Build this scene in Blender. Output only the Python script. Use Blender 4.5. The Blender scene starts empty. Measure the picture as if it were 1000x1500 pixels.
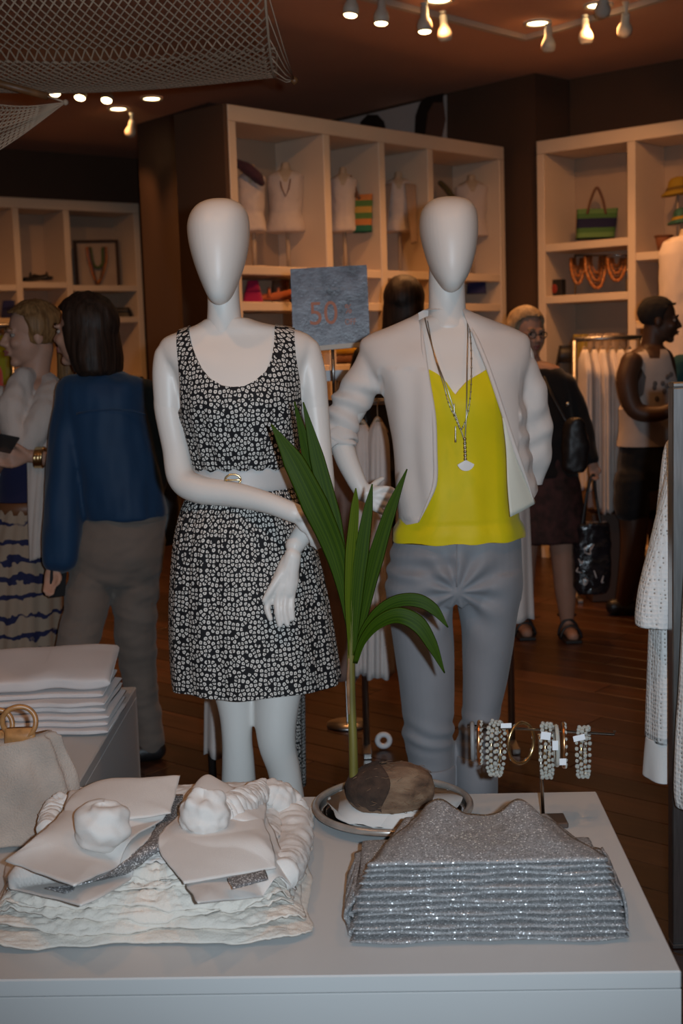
import bpy, math, random
import numpy as np
from mathutils import Vector, Matrix, noise
from math import sin, cos, pi, radians, sqrt, atan2

# ------------------------------------------------------------------ camera, world, light, exposure
SC = bpy.context.scene
COL = SC.collection
random.seed(7)
FPX = 1900.0
PITCH = radians(7.05)
ROLL = radians(1.8)
CAM = Vector((0, 0, 1.43))
CM = Matrix.Rotation(pi/2 - PITCH, 3, 'X') @ Matrix.Rotation(-ROLL, 3, 'Z')
cd_ = bpy.data.cameras.new('camera')
cd_.sensor_fit = 'VERTICAL'; cd_.sensor_height = 23.6; cd_.sensor_width = 15.73
cd_.lens = FPX/1500*23.6
cd_.clip_start = 0.05
cd_.dof.use_dof = True; cd_.dof.focus_distance = 2.75; cd_.dof.aperture_fstop = 3.6
cam = bpy.data.objects.new('camera', cd_); COL.objects.link(cam)
cam.matrix_world = Matrix.Translation(CAM) @ CM.to_4x4()
SC.camera = cam

SC.view_settings.view_transform = 'Standard'
SC.view_settings.look = 'None'
SC.view_settings.gamma = 1.0
SC.view_settings.use_curve_mapping = False
SC.view_settings.exposure = 0.0
SC.cycles.use_denoising = True
SC.cycles.max_bounces = 8
SC.cycles.sample_clamp_indirect = 6.0
SC.cycles.caustics_reflective = False
SC.cycles.caustics_refractive = False

world = bpy.data.worlds.new('store_ambient'); SC.world = world
world.use_nodes = True
bg = world.node_tree.nodes['Background']
bg.inputs[0].default_value = (1.0, 0.56, 0.34, 1); bg.inputs[1].default_value = 0.115

WGAIN = 1.25
def spot_light(name, loc, target, power, color, angle, blend, radius):
    l = bpy.data.lights.new(name, 'SPOT')
    l.energy = power*(1.0 if name == 'camera_flash' else WGAIN); l.color = color; l.spot_size = radians(angle); l.spot_blend = blend
    l.shadow_soft_size = radius
    o = bpy.data.objects.new(name, l); COL.objects.link(o)
    o.location = loc
    o.rotation_euler = (Vector(target) - Vector(loc)).to_track_quat('-Z', 'Y').to_euler()
    return o
# the camera's own flash, right of the lens because the camera is held upright
spot_light('camera_flash', (0.085, -0.02, 1.46), (0.10, 3.2, 1.30), 208.0, (0.71, 0.87, 1.0), 78, 0.85, 0.016)
WARM = (1.0, 0.44, 0.15)

# ------------------------------------------------------------------ projection helpers (pixel of the 1000x1500 frame -> point at a real depth)
def ray(px, py):
    return CM @ Vector(((px-500)/FPX, -(py-750)/FPX, -1))
def at(px, py, Y):
    d = ray(px, py); return CAM + d*(Y/d.y)
def atz(px, py, Z):
    d = ray(px, py); return CAM + d*((Z-CAM.z)/d.z)
def onplane(px, py, p, n):
    d = ray(px, py); return CAM + d*((Vector(p)-CAM).dot(n)/d.dot(n))
def pix(p):
    q = CM.transposed() @ (Vector(p)-CAM)
    return 500+FPX*q.x/-q.z, 750-FPX*q.y/-q.z

# ------------------------------------------------------------------ object helpers
def link(name, data, parent=None, mat=None):
    o = bpy.data.objects.new(name, data); COL.objects.link(o)
    if mat is not None and data is not None and hasattr(data, 'materials') and len(data.materials) == 0:
        data.materials.append(mat)
    if parent is not None:
        o.parent = parent
        o.matrix_parent_inverse = parent_inv(parent)
    return o
def wm(o):
    m = o.matrix_basis.copy()
    return wm(o.parent) @ o.matrix_parent_inverse @ m if o.parent else m
def parent_inv(p): return wm(p).inverted()
def tag(o, label, cat, group=None):
    o['label'] = label; o['category'] = cat
    if group: o['group'] = group
    return o
def thing(name, label, cat, loc=(0, 0, 0), rotz=0, group=None):
    o = bpy.data.objects.new(name, None); COL.objects.link(o)
    o.empty_display_size = .05
    o.location = loc; o.rotation_euler = (0, 0, rotz)
    o.matrix_basis = Matrix.Translation(loc) @ Matrix.Rotation(rotz, 4, 'Z')
    return tag(o, label, cat, group)
def struct(o, label=None, cat=None):
    o['kind'] = 'structure'
    if label: o['label'] = label
    if cat: o['category'] = cat
    return o
def copy_tree(o, parent=None):
    c = o.copy(); COL.objects.link(c)
    if parent is not None:
        c.parent = parent; c.matrix_parent_inverse = o.matrix_parent_inverse.copy()
    for ch in list(o.children): copy_tree(ch, c)
    return c

def V(*a): return Vector(a)
def crom(pts, n):
    """Catmull-Rom resample of a list of equal-length tuples"""
    P = [np.array(p, float) for p in pts]
    P = [2*P[0]-P[1]] + P + [2*P[-1]-P[-2]]
    out = []
    m = len(P)-3
    for i in range(n):
        t = i/(n-1)*m; k = min(int(t), m-1); f = t-k
        a, b, c, d = P[k:k+4]
        out.append(0.5*((2*b)+(c-a)*f+(2*a-5*b+4*c-d)*f*f+(3*b-a-3*c+d)*f**3))
    return out
def lerp(a, b, t): return a+(b-a)*t
def interp(x, xs, ys): return float(np.interp(x, xs, ys))

class G:
    """collects vertices and faces"""
    def __init__(s): s.v = []; s.f = []; s.mi = []
    def add(s, vs, fs):
        k = len(s.v); s.v += [tuple(v) for v in vs]; s.f += [tuple(i+k for i in f) for f in fs]; return s
    def grid(s, rows, closed=False, caps=False):
        n = len(rows[0]); vs = [p for r in rows for p in r]; fs = []
        for i in range(len(rows)-1):
            for j in range(n if closed else n-1):
                a = i*n+j; b = i*n+(j+1) % n
                fs.append((a, b, b+n, a+n))
        if caps:
            fs.append(tuple(reversed(range(n)))); k = (len(rows)-1)*n; fs.append(tuple(k+j for j in range(n)))
        return s.add(vs, fs)
    def ring_loft(s, rings, n=32, caps=True):
        """rings: (center, a_vec, b_vec[, exponent])"""
        rows = []
        for r in rings:
            c, a, b = Vector(r[0]), Vector(r[1]), Vector(r[2]); e = 2/(r[3] if len(r) > 3 else 2)
            row = []
            for j in range(n):
                t = 2*pi*j/n; ct, st = cos(t), sin(t)
                row.append(c + a*(abs(ct)**e*(1 if ct >= 0 else -1)) + b*(abs(st)**e*(1 if st >= 0 else -1)))
            rows.append(row)
        return s.grid(rows, True, caps)
    def tube(s, pts, rad, n=12, caps=True, flat=1.0, up=None):
        """round tube along pts; rad number or list; rounded ends are not made"""
        P = [Vector(p) for p in pts]
        R = [rad]*len(P) if not hasattr(rad, '__len__') else rad
        rows = []; u = Vector(up) if up is not None else None
        for i, p in enumerate(P):
            t = (P[min(i+1, len(P)-1)]-P[max(i-1, 0)])
            if t.length < 1e-9: t = Vector((0, 0, 1))
            t.normalize()
            if u is None: u = t.orthogonal()
            w = t.cross(u); w.normalize(); u2 = w.cross(t); u2.normalize()
            if up is None: u = u2
            rows.append([p + u2*(cos(2*pi*j/n)*R[i]*flat) + w*(sin(2*pi*j/n)*R[i]) for j in range(n)])
        return s.grid(rows, True, caps)
    def limb(s, pts, n=16, seg=6, flat=1.0, up=None):
        """pts: (x,y,z,r) control points, smooth, with rounded ends"""
        c = crom(pts, (len(pts)-1)*seg+1)
        P = [Vector(q[:3]) for q in c]; R = [max(q[3], 1e-4) for q in c]
        d0 = (P[0]-P[1]).normalized(); d1 = (P[-1]-P[-2]).normalized()
        pre = [(P[0]+d0*R[0]*sin(a)*.9, R[0]*cos(a)) for a in (1.35, .9, .45)]
        post = [(P[-1]+d1*R[-1]*sin(a)*.9, R[-1]*cos(a)) for a in (.45, .9, 1.35)]
        return s.tube([p for p, r in pre]+P+[p for p, r in post], [r for p, r in pre]+R+[r for p, r in post], n, True, flat, up)
    def ball(s, c, r, n=16, m=10, rot=None):
        c = Vector(c); r = (r, r, r) if not hasattr(r, '__len__') else r
        rows = []
        for i in range(m+1):
            t = pi*(i+.02)/(m+.04)
            row = []
            for j in range(n):
                q = Vector((r[0]*sin(t)*cos(2*pi*j/n), r[1]*sin(t)*sin(2*pi*j/n), -r[2]*cos(t)))
                if rot is not None: q = rot @ q
                row.append(c+q)
            rows.append(row)
        return s.grid(rows, True, True)
    def box(s, lo, hi):
        (x0, y0, z0), (x1, y1, z1) = lo, hi
        return s.add([(x0, y0, z0), (x1, y0, z0), (x1, y1, z0), (x0, y1, z0), (x0, y0, z1), (x1, y0, z1), (x1, y1, z1), (x0, y1, z1)],
                     [(0, 3, 2, 1), (4, 5, 6, 7), (0, 1, 5, 4), (1, 2, 6, 5), (2, 3, 7, 6), (3, 0, 4, 7)])
    def bbox(s, lo, hi, b=.003):
        """box with chamfered edges"""
        lo, hi = Vector(lo), Vector(hi)
        vs = []; idx = {}
        for sx in (0, 1):
            for sy in (0, 1):
                for sz in (0, 1):
                    for ax in range(3):
                        p = [(lo, hi)[q][k] for k, q in enumerate((sx, sy, sz))]
                        for k, q in enumerate((sx, sy, sz)):
                            if k != ax: p[k] += b*(1-2*q)
                        idx[(sx, sy, sz, ax)] = len(vs); vs.append(p)
        fs = []
        for ax in range(3):
            o1, o2 = (ax+1) % 3, (ax+2) % 3
            for q in (0, 1):
                def key(a, b_):
                    k = [0, 0, 0]; k[ax] = q; k[o1] = a; k[o2] = b_; return tuple(k)+(ax,)
                f = [idx[key(0, 0)], idx[key(1, 0)], idx[key(1, 1)], idx[key(0, 1)]]
                fs.append(f if q else f[::-1])
            for a in (0, 1):
                for c in (0, 1):
                    def key2(e, x):
                        k = [0, 0, 0]; k[ax] = e; k[o1] = a; k[o2] = c; return tuple(k)+(x,)
                    f = [idx[key2(0, o1)], idx[key2(1, o1)], idx[key2(1, o2)], idx[key2(0, o2)]]
                    fs.append(f if (a == c) else f[::-1])
        for sx in (0, 1):
            for sy in (0, 1):
                for sz in (0, 1):
                    f = [idx[(sx, sy, sz, k)] for k in range(3)]
                    fs.append(f if (sx+sy+sz) % 2 else f[::-1])
        return s.add(vs, fs)
    def prism(s, poly, y0, y1):
        """polygon in x-z, extruded along y"""
        n = len(poly)
        vs = [(x, y0, z) for x, z in poly]+[(x, y1, z) for x, z in poly]
        fs = [tuple(range(n)), tuple(reversed(range(n, 2*n)))]+[(i, n+i, n+(i+1) % n, (i+1) % n) for i in range(n)]
        return s.add(vs, fs)
    def xform(s, m):
        s.v = [tuple(m @ Vector(v)) for v in s.v]; return s
    def mesh(s, name, smooth=True):
        me = bpy.data.meshes.new(name); me.from_pydata(s.v, [], s.f); me.update()
        if smooth: me.polygons.foreach_set('use_smooth', [True]*len(me.polygons))
        return me
    def build(s, name, mat, parent=None, smooth=True):
        return link(name, s.mesh(name, smooth), parent, mat)
    def remesh(s, name, voxel=.006, smooth=4, fac=.5):
        me = s.mesh(name); o = bpy.data.objects.new('tmp', me); COL.objects.link(o)
        m = o.modifiers.new('r', 'REMESH'); m.mode = 'VOXEL'; m.voxel_size = voxel; m.use_smooth_shade = True
        if smooth:
            m2 = o.modifiers.new('s', 'SMOOTH'); m2.factor = fac; m2.iterations = smooth
        r = bake(o); r.name = name
        return r
def bake(o):
    dg = bpy.context.evaluated_depsgraph_get(); dg.update()
    e = o.evaluated_get(dg)
    me = bpy.data.meshes.new_from_object(e, depsgraph=dg)
    old = o.data
    bpy.data.objects.remove(o)
    if old.users == 0: bpy.data.meshes.remove(old)
    me.polygons.foreach_set('use_smooth', [True]*len(me.polygons))
    me.materials.clear()
    return me
def boolean(me, cutter, op='INTERSECT'):
    a = bpy.data.objects.new('a', me); COL.objects.link(a)
    b = bpy.data.objects.new('b', cutter.mesh('cut', False) if isinstance(cutter, G) else cutter); COL.objects.link(b)
    m = a.modifiers.new('b', 'BOOLEAN'); m.operation = op; m.object = b; m.solver = 'EXACT'
    r = bake(a)
    bpy.data.objects.remove(b)
    return r
def thick(me, t, offset=-1):
    o = bpy.data.objects.new('a', me); COL.objects.link(o)
    m = o.modifiers.new('s', 'SOLIDIFY'); m.thickness = t; m.offset = offset
    return bake(o)
def subdiv(me, n=1):
    o = bpy.data.objects.new('a', me); COL.objects.link(o)
    m = o.modifiers.new('s', 'SUBSURF'); m.levels = n
    return bake(o)
def displace(me, fn):
    """fn(co, normal) -> offset vector"""
    me.update()
    ns = [v.normal.copy() for v in me.vertices]
    for v, n in zip(me.vertices, ns): v.co = v.co + fn(v.co, n)
    me.update(); return me
def fbm(p, s, o=2): return noise.fractal(Vector(p)*s, 1.0, 2.0, o)
def sharp(me, ang=40):
    me.set_sharp_from_angle(angle=radians(ang)); return me

# ------------------------------------------------------------------ materials
MATS = {}
def srgb(r, g, b):
    f = lambda c: (c/255/12.92) if c/255 <= .04045 else ((c/255+.055)/1.055)**2.4
    return (f(r), f(g), f(b), 1)
def mat(name, col, rough=.6, metal=0, var=.0, vscale=20, bump=0, bscale=200, spec=.5, sheen=0, trans=0, emis=None, estr=0, alpha=1, sss=0, coat=0, stretch=None):
    if name in MATS: return MATS[name]
    m = bpy.data.materials.new(name); m.use_nodes = True
    nt = m.node_tree; b = nt.nodes['Principled BSDF']
    col = tuple(col) if len(col) == 4 else tuple(col)+(1,)
    b.inputs['Base Color'].default_value = col
    b.inputs['Roughness'].default_value = rough; b.inputs['Metallic'].default_value = metal
    b.inputs['Specular IOR Level'].default_value = spec
    if sheen: b.inputs['Sheen Weight'].default_value = sheen
    if trans: b.inputs['Transmission Weight'].default_value = trans
    if coat: b.inputs['Coat Weight'].default_value = coat
    if alpha < 1: b.inputs['Alpha'].default_value = alpha
    if emis: b.inputs['Emission Color'].default_value = tuple(emis)+(1,); b.inputs['Emission Strength'].default_value = estr
    if var or bump:
        tc = nt.nodes.new('ShaderNodeTexCoord'); src = tc.outputs['Object']
        if stretch:
            mp = nt.nodes.new('ShaderNodeMapping'); mp.inputs['Scale'].default_value = stretch
            nt.links.new(src, mp.inputs[0]); src = mp.outputs[0]
    if var:
        nz = nt.nodes.new('ShaderNodeTexNoise'); nz.inputs['Scale'].default_value = vscale; nz.inputs['Detail'].default_value = 5
        nt.links.new(src, nz.inputs['Vector'])
        mr = nt.nodes.new('ShaderNodeMapRange'); mr.inputs[1].default_value = .3; mr.inputs[2].default_value = .7
        mr.inputs[3].default_value = 1-var; mr.inputs[4].default_value = 1+var
        nt.links.new(nz.outputs[0], mr.inputs[0])
        mx = nt.nodes.new('ShaderNodeMix'); mx.data_type = 'RGBA'; mx.blend_type = 'MULTIPLY'; mx.inputs[0].default_value = 1
        mx.inputs[6].default_value = col
        nt.links.new(mr.outputs[0], mx.inputs[7]); nt.links.new(mx.outputs[2], b.inputs['Base Color'])
    if bump:
        n2 = nt.nodes.new('ShaderNodeTexNoise'); n2.inputs['Scale'].default_value = bscale; n2.inputs['Detail'].default_value = 3
        nt.links.new(src, n2.inputs['Vector'])
        bp = nt.nodes.new('ShaderNodeBump'); bp.inputs['Strength'].default_value = bump; bp.inputs['Distance'].default_value = .002
        nt.links.new(n2.outputs[0], bp.inputs['Height']); nt.links.new(bp.outputs[0], b.inputs['Normal'])
    MATS[name] = m
    return m
def nodes(m): return m.node_tree.nodes, m.node_tree.links, m.node_tree.nodes['Principled BSDF']
def ramp(nt, stops, interp_='LINEAR'):
    r = nt.new('ShaderNodeValToRGB'); r.color_ramp.interpolation = interp_
    e = r.color_ramp.elements
    while len(e) < len(stops): e.new(.5)
    for k, (p, c) in enumerate(stops): e[k].position = p; e[k].color = c if len(c) == 4 else tuple(c)+(1,)
    return r
def fabric(name, col, var=.06, rough=.85, bump=.25, bscale=600, **k):
    return mat(name, col, rough, var=var, vscale=9, bump=bump, bscale=bscale, spec=.2, sheen=.15, **k)
# ------------------------------------------------------------------ setting: floor, ceiling, walls
CEIL = 3.2
U = Vector((0.687, 0.727, 0)); TH_C = atan2(.727, .687)
Vv = Vector((0.762, -0.648, 0)); TH_R = atan2(-.648, .762)
TH_L = radians(37.3)

m_floorbase = mat('dark_plank_floor', (.05, .022, .012), .45, var=.4, vscale=3, stretch=(1, 8, 1))
m_wall = mat('brown_wall_paint', (.088, .046, .026), .8, var=.06, vscale=2, bump=.1, bscale=300)
m_pillar = mat('brown_pillar_paint', (.070, .038, .025), .8, var=.06, vscale=2)
m_ceil = mat('taupe_ceiling_paint', (.66, .38, .26), .85, var=.05, vscale=1.5)
m_white = mat('white_lacquer', (.56, .56, .555), .38, var=.02, vscale=3)
m_unit = mat('cream_shelf_lacquer', (.70, .57, .44), .5, var=.03, vscale=4)
m_unit_back = mat('interior_shade_back_panel', (.46, .34, .245), .7, var=.04, vscale=4)  # darker and browner than the lacquer, standing in for shade inside the cubbies

def wood_mat(name, c0, c1):
    m = mat(name, c0, .32); N, L, b = nodes(m)
    tc = N.new('ShaderNodeTexCoord'); oi = N.new('ShaderNodeObjectInfo')
    ad = N.new('ShaderNodeVectorMath'); ad.operation = 'ADD'
    mu = N.new('ShaderNodeVectorMath'); mu.operation = 'SCALE'; mu.inputs['Scale'].default_value = 37
    cb = N.new('ShaderNodeCombineXYZ')
    for k in range(3): L.new(oi.outputs['Random'], cb.inputs[k])
    L.new(cb.outputs[0], mu.inputs[0]); L.new(tc.outputs['Object'], ad.inputs[0]); L.new(mu.outputs[0], ad.inputs[1])
    mp = N.new('ShaderNodeMapping'); mp.inputs['Scale'].default_value = (1.2, 16, 1); L.new(ad.outputs[0], mp.inputs[0])
    nz = N.new('ShaderNodeTexNoise'); nz.inputs['Scale'].default_value = 2.2; nz.inputs['Detail'].default_value = 6; nz.inputs['Distortion'].default_value = .6
    L.new(mp.outputs[0], nz.inputs['Vector'])
    r = ramp(N, [(.30, c1), (.7, c0)]); L.new(nz.outputs[0], r.inputs[0])
    hs = N.new('ShaderNodeHueSaturation')
    mr = N.new('ShaderNodeMapRange'); mr.inputs[3].default_value = .55; mr.inputs[4].default_value = 1.35
    L.new(oi.outputs['Random'], mr.inputs[0]); L.new(mr.outputs[0], hs.inputs['Value'])
    L.new(r.outputs[0], hs.inputs['Color']); L.new(hs.outputs[0], b.inputs['Base Color'])
    return m
m_plank = wood_mat('walnut_planks', (.085, .036, .018), (.030, .013, .007))

g = G().box((-14, -6, -.06), (14, 16, -.014))
floor = struct(g.build('floor', m_floorbase, smooth=False), 'dark brown wooden plank floor of the shop')
# planks run along the right-hand wall's direction
PW, PL = .15, 1.55
pm = G().bbox((-PL/2+.0015, -PW/2+.0015, -.013), (PL/2-.0015, PW/2-.0015, 0), .0015).mesh('plank', False)
pm.materials.append(m_plank)
cand = []
for i in range(-20, 90):
    for j in range(-12, 12):
        c = U*((i+.5)*PW) + Vv*((j+.5)*PL + (i*0.61803 % 1)*PL)
        if c.y < 2.3: continue
        px, py = pix(c)
        if -260 < px < 1260 and 700 < py < 1700:
            cand.append((c.length, c))
cand.sort(key=lambda q: q[0])
for d, c in cand[:295]:
    o = link('plank', pm, floor); o.location = c; o.rotation_euler = (0, 0, TH_R)

struct(G().box((-14, -6, CEIL), (14, 16, CEIL+.1)).build('ceiling', m_ceil, smooth=False), 'brown taupe shop ceiling with recessed lights')

# shelf unit front lines (top front edge 2.75 m high)
HT = 2.75
C0 = atz(333, 152, HT); C1 = atz(738, 215, HT)
R0 = atz(785, 207, HT)
L1 = atz(203, 298, HT)
nC = Vector((U.y, -U.x, 0)); nR = Vector((Vv.y, -Vv.x, 0)); UL = Vector((cos(TH_L), sin(TH_L), 0)); nL = Vector((UL.y, -UL.x, 0))
DEP = .40
def wall_slab(name, p, d, n, l0, l1, m, label):
    """slab behind plane point p, running along d, n faces the room"""
    e = Vector((0, 0, 1)); q = []
    for z in (0, CEIL):
        for t, s in ((l0, 0), (l1, 0), (l1, -.15), (l0, -.15)):
            w = Vector((p.x, p.y, 0)) + d*t + n*s; q.append((w.x, w.y, z))
    g = G().add(q, [(0, 3, 2, 1), (4, 5, 6, 7), (0, 1, 5, 4), (1, 2, 6, 5), (2, 3, 7, 6), (3, 0, 4, 7)])
    return struct(g.build(name, m, smooth=False), label)
pb = R0 - nR*(DEP+.03)
def footprint(name, ft, z1, m, label):
    n = len(ft)
    g = G().add([(x, y, 0) for x, y in ft]+[(x, y, z1) for x, y in ft],
                [tuple(range(n)), tuple(reversed(range(n, 2*n)))]+[(i, n+i, n+(i+1) % n, (i+1) % n) for i in range(n)])
    return struct(g.build(name, m, smooth=False), label)
PWd = Vector((.667, -.745, 0)); nP = Vector((PWd.y, -PWd.x, 0))
pa = Vector((1.355, 8.78, 0))
q = pa-PWd*3.6
footprint('wall_back', [(q.x, q.y), (pa.x, pa.y), (1.62, 9.03), (1.75, 9.18), (q.x+.3, q.y+.3)], CEIL, m_wall, 'dark brown wall with a poster beyond the middle shelf unit')
wall_slab('wall_right', pb, Vv, nR, .0, 7.5, m_wall, 'dark brown wall behind the right shelf unit')
pl = L1 - nL*(DEP+.02)
wall_slab('wall_left', pl, UL, nL, -7, 1.6, m_wall, 'dark brown wall behind the far left shelf unit')
footprint('wall_pillar', [(-1.47, 10.2), (-.847, 9.43), (-.55, 9.75), (-.95, 10.7), (-1.40, 10.75)], CEIL, m_pillar, 'dark brown pillar left of the middle shelf unit')

# ------------------------------------------------------------------ shelf units
def unit_frame(name, label, p0, th):
    return thing(name, label, 'shelf unit', (p0.x, p0.y, 0), th)
def board(root, name, lo, hi, m=None, b=.004):
    o = link(name, G().bbox(lo, hi, b).mesh(name, False), None, m or m_unit)
    o.parent = root; return o
def lx(root, n, px, py):
    """local x,z of a pixel on the unit's front plane"""
    p = onplane(px, py, root.location, n); q = root.matrix_basis.inverted() @ p
    return q.x, q.z
def at_unit(root, n, px, py, back):
    """world point at a pixel on a plane set back into the unit"""
    return onplane(px, py, Vector(root.location)-n*back, n)

m_white_edge = m_unit
# middle unit
UC = unit_frame('shelf_unit', 'cream cubby shelf unit behind the mannequins with dressed torso forms', C0, TH_C)
LC = (C1-C0).length
xs = [0]+[lx(UC, nC, p, y)[0] for p, y in ((481, 300), (561, 300), (632, 320))]+[LC]
T = .055
zs = [lx(UC, nC, 345, 388)[1], lx(UC, nC, 370, 442)[1]]
print('unit C', LC, xs, zs)
board(UC, 'top_board', (0, 0, HT-.085), (LC, DEP, HT))
for i, x in enumerate(xs):
    x0 = 0 if i == 0 else (LC-T if i == len(xs)-1 else x-T/2)
    board(UC, 'upright', (x0, 0, 0), (x0+T, DEP, HT-.0855))
board(UC, 'end_panel', (-.03, .0, 0), (-.0006, DEP+.012, HT), m_wall)  # outer side given brown wall colour to stand in for its shade
board(UC, 'back_panel', (0, DEP, 0), (LC, DEP+.012, HT), m_unit_back, .002)
ZC1, ZC2 = zs[0], zs[1]
for i in range(4):
    a = (T if i == 0 else xs[i]+T/2)+.0005; b_ = (LC-T if i == 3 else xs[i+1]-T/2)-.0005
    for z in (ZC1, ZC2, ZC2-.36, ZC2-.78, .12):
        board(UC, 'shelf', (a, .004, z-.05), (b_, DEP, z))
# right unit
UR = unit_frame('shelf_unit', 'cream cubby shelf unit in the right corner holding a striped tote', R0, TH_R)
xr = [0, lx(UR, nR, 924, 270)[0], lx(UR, nR, 924, 270)[0]*2+.02]
LR = xr[2]+.06
board(UR, 'top_board', (0, 0, HT-.085), (LR, DEP, HT))
for i, x in enumerate(xr):
    x0 = 0 if i == 0 else x-T/2
    board(UR, 'upright', (x0, 0, 0), (x0+T, DEP, HT-.0855))
board(UR, 'back_panel', (0, DEP, 0), (LR, DEP+.012, HT), m_unit_back, .002)
ZR1 = lx(UR, nR, 800, 358)[1]; ZR2 = lx(UR, nR, 800, 434)[1]; ZR3 = lx(UR, nR, 935, 370)[1]
print('unit R', xr, ZR1, ZR2, ZR3)
for z in (ZR1, ZR2, ZR2-.55, ZR2-1.0, .12): board(UR, 'shelf', (T+.0005, .004, z-.05), (xr[1]-T/2-.0005, DEP, z))
for z in (ZR3, ZR3-.42, ZR3-.9, .12): board(UR, 'shelf', (xr[1]+T/2+.0005, .004, z-.05), (xr[2]-T/2-.0005, DEP, z))
# left unit (runs out of frame to the left)
LL = 2.6
pL0 = Vector((L1.x, L1.y, 0)) - UL*LL
ULt = unit_frame('shelf_unit', 'cream cubby shelf unit on the far left behind the two women', pL0, TH_L)
xl = [0, LL-1.98, lx(ULt, nL, 25, 350)[0], lx(ULt, nL, 99, 350)[0], LL]
board(ULt, 'top_board', (0, 0, HT-.085), (LL, DEP, HT))
for i, x in enumerate(xl):
    x0 = 0 if i == 0 else (LL-T if i == len(xl)-1 else x-T/2)
    board(ULt, 'upright', (x0, 0, 0), (x0+T, DEP, HT-.0855))
board(ULt, 'back_panel', (0, DEP, 0), (LL, DEP+.012, HT), m_unit_back, .002)
ZL1 = lx(ULt, nL, 180, 418)[1]; ZL2 = lx(ULt, nL, 190, 464)[1]; ZLm = lx(ULt, nL, 60, 413)[1]
print('unit L', xl, ZL1, ZL2)
for i in range(4):
    a = (T if i == 0 else xl[i]+T/2)+.0005; b_ = (LL-T if i == 3 else xl[i+1]-T/2)-.0005
    for z in ((ZL1 if i != 2 else ZLm), ZL2, ZL2-.5, ZL2-1.0, .12):
        board(ULt, 'shelf', (a, .004, z-.05), (b_, DEP, z))

# ------------------------------------------------------------------ ceiling lights
m_trim = mat('white_lamp_trim', (.6, .55, .48), .5)
m_lamp = mat('glowing_lamp_lens', (1, .8, .5), .5, emis=(1, .72, .36), estr=14)
m_lampwhite = mat('cream_track_head', (.62, .55, .46), .45)
m_rail = mat('cream_track_rail', (.55, .48, .40), .5)
ring = G()
ring.grid([[(.078*cos(t), .078*sin(t), 0) for t in np.linspace(0, 2*pi, 28, False)],
           [(.078*cos(t), .078*sin(t), -.012) for t in np.linspace(0, 2*pi, 28, False)],
           [(.060*cos(t), .060*sin(t), -.012) for t in np.linspace(0, 2*pi, 28, False)],
           [(.052*cos(t), .052*sin(t), -.002) for t in np.linspace(0, 2*pi, 28, False)]], True)
ring_me = ring.mesh('trim'); ring_me.materials.append(m_trim)
g = G().ring_loft([((0, 0, -.001), (.053, 0, 0), (0, .053, 0)), ((0, 0, -.006), (.056, 0, 0), (0, .056, 0)), ((0, 0, -.010), (.035, 0, 0), (0, .035, 0))], 24)
lens_me = g.mesh('lens'); lens_me.materials.append(m_lamp)
def downlight(p, label, power=38, tgt=None, angle=120):
    t = thing('recessed_light', label, 'ceiling light', (p.x, p.y, CEIL-.0005), 0, 'recessed lights in the ceiling')
    link('trim', ring_me, t).matrix_parent_inverse = Matrix.Identity(4)
    link('lens', lens_me, t).matrix_parent_inverse = Matrix.Identity(4)
    if power: spot_light('recessed_lamp', (p.x, p.y, CEIL-.03), tgt or (p.x, p.y, 0), power, WARM, angle, .7, .05)
for (px, py, lab) in ((787, 32, 'recessed ceiling light above the elbow of the lighting track'),
                      (876, 6, 'recessed ceiling light at the top edge, nearest the right corner'),
                      (222, 143, 'recessed ceiling light under the hammock, right one of the left pair'),
                      (173, 158, 'recessed ceiling light under the hammock, lower one of the left pair'),
                      (643, -2, 'recessed ceiling light cut by the top edge in the middle')):
    downlight(atz(px, py, CEIL), lab, 42 if px > 400 else 12)
# recessed lights added out of view to warm mannequins, table and shelves
LB = ['above the aisle before the far left unit', 'above the woman in the dark cardigan', 'above the rack behind the mannequins', 'above the left table of shirts', 'above the steel post', 'above the front edge of the white table']
for k, (x, y, tx, ty, pw) in enumerate(((-2.4, 8.0, -2.5, 9.6, 90), (1.5, 5.6, 1.6, 6.2, 7), (-.2, 5.6, .0, 7.0, 44), (-1.0, 2.2, -.45, 3.1, 17), (.95, 2.2, .35, 3.3, 17), (0.0, 1.6, 0, 2.3, 15))):
    downlight(Vector((x, y, CEIL)), 'added unseen recessed light '+LB[k], pw, (tx, ty, 1.2 if k in (3, 4) else 0), 84 if k in (3, 4) else 120)

# track with an elbow
e0 = atz(545, -6, CEIL); e1 = atz(770, 52, CEIL); e2 = atz(985, -12, CEIL)
def bar_between(g, a, b, w, h):
    a, b = Vector(a), Vector(b); d = (b-a).normalized(); s = d.cross(Vector((0, 0, 1))).normalized()*w/2; z = Vector((0, 0, h))
    return g.add([a-s, a+s, b+s, b-s, a-s+z, a+s+z, b+s+z, b-s+z], [(0, 3, 2, 1), (4, 5, 6, 7), (0, 1, 5, 4), (1, 2, 6, 5), (2, 3, 7, 6), (3, 0, 4, 7)])
zt = Vector((0, 0, -.03))
tr = thing('lighting_track', 'pale ceiling lighting track bent at an elbow above the shelves', 'lighting track', (e1.x, e1.y, CEIL-.03))
bar_between(G(), e0+(e0-e1)*1.2+zt, e1+zt, .035, .0295).build('rail', m_rail, tr, False)
bar_between(G(), e1+zt+(e2-e1).normalized()*.02, e2+(e2-e1)*.8+zt, .035, .0295).build('rail', m_rail, tr, False)
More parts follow.
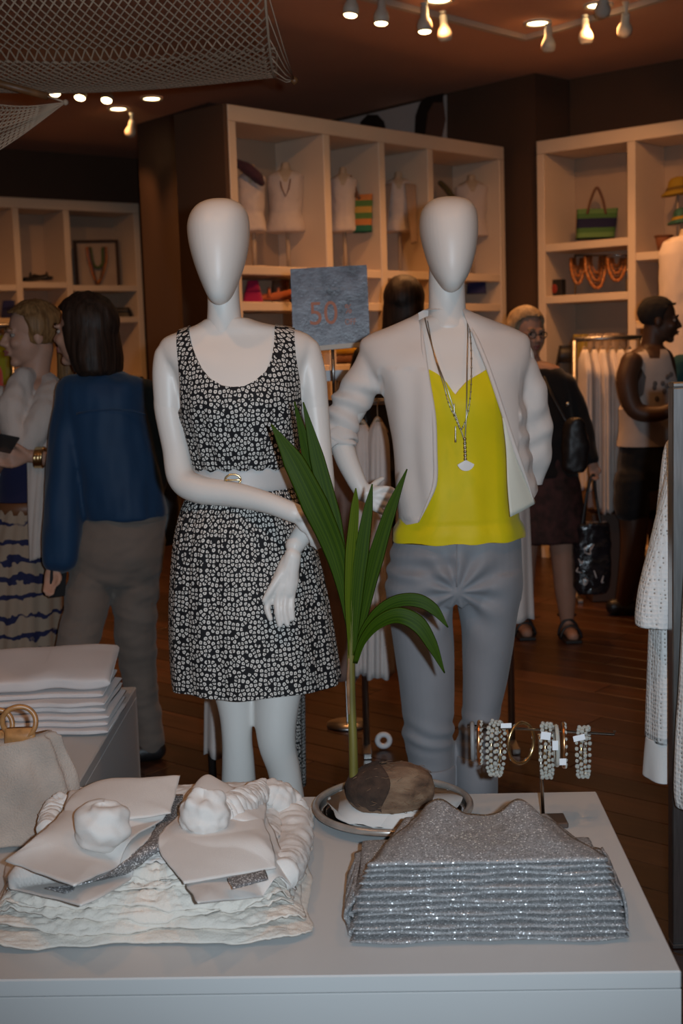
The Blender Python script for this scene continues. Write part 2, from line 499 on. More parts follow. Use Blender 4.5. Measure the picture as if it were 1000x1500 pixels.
def track_head(px, py, lit, label, aim, Z=CEIL-.17, power=20):
    p = atz(px, py, Z)                                  # lamp mouth
    aim = (Vector(aim)-p).normalized()
    t = thing('track_spotlight', label, 'spotlight', (p.x, p.y, Z), 0, 'spotlights on the ceiling track')
    back = p-aim*.12
    g = G(); u = aim.orthogonal().normalized(); w = aim.cross(u)
    prof = [(0, .036), (.028, .040), (.05, .034), (.07, .022), (.12, .020), (.125, .012)]
    g.ring_loft([(p-aim*d, u*r, w*r) for d, r in prof], 18)
    g.build('lamp_can', m_lampwhite, t)
    top = Vector((back.x, back.y, CEIL-.03))
    g = G(); g.tube([top, top-Vector((0, 0, .02)), back+Vector((0, 0, .02)), back], [.02, .012, .009, .009], 10)
    g.build('bracket', m_lampwhite, t)
    g = G(); q = p+aim*.001
    g.ring_loft([(q, u*.032, w*.032), (q+aim*.006, u*.026, w*.026), (q+aim*.009, u*.01, w*.01)], 18)
    g.build('lens', m_lamp if lit else m_trim, t)
    if lit and power: spot_light('track_lamp', p+aim*.03, p+aim*3, power, WARM, 75, .6, .03)
sh = (.4, 7.4, 1.6)
track_head(513, 22, True, 'lit track spotlight, leftmost of the row above the shelves', (0.0, 6.4, 2.0), power=18)
track_head(558, 34, True, 'lit track spotlight, second from left in the row above the shelves', (.2, 6.6, 1.8), power=18)
track_head(622, 46, True, 'lit track spotlight, third from left above the shelves', (.5, 6.8, 1.6), power=16)
track_head(652, 58, False, 'unlit track spotlight hanging just left of the track elbow', (.8, 7.2, 1.0))
track_head(803, 74, False, 'unlit track spotlight hanging just right of the track elbow', (1.2, 7.4, 0.5))
track_head(858, 62, False, 'unlit track spotlight, second right of the track elbow', (1.5, 7.2, .5))
track_head(914, 50, True, 'lit track spotlight, rightmost on the track', (1.7, 8.2, 2.0), power=16)
track_head(882, 20, True, 'lit track spotlight beside the topmost recessed light', (1.6, 8.2, 2.2), power=10)
track_head(80, 137, True, 'lit spotlight below the hammock, leftmost of the small lights', (-1.9, 7.2, .3), power=14)
track_head(117, 143, True, 'lit spotlight below the hammock, second from left', (-1.8, 7.2, .3), power=14)
track_head(156, 147, True, 'lit spotlight below the hammock, third from left', (-1.6, 7.2, .3), power=14)
track_head(190, 198, True, 'small lit spotlight lowest beside the dark pillar', (-2.0, 11.0, 1.6), power=8)

# poster above the middle unit
pp = pa + nP*.004
poly = [(478, 215), (478, 182), (610, 150), (653, 139), (653, 225)]
m_poster = mat('pale_grey_poster', (.62, .56, .52), .6); m_hair = mat('dark_brown_print', (.022, .012, .009), .6); m_face = mat('tan_print', (.16, .075, .05), .6)
def flatpoly(name, pts, off, m, parent=None, t=.004):
    P = [onplane(x, y, pp+nP*off, nP) for x, y in pts]; n = len(P)
    g = G().add([p for p in P]+[p-nP*t for p in P], [tuple(range(n)), tuple(reversed(range(n, 2*n)))]+[(i, n+i, n+(i+1) % n, (i+1) % n) for i in range(n)])
    return g.build(name, m, parent, False)
po = flatpoly('wall_poster', poly, .01, m_poster, t=.01)
tag(po, 'pale fashion poster of dark haired heads above the middle shelf unit', 'poster')
flatpoly('printed_face', [(622, 214), (618, 160), (628, 145), (648, 140), (652, 175), (646, 205)], .016, m_face, po)
flatpoly('printed_hair', [(606, 214), (608, 170), (615, 150), (628, 139), (649, 136), (648, 150), (634, 150), (626, 165), (620, 214)], .021, m_hair, po)
flatpoly('printed_hair', [(524, 200), (528, 178), (538, 168), (552, 168), (562, 178), (568, 205)], .016, m_hair, po)
# ------------------------------------------------------------------ mannequins
m_mann = mat('matte_white_mannequin', (.70, .66, .62), .42, var=.015, vscale=6, spec=.4)
m_seam = mat('seam_shadow_grey', (.32, .30, .28), .7)
m_steel = mat('brushed_steel', (.55, .54, .52), .28, metal=1)
m_gold = mat('pale_gold_metal', (.75, .55, .28), .25, metal=1)
m_belt = mat('pale_grey_belt_leather', (.52, .51, .50), .5, bump=.2, bscale=300)
m_yellow = fabric('yellow_silk', (.68, .54, .005), var=.04, rough=.55, bump=.08)
m_jacket = fabric('white_linen_jacket', (.66, .60, .56), var=.03, bump=.35, bscale=900)
m_lining = fabric('ivory_jacket_lining', (.70, .70, .60), var=.02, rough=.5)
m_trous = fabric('cool_grey_satin_cotton', (.235, .235, .25), var=.05, rough=.55, bump=.1)

def daisy_mat():
    m = mat('black_white_daisy_print', (.02, .02, .022), .75, spec=.2); N, L, b = nodes(m)
    uv = N.new('ShaderNodeUVMap'); uv.uv_map = 'UVMap'
    vo = N.new('ShaderNodeTexVoronoi'); vo.voronoi_dimensions = '2D'; vo.feature = 'DISTANCE_TO_EDGE'; vo.inputs['Scale'].default_value = 90; vo.inputs['Randomness'].default_value = .75
    v2 = N.new('ShaderNodeTexVoronoi'); v2.voronoi_dimensions = '2D'; v2.feature = 'F1'; v2.inputs['Scale'].default_value = 90; v2.inputs['Randomness'].default_value = .75
    L.new(uv.outputs[0], vo.inputs['Vector']); L.new(uv.outputs[0], v2.inputs['Vector'])
    gt = N.new('ShaderNodeMath'); gt.operation = 'GREATER_THAN'; gt.inputs[1].default_value = .15
    L.new(vo.outputs['Distance'], gt.inputs[0])
    ct = N.new('ShaderNodeMath'); ct.operation = 'GREATER_THAN'; ct.inputs[1].default_value = .10
    L.new(v2.outputs['Distance'], ct.inputs[0])
    cr = N.new('ShaderNodeMath'); cr.operation = 'LESS_THAN'; cr.inputs[1].default_value = .43; L.new(v2.outputs['Distance'], cr.inputs[0])
    cm = N.new('ShaderNodeMath'); cm.operation = 'MULTIPLY'; L.new(ct.outputs[0], cm.inputs[0]); L.new(cr.outputs[0], cm.inputs[1])
    rnd = N.new('ShaderNodeSeparateColor'); L.new(v2.outputs['Color'], rnd.inputs[0])
    keep = N.new('ShaderNodeMath'); keep.operation = 'GREATER_THAN'; keep.inputs[1].default_value = .03; L.new(rnd.outputs[0], keep.inputs[0])
    m1 = N.new('ShaderNodeMath'); m1.operation = 'MULTIPLY'; L.new(gt.outputs[0], m1.inputs[0]); L.new(cm.outputs[0], m1.inputs[1])
    m2 = N.new('ShaderNodeMath'); m2.operation = 'MULTIPLY'; L.new(m1.outputs[0], m2.inputs[0]); L.new(keep.outputs[0], m2.inputs[1])
    mx = N.new('ShaderNodeMix'); mx.data_type = 'RGBA'; mx.inputs[6].default_value = (.012, .012, .014, 1); mx.inputs[7].default_value = (.60, .57, .53, 1)
    L.new(m2.outputs[0], mx.inputs[0]); L.new(mx.outputs[2], b.inputs['Base Color'])
    return m
m_daisy = daisy_mat()
def cyl_uv(me, cx, cy, r):
    uv = me.uv_layers.get('UVMap') or me.uv_layers.new(name='UVMap')
    vs = me.vertices
    for p in me.polygons:
        us = [atan2(vs[vi].co.x-cx, -(vs[vi].co.y-cy)) for vi in p.vertices]
        if max(us)-min(us) > pi: us = [u+2*pi if u < 0 else u for u in us]
        for li, vi, u in zip(p.loop_indices, p.vertices, us):
            uv.data[li].uv = (u*r, vs[vi].co.z)
def band(py, xl, xr, Y, dep, yo=0, e=2.2, grow=0):
    """horizontal ring from picture edges at depth Y: dep = half depth, yo = shift in depth"""
    a = at(xl, py, Y); b = at(xr, py, Y); c = (a+b)/2; c.y += yo
    return (c, Vector((abs(b.x-a.x)/2+grow, 0, 0)), Vector((0, dep+grow, 0)), e)
def rings(tab, Y, n, grow=0):
    """resample table rows (py,xl,xr,dep,yo) smoothly"""
    return [band(r[0], r[1], r[2], Y, r[3], r[4], 2.2, grow) for r in crom(tab, n)]
def jp(px, py, Y, r): p = at(px, py, Y); return (p.x, p.y, p.z, r)
def hand(g, wrist, tips, palm_w, thumb, knuck, r=.0085, prad=.014):
    """palm slab from wrist to knuckles and five fingers; tips: list of (knuckle, mid, tip) points"""
    g.ring_loft([(wrist, knuck[0], knuck[1])], 3) if False else None
    for k, (a, b, c) in enumerate(tips):
        rr = r*(1.0, 1.05, 1.0, .88)[k]
        g.limb([(*wrist.lerp(a, .25), prad), (*wrist.lerp(a, .75), prad*.95), (*a, rr*1.12), (*b, rr), (*c, rr*.78)], 10, 4)
    a, b, c = thumb
    g.limb([(*a, r*1.35), (*b, r*1.15), (*c, r*.85)], 10, 4)

def base_plate(root, c):
    g = G().ring_loft([((c.x, c.y, 0), (.18, 0, 0), (0, .18, 0)), ((c.x, c.y, .008), (.18, 0, 0), (0, .18, 0)), ((c.x, c.y, .010), (.176, 0, 0), (0, .176, 0))], 40)
    sharp(g.mesh('x')); o = g.build('base_plate', m_steel, root); return o

# ---------------- mannequin in the printed dress
Y1 = 3.10
M1 = thing('mannequin', 'white egg-headed mannequin in a black and white print dress with folded arms', 'mannequin', (at(370, 1100, Y1).x, Y1, 0), 0, 'shop mannequins')
# head with neck
hd = [(292.5, 319, 325, .01, -.02), (295, 304, 341, .045, -.02), (301, 291, 353, .075, -.02), (312, 281.5, 362, .098, -.02), (328, 276.5, 366, .112, -.022), (345, 277, 366.5, .116, -.026),
      (365, 281, 365, .113, -.034), (385, 287, 361.5, .104, -.044), (405, 294.5, 356, .092, -.055), (422, 302, 350, .076, -.066), (436, 309, 344, .058, -.076), (444, 315, 338, .036, -.084), (448.5, 323, 330, .012, -.088)]
def head(tab, neck, Y, name, root):
    g = G(); g.ring_loft(rings(tab, Y, 40), 40)
    me = g.remesh('head', .004, 4)
    o = link('head', me, root, m_mann)
    g = G(); g.ring_loft(rings(neck, Y, 16), 32)
    link('neck', g.remesh('neck', .004, 3), root, m_mann)
    return o
head(hd, [(400, 304, 350, .05, .008), (430, 303.5, 350, .05, .008), (455, 303.5, 352, .05, .006), (475, 302, 355, .053, .004), (488, 300, 358, .056, .002), (493, 303, 356, .052, .0)], Y1, 'head', M1)
# torso and legs
tor1 = [(466, 300, 362, .05, .01), (474, 287, 384, .056, .01), (482, 264, 420, .062, .01), (491, 240, 448, .066, .01), (503, 232, 460, .076, .008), (520, 236, 459, .09, .004), (545, 255, 446, .103, -.004), (580, 266, 440, .117, -.010), (605, 270, 436, .115, -.010), (640, 280, 431, .10, 0),
        (690, 292, 420, .088, .005), (740, 277, 440, .102, .01), (800, 262, 458, .115, .012), (860, 262, 462, .11, .01), (915, 275, 455, .08, 0)]
g = G(); g.ring_loft(rings(tor1, Y1, 44), 40)
g.limb([jp(318, 870, Y1, .075), jp(330, 950, Y1, .062), jp(344, 1030, Y1-.01, .0445), jp(347, 1080, Y1-.015, .0375), jp(349, 1125, Y1-.005, .041), jp(350, 1190, Y1+.02, .045), jp(349, 1290, Y1+.02, .03), jp(349, 1352, Y1+.02, .026)], 24, 6)
g.limb([jp(425, 870, Y1, .08), jp(415, 950, Y1, .07), jp(405, 1030, Y1-.02, .056), jp(405, 1085, Y1-.03, .047), jp(417, 1135, Y1-.015, .040), jp(422, 1200, Y1+.01, .044), jp(424, 1290, Y1+.015, .03), jp(424, 1352, Y1+.01, .026)], 24, 6)
for px in (349, 424):
    a = at(px, 1352, Y1+.015)
    g.limb([(a.x, a.y+.03, .04, .03), (a.x, a.y-.03, .04, .03), (a.x, a.y-.11, .026, .024), (a.x, a.y-.16, .02, .018)], 16, 5)
A1 = [jp(247, 522, Y1+.005, .036), jp(246, 550, Y1, .038), jp(248, 600, Y1-.005, .036), jp(258, 655, Y1-.02, .034)]
A2 = [jp(448, 513, Y1+.005, .035), jp(455, 550, Y1, .037), jp(461, 600, Y1, .034), jp(467, 660, Y1-.01, .031)]
g.limb(A1[:3], 20, 8); g.limb(A2[:3], 20, 8)
link('body', g.remesh('body', .005, 9), M1, m_mann)
# arms
g = G()
g.limb([jp(247, 575, Y1-.002, .0355), jp(248, 600, Y1-.005, .036), jp(258, 655, Y1-.02, .034), jp(266, 700, Y1-.045, .034), jp(292, 717, Y1-.075, .0335), jp(340, 724, Y1-.105, .030), jp(390, 736, Y1-.14, .025), jp(432, 752, Y1-.165, .023)], 20, 8)
w = at(432, 752, Y1-.165)
T_ = lambda *q: [tuple(at(*t) for t in f) for f in q]
hand(g, w, T_(((462, 762, Y1-.17), (474, 775, Y1-.165), (480, 792, Y1-.145)), ((460, 769, Y1-.172), (469, 783, Y1-.168), (472, 799, Y1-.15)), ((456, 775, Y1-.172), (463, 788, Y1-.168), (464, 802, Y1-.152)), ((451, 779, Y1-.17), (456, 789, Y1-.168), (457, 798, Y1-.155))),
     .03, [at(440, 757, Y1-.18), at(455, 748, Y1-.19), at(468, 742, Y1-.185)], None)
arm = link('arm', g.remesh('arm', .0035, 4), M1, m_mann)
g = G()
g.limb([jp(458, 575, Y1, .0345), jp(461, 600, Y1, .034), jp(467, 660, Y1-.01, .031), jp(471, 715, Y1-.03, .031), jp(466, 745, Y1-.06, .030), jp(448, 775, Y1-.115, .026), jp(431, 800, Y1-.145, .022)], 20, 8)
w = at(429, 803, Y1-.150)
d = Y1-.162
hand(g, w, T_(((397, 872, d), (391, 890, d-.005), (396, 907, d-.008)), ((407, 877, d-.004), (407, 897, d-.01), (410, 916, d-.012)), ((418, 876, d-.004), (417, 896, d-.01), (421, 915, d-.012)), ((428, 870, d), (427, 889, d-.006), (429, 907, d-.008))),
     .03, [at(420, 828, d), at(398, 862, d-.008), at(387, 880, d-.008)], None, prad=.0155)
for a_, b_ in (((428, 812), (408, 868)), ((430, 815), (424, 868))):
    g.limb([jp(*a_, d+.004, .018), jp(*b_, d, .014)], 10, 4)
link('arm', g.remesh('arm', .0032, 4), M1, m_mann)
# dress
dr = G(); dr.ring_loft(rings([r for r in tor1], Y1, 44, grow=.011), 48)
# bodice slightly bloused over the belt
tb = [(464, 300, 362, .052, .01), (473, 286, 386, .058, .01), (481, 264, 420, .064, .01), (490, 242, 446, .070, .01), (503, 240, 452, .08, .006), (520, 250, 446, .094, 0), (545, 257, 442, .108, -.006), (580, 266, 439, .122, -.012), (605, 269, 437, .122, -.012), (640, 277, 434, .114, -.006),
      (665, 281, 431, .108, 0), (679, 284, 428, .104, .002), (686, 288, 424, .092, .004)]
g = G(); g.ring_loft(rings(tb, Y1, 60, grow=.008), 64)
me = g.mesh('bodice')
keep = [(257, 470), (257, 495), (261, 530), (265, 565), (264, 592), (255, 620), (255, 700), (460, 700), (460, 640), (441, 600), (439, 560), (433, 520), (429, 470), (402, 466), (402, 500), (399, 525), (391, 543), (376, 557), (360, 564), (345, 566), (328, 563), (311, 554), (298, 540), (288, 522), (280, 503), (275, 485), (272, 470)]
poly = [(at(x, y, Y1-.10 if False else Y1-.06).x, at(x, y, Y1-.06).z) for x, y in keep]
me = boolean(me, G().prism(poly, Y1-.4, Y1+.4))
cx1 = at(350, 600, Y1).x
def folds1(co, n):
    t = max(0, min(1, (1.42-co.z)/.2))
    a = atan2(co.x-cx1, -(co.y-Y1))
    return n*(.004*t*sin(a*17+3*noise.noise(co*6))+.003*fbm(co, 22)*t)
displace(me, folds1)
cyl_uv(me, cx1, Y1, .16)
dress = link('dress', me, M1, m_daisy); sharp(me, 50)
dress['label'] = 'black dress printed all over with small white daisies'
sk = [(700, 287, 424, .095, .005), (716, 280, 432, .10, .005), (740, 268, 442, .115, .0), (775, 258, 452, .132, -.004), (820, 252, 464, .145, -.004), (880, 248, 477, .155, -.004), (940, 248, 487, .163, -.002), (985, 250, 494, .168, 0), (998, 251, 495, .169, 0)]
rows = []; RR = rings(sk, Y1, 60); NS = 220
for i, (c, a, b, e) in enumerate(RR):
    t = i/(len(RR)-1); row = []
    for j in range(NS):
        th = 2*pi*j/NS
        f = 1 + t**.8*.024*sin(th*11+1.3*sin(th*3)) + t*.014*sin(th*5+2) + (1-t)*.014*sin(th*41)
        p = c + a*(cos(th)*f) + b*(sin(th)*f)
        p.z += t**3*.003*sin(th*5+1)
        row.append(p)
    rows.append(row)
g = G(); g.grid(rows, True)
me = thick(g.mesh('skirt'), .003); cyl_uv(me, at(371, 900, Y1).x, Y1, .19)
link('skirt', me, dress, m_daisy)
# belt of flat folds with buckle
g = G(); rows = []
for k, (py, gr) in enumerate(((681, .010), (683, .016), (690, .0175), (698, .0165), (706, .0175), (713, .0165), (717, .012))):
    c, a, b, e = band(py, 290, 421, Y1, .089, .005, 2.2, gr); rows.append([c+a*cos(2*pi*j/64)+b*sin(2*pi*j/64) for j in range(64)])
g.grid(rows, True)
belt = link('belt', thick(g.mesh('belt'), .003), M1, m_belt)
c = at(341, 703, Y1-.108); g = G(); pts = [c+Vector((.018*cos(t), 0, .013*sin(t))) for t in np.linspace(0, 2*pi, 20)]
g.tube(pts, .0025, 8); g.limb([(*(c+Vector((-.014, -.002, 0))), .0022), (*(c+Vector((.016, -.002, 0))), .0022)], 8, 3)
g.build('buckle', m_gold, belt)
base_plate(M1, Vector((at(385, 1300, Y1).x, Y1, 0)))

# ---------------- mannequin in jacket and trousers
Y2 = 3.36
M2 = thing('mannequin', 'white egg-headed mannequin in a white jacket, yellow camisole and grey trousers', 'mannequin', (at(660, 1100, Y2).x, Y2, 0), 0, 'shop mannequins')
hd2 = [(290, 652, 658, .01, -.02), (292, 636, 674, .045, -.02), (298, 625, 687, .075, -.02), (308, 617, 694.5, .098, -.02), (322, 613.5, 697.5, .112, -.022), (338, 613.5, 698, .116, -.026),
       (355, 616, 696.5, .113, -.034), (373, 620.5, 693, .104, -.044), (390, 625.5, 688, .092, -.055), (405, 632, 682, .076, -.066), (418, 640, 674, .058, -.076), (426, 646, 668, .036, -.084), (430.5, 654, 660, .012, -.088)]
head(hd2, [(385, 629, 681, .05, .012), (415, 628, 681, .05, .012), (440, 628, 682, .05, .01), (465, 627, 683, .053, .006), (478, 625, 686, .056, .002), (484, 628, 684, .052, .0)], Y2, 'head', M2)
tor2 = [(462, 625, 687, .05, .01), (472, 604, 708, .056, .01), (482, 580, 734, .064, .01), (494, 562, 752, .074, .008), (520, 560, 760, .09, .004), (545, 572, 750, .103, -.004), (580, 590, 742, .116, -.008), (605, 596, 740, .113, -.008), (640, 606, 735, .098, 0),
        (690, 608, 732, .088, .005), (740, 594, 744, .095, .01), (790, 588, 752, .100, .012), (830, 584, 752, .098, .012)]
g = G(); g.ring_loft(rings(tor2, Y2, 44), 40)
for s_, pts in ((0, ((622, 860), (621, 960), (628, 1060), (632, 1120), (634, 1200), (634, 1275))), (1, ((716, 860), (714, 960), (703, 1060), (697, 1120), (695, 1200), (695, 1275)))):
    g.limb([jp(*p, Y2, r) for p, r in zip(pts, (.065, .055, .046, .042, .036, .026))], 20, 6)
    a = at(*pts[-1], Y2)
    g.limb([(a.x, a.y+.03, .04, .03), (a.x, a.y-.03, .04, .03), (a.x, a.y-.11, .026, .024), (a.x, a.y-.16, .02, .018)], 16, 5)
link('body', g.remesh('body', .006, 5), M2, m_mann)
# left forearm and hand on the hip, right arm behind the back
g = G()
g.limb([jp(548, 520, Y2+.01, .035), jp(522, 590, Y2+.01, .034), jp(500, 632, Y2, .032), jp(505, 665, Y2-.03, .030), jp(520, 700, Y2-.06, .025), jp(533, 724, Y2-.075, .021)], 18, 8)
w = at(534, 726, Y2-.076); d = Y2-.085
hand(g, w, T_(((560, 716, d), (572, 717, d+.01), (580, 722, d+.03)), ((561, 727, d), (572, 729, d+.008), (580, 734, d+.03)), ((559, 738, d), (569, 741, d+.008), (576, 745, d+.03)), ((555, 748, d), (563, 752, d+.008), (570, 756, d+.025))),
     .03, [at(540, 722, d), at(549, 709, d+.02), at(560, 701, d+.04)], None, prad=.0135, r=.008)
link('arm', g.remesh('arm', .0032, 4), M2, m_mann)
g = G()
g.limb([jp(762, 520, Y2+.01, .035), jp(775, 590, Y2+.03, .034), jp(782, 650, Y2+.06, .032), jp(768, 700, Y2+.10, .028), jp(748, 735, Y2+.12, .022), jp(735, 755, Y2+.125, .018)], 16, 6)
link('arm', g.remesh('arm', .005, 4), M2, m_mann)
# camisole
tc_ = [(528, 580, 745, .098, -.004), (545, 580, 745, .108, -.006), (580, 594, 744, .124, -.012), (605, 598, 743, .124, -.012), (640, 602, 741, .118, -.006), (690, 598, 745, .114, -.002), (735, 590, 751, .118, .004), (762, 584, 757, .122, .008), (775, 578, 763, .124, .008), (783, 577, 765, .124, .008), (788, 577, 765, .124, .008)]
g = G(); g.ring_loft(rings(tc_, Y2, 60, .006), 72)
me = g.mesh('camisole')
keep = [(560, 545), (600, 560), (628, 541), (640, 548), (652, 560), (660, 572), (664, 577), (669, 570), (680, 559), (697, 549), (716, 538), (735, 560), (775, 545), (790, 830), (550, 830)]
poly = [(at(x, y, Y2-.08).x, at(x, y, Y2-.08).z) for x, y in keep]
me = boolean(me, G().prism(poly, Y2-.4, Y2+.4))
cx2 = at(668, 600, Y2).x
def folds2(co, n):
    t = max(0, min(1, (1.30-co.z)/.25)); a = atan2(co.x-cx2, -(co.y-Y2))
    return n*(.003*t*sin(a*9+2*noise.noise(co*5))+.0015*fbm(co, 18))
zc_ = at(668, 762, Y2).z
def pinch(co, n): return n*(-.0022*math.exp(-((co.z-zc_)/.006)**2)+.0012*math.exp(-((co.z-zc_+.018)/.012)**2)*sin(atan2(co.x-cx2, -(co.y-Y2))*38))
displace(me, folds2); displace(me, pinch); sharp(me, 50)
cami = link('camisole', me, M2, m_yellow); cami['label'] = 'bright yellow camisole with a notched sweetheart neckline'
g = G(); rows = []
for py, gr in ((756, .006), (757.5, .0095), (764, .010), (770, .0095), (772, .006)):
    c, a, b, e = band(py, 583, 758, Y2, .122, .008, 2.2, gr); rows.append([c+a*cos(2*pi*j/72)+b*sin(2*pi*j/72) for j in range(72)])
g.grid(rows, True)
# trousers
g = G()
tp = [(768, 582, 758, .108, .012), (785, 578, 763, .114, .012), (800, 573, 764, .117, .012), (830, 567, 765, .118, .012), (860, 563, 765, .112, .01), (880, 566, 764, .09, .005)]
g.ring_loft([band(*r[:3], Y2, r[3], r[4], 2.3) for r in crom(tp, 16)], 40)
def leg(tab):
    g.ring_loft([band(r[0], r[1], r[2], Y2, r[3], r[4], 2.1) for r in crom(tab, 40)], 32)
leg([(835, 568, 668, .10, .005), (865, 564, 667, .10, 0), (900, 570, 666, .093, 0), (950, 577, 665, .085, -.003), (1000, 584, 664, .079, -.008), (1050, 590, 663, .074, -.012), (1080, 590, 664, .074, -.01), (1110, 597, 664, .068, -.01), (1140, 598, 664, .066, -.01), (1185, 599, 664, .064, -.01)])
leg([(835, 672, 765, .10, .005), (865, 672, 765, .10, .005), (900, 675, 758, .093, .008), (950, 677, 751, .086, .01), (1000, 679, 742, .079, .01), (1050, 677, 732, .074, .01), (1090, 668, 727, .070, .01), (1130, 666, 724, .068, .01), (1185, 665, 722, .066, .01)])
me = g.remesh('trousers', .005, 4)
crotch = at(670, 868, Y2-.1)
def tf(co, n):
    d = .0025*fbm(co, 7)
    v = co-crotch; r = sqrt(v.x*v.x+v.z*v.z)
    if r < .22 and co.y < Y2+.03:
        a = atan2(v.z, v.x)
        d += .0065*math.exp(-((r-.07)/.06)**2)*sin(a*9+.6)*min(1, r/.03)
    zz = co.z-at(640, 1068, Y2).z
    if abs(zz) < .12: d += .0035*math.exp(-(zz/.045)**2)*sin(zz*90+6*noise.noise(co*7)+co.x*45)
    zz = co.z-at(640, 830, Y2).z
    if co.x < crotch.x and abs(zz) < .13: d += .004*math.exp(-(zz/.06)**2)*sin(zz*120+co.x*14+2*noise.noise(co*6))
    return n*d
displace(me, tf)
tr_ = link('trousers', me, M2, m_trous); tr_['label'] = 'cool grey slim trousers creased at the hips'
cf = G()
for tab in (((1118, 596, 665, .071, -.01),), ((1104, 666, 728, .073, .01),)):
    r = tab[0]; rows = []
    for dy, gr in ((0, -.004), (1, -.001), (8, 0), (30, 0), (58, 0), (60, -.003)):
        c, a, b, e = band(r[0]+dy, r[1], r[2], Y2, r[3], r[4], 2.1, gr); rows.append([c+a*cos(2*pi*j/40)*(1+.01*sin(j*1.3+dy))+b*sin(2*pi*j/40) for j in range(40)])
    q = G().grid(rows, True)
    link('cuff', thick(q.mesh('cuff'), .003), tr_, m_trous)
# fly seam
g = G(); g.tube([at(669, y, Y2-.108-.008*sin((y-785)/80*2)) for y in range(788, 862, 8)], .0016, 6); g.build('fly_seam', m_trous, tr_)
# jacket: body shell, sleeves, lapels
jt = [(452, 622, 682, .062, .022), (459, 608, 696, .066, .02), (468, 588, 716, .072, .014), (478, 564, 740, .076, .012), (488, 540, 762, .080, .01), (500, 527, 776, .088, .008), (530, 534, 776, .115, 0), (570, 556, 766, .132, -.006), (620, 568, 768, .140, -.010), (670, 576, 775, .143, -.010), (720, 580, 784, .144, -.008), (760, 584, 788, .144, -.006), (790, 586, 788, .142, -.006)]
g = G(); g.ring_loft([band(*r[:3], Y2, r[3], r[4], 2.3) for r in crom(jt, 50)], 56)
sl = G()
sl.limb([jp(551, 528, Y2+.008, .048), jp(541, 550, Y2+.008, .050), jp(518, 580, Y2+.008, .048), jp(503, 612, Y2+.002, .045), jp(498, 640, Y2-.008, .041), jp(500, 652, Y2-.014, .040)], 24, 8)
sl.limb([jp(754, 528, Y2+.01, .046), jp(766, 555, Y2+.015, .049), jp(779, 600, Y2+.03, .047), jp(784, 650, Y2+.05, .044), jp(779, 690, Y2+.075, .041), jp(770, 712, Y2+.09, .039)], 24, 8)
g.add(sl.v, sl.f)
me = g.remesh('jacket', .006, 5)
def jf(co, n):
    px, py = pix(co); d = .0025*fbm(co, 8)
    if px < 560 and py > 540: d += .0055*sin((py*.9-px*.35)*.22+4.5*noise.noise(co*8))*min(1, (py-540)/40)
    if px > 760 and py > 520: d += (.0035*sin((py*.6+px*.6)*.21+6*noise.noise(co*6))+.004*noise.noise(co*26))*min(1, (py-520)/60)
    if 555 < px < 640 and 540 < py < 760: d += .0035*sin(px*.15+co.z*7+2*noise.noise(co*4))
    return n*d
displace(me, jf)
# hem outline, then the front opening
Yf = Y2-.14
keep = [(470, 440), (840, 440), (840, 722), (800, 722), (783, 738), (760, 712), (735, 745), (640, 745), (628, 745), (613, 768), (597, 774), (582, 764), (572, 735), (560, 700), (545, 668), (528, 655), (470, 655)]
poly = [(at(x, y, Yf).x, at(x, y, Yf).z) for x, y in keep]
me = boolean(me, G().prism(poly, Y2-.5, Y2+.5))
opening = [(617, 452), (616, 470), (619, 505), (624, 545), (631, 585), (636, 620), (637, 705), (627, 735), (612, 767), (605, 800), (830, 800), (784, 740), (781, 730), (770, 700), (757, 665), (744, 628), (732, 590), (721, 555), (712, 530), (700, 503), (691, 480), (685, 462), (682, 452)]
poly = [(at(x, y, Yf+.02).x, at(x, y, Yf+.02).z) for x, y in opening]
me = boolean(me, G().prism(poly, Y2-.6, Y2+.012), 'DIFFERENCE')
sharp(me, 45)
jk = link('jacket', me, M2, m_jacket); jk['label'] = 'open white linen jacket with pushed up sleeves'
def edge_band(pts, name, w=16, m=m_jacket, lift=.006, root=jk):
    """soft rolled lapel edge that follows the opening"""
    P = [at(x, y, yy) for x, y, yy in pts]
    c = crom([tuple(p) for p in P], 40)
    g = G(); g.tube([Vector(q) for q in c], [lift*min(1, 4*(i+.6)/40, 4*(40-i)/40) for i in range(40)], 10, True, 1.0)
    return g.build(name, m, root)
edge_band([(617, 474, Y2-.052), (618, 490, Y2-.072), (621, 520, Y2-.098), (627, 560, Y2-.122), (635, 610, Y2-.138), (637, 660, Y2-.142), (637, 705, Y2-.142), (627, 735, Y2-.142), (613, 765, Y2-.138)], 'lapel_edge')
edge_band([(688, 474, Y2-.052), (692, 484, Y2-.066), (700, 503, Y2-.088), (715, 540, Y2-.112), (732, 590, Y2-.126), (745, 630, Y2-.128), (758, 668, Y2-.122), (771, 703, Y2-.108), (782, 736, Y2-.092)], 'lapel_edge')
# collar roll behind the neck
g = G(); g.limb([(*at(624, 458, Y2+.045), .006), (*at(638, 452, Y2+.072), .012), (*at(656, 451, Y2+.078), .012), (*at(672, 452, Y2+.072), .012), (*at(680, 459, Y2+.045), .006)], 14, 8)
g.build('collar', m_jacket, jk)
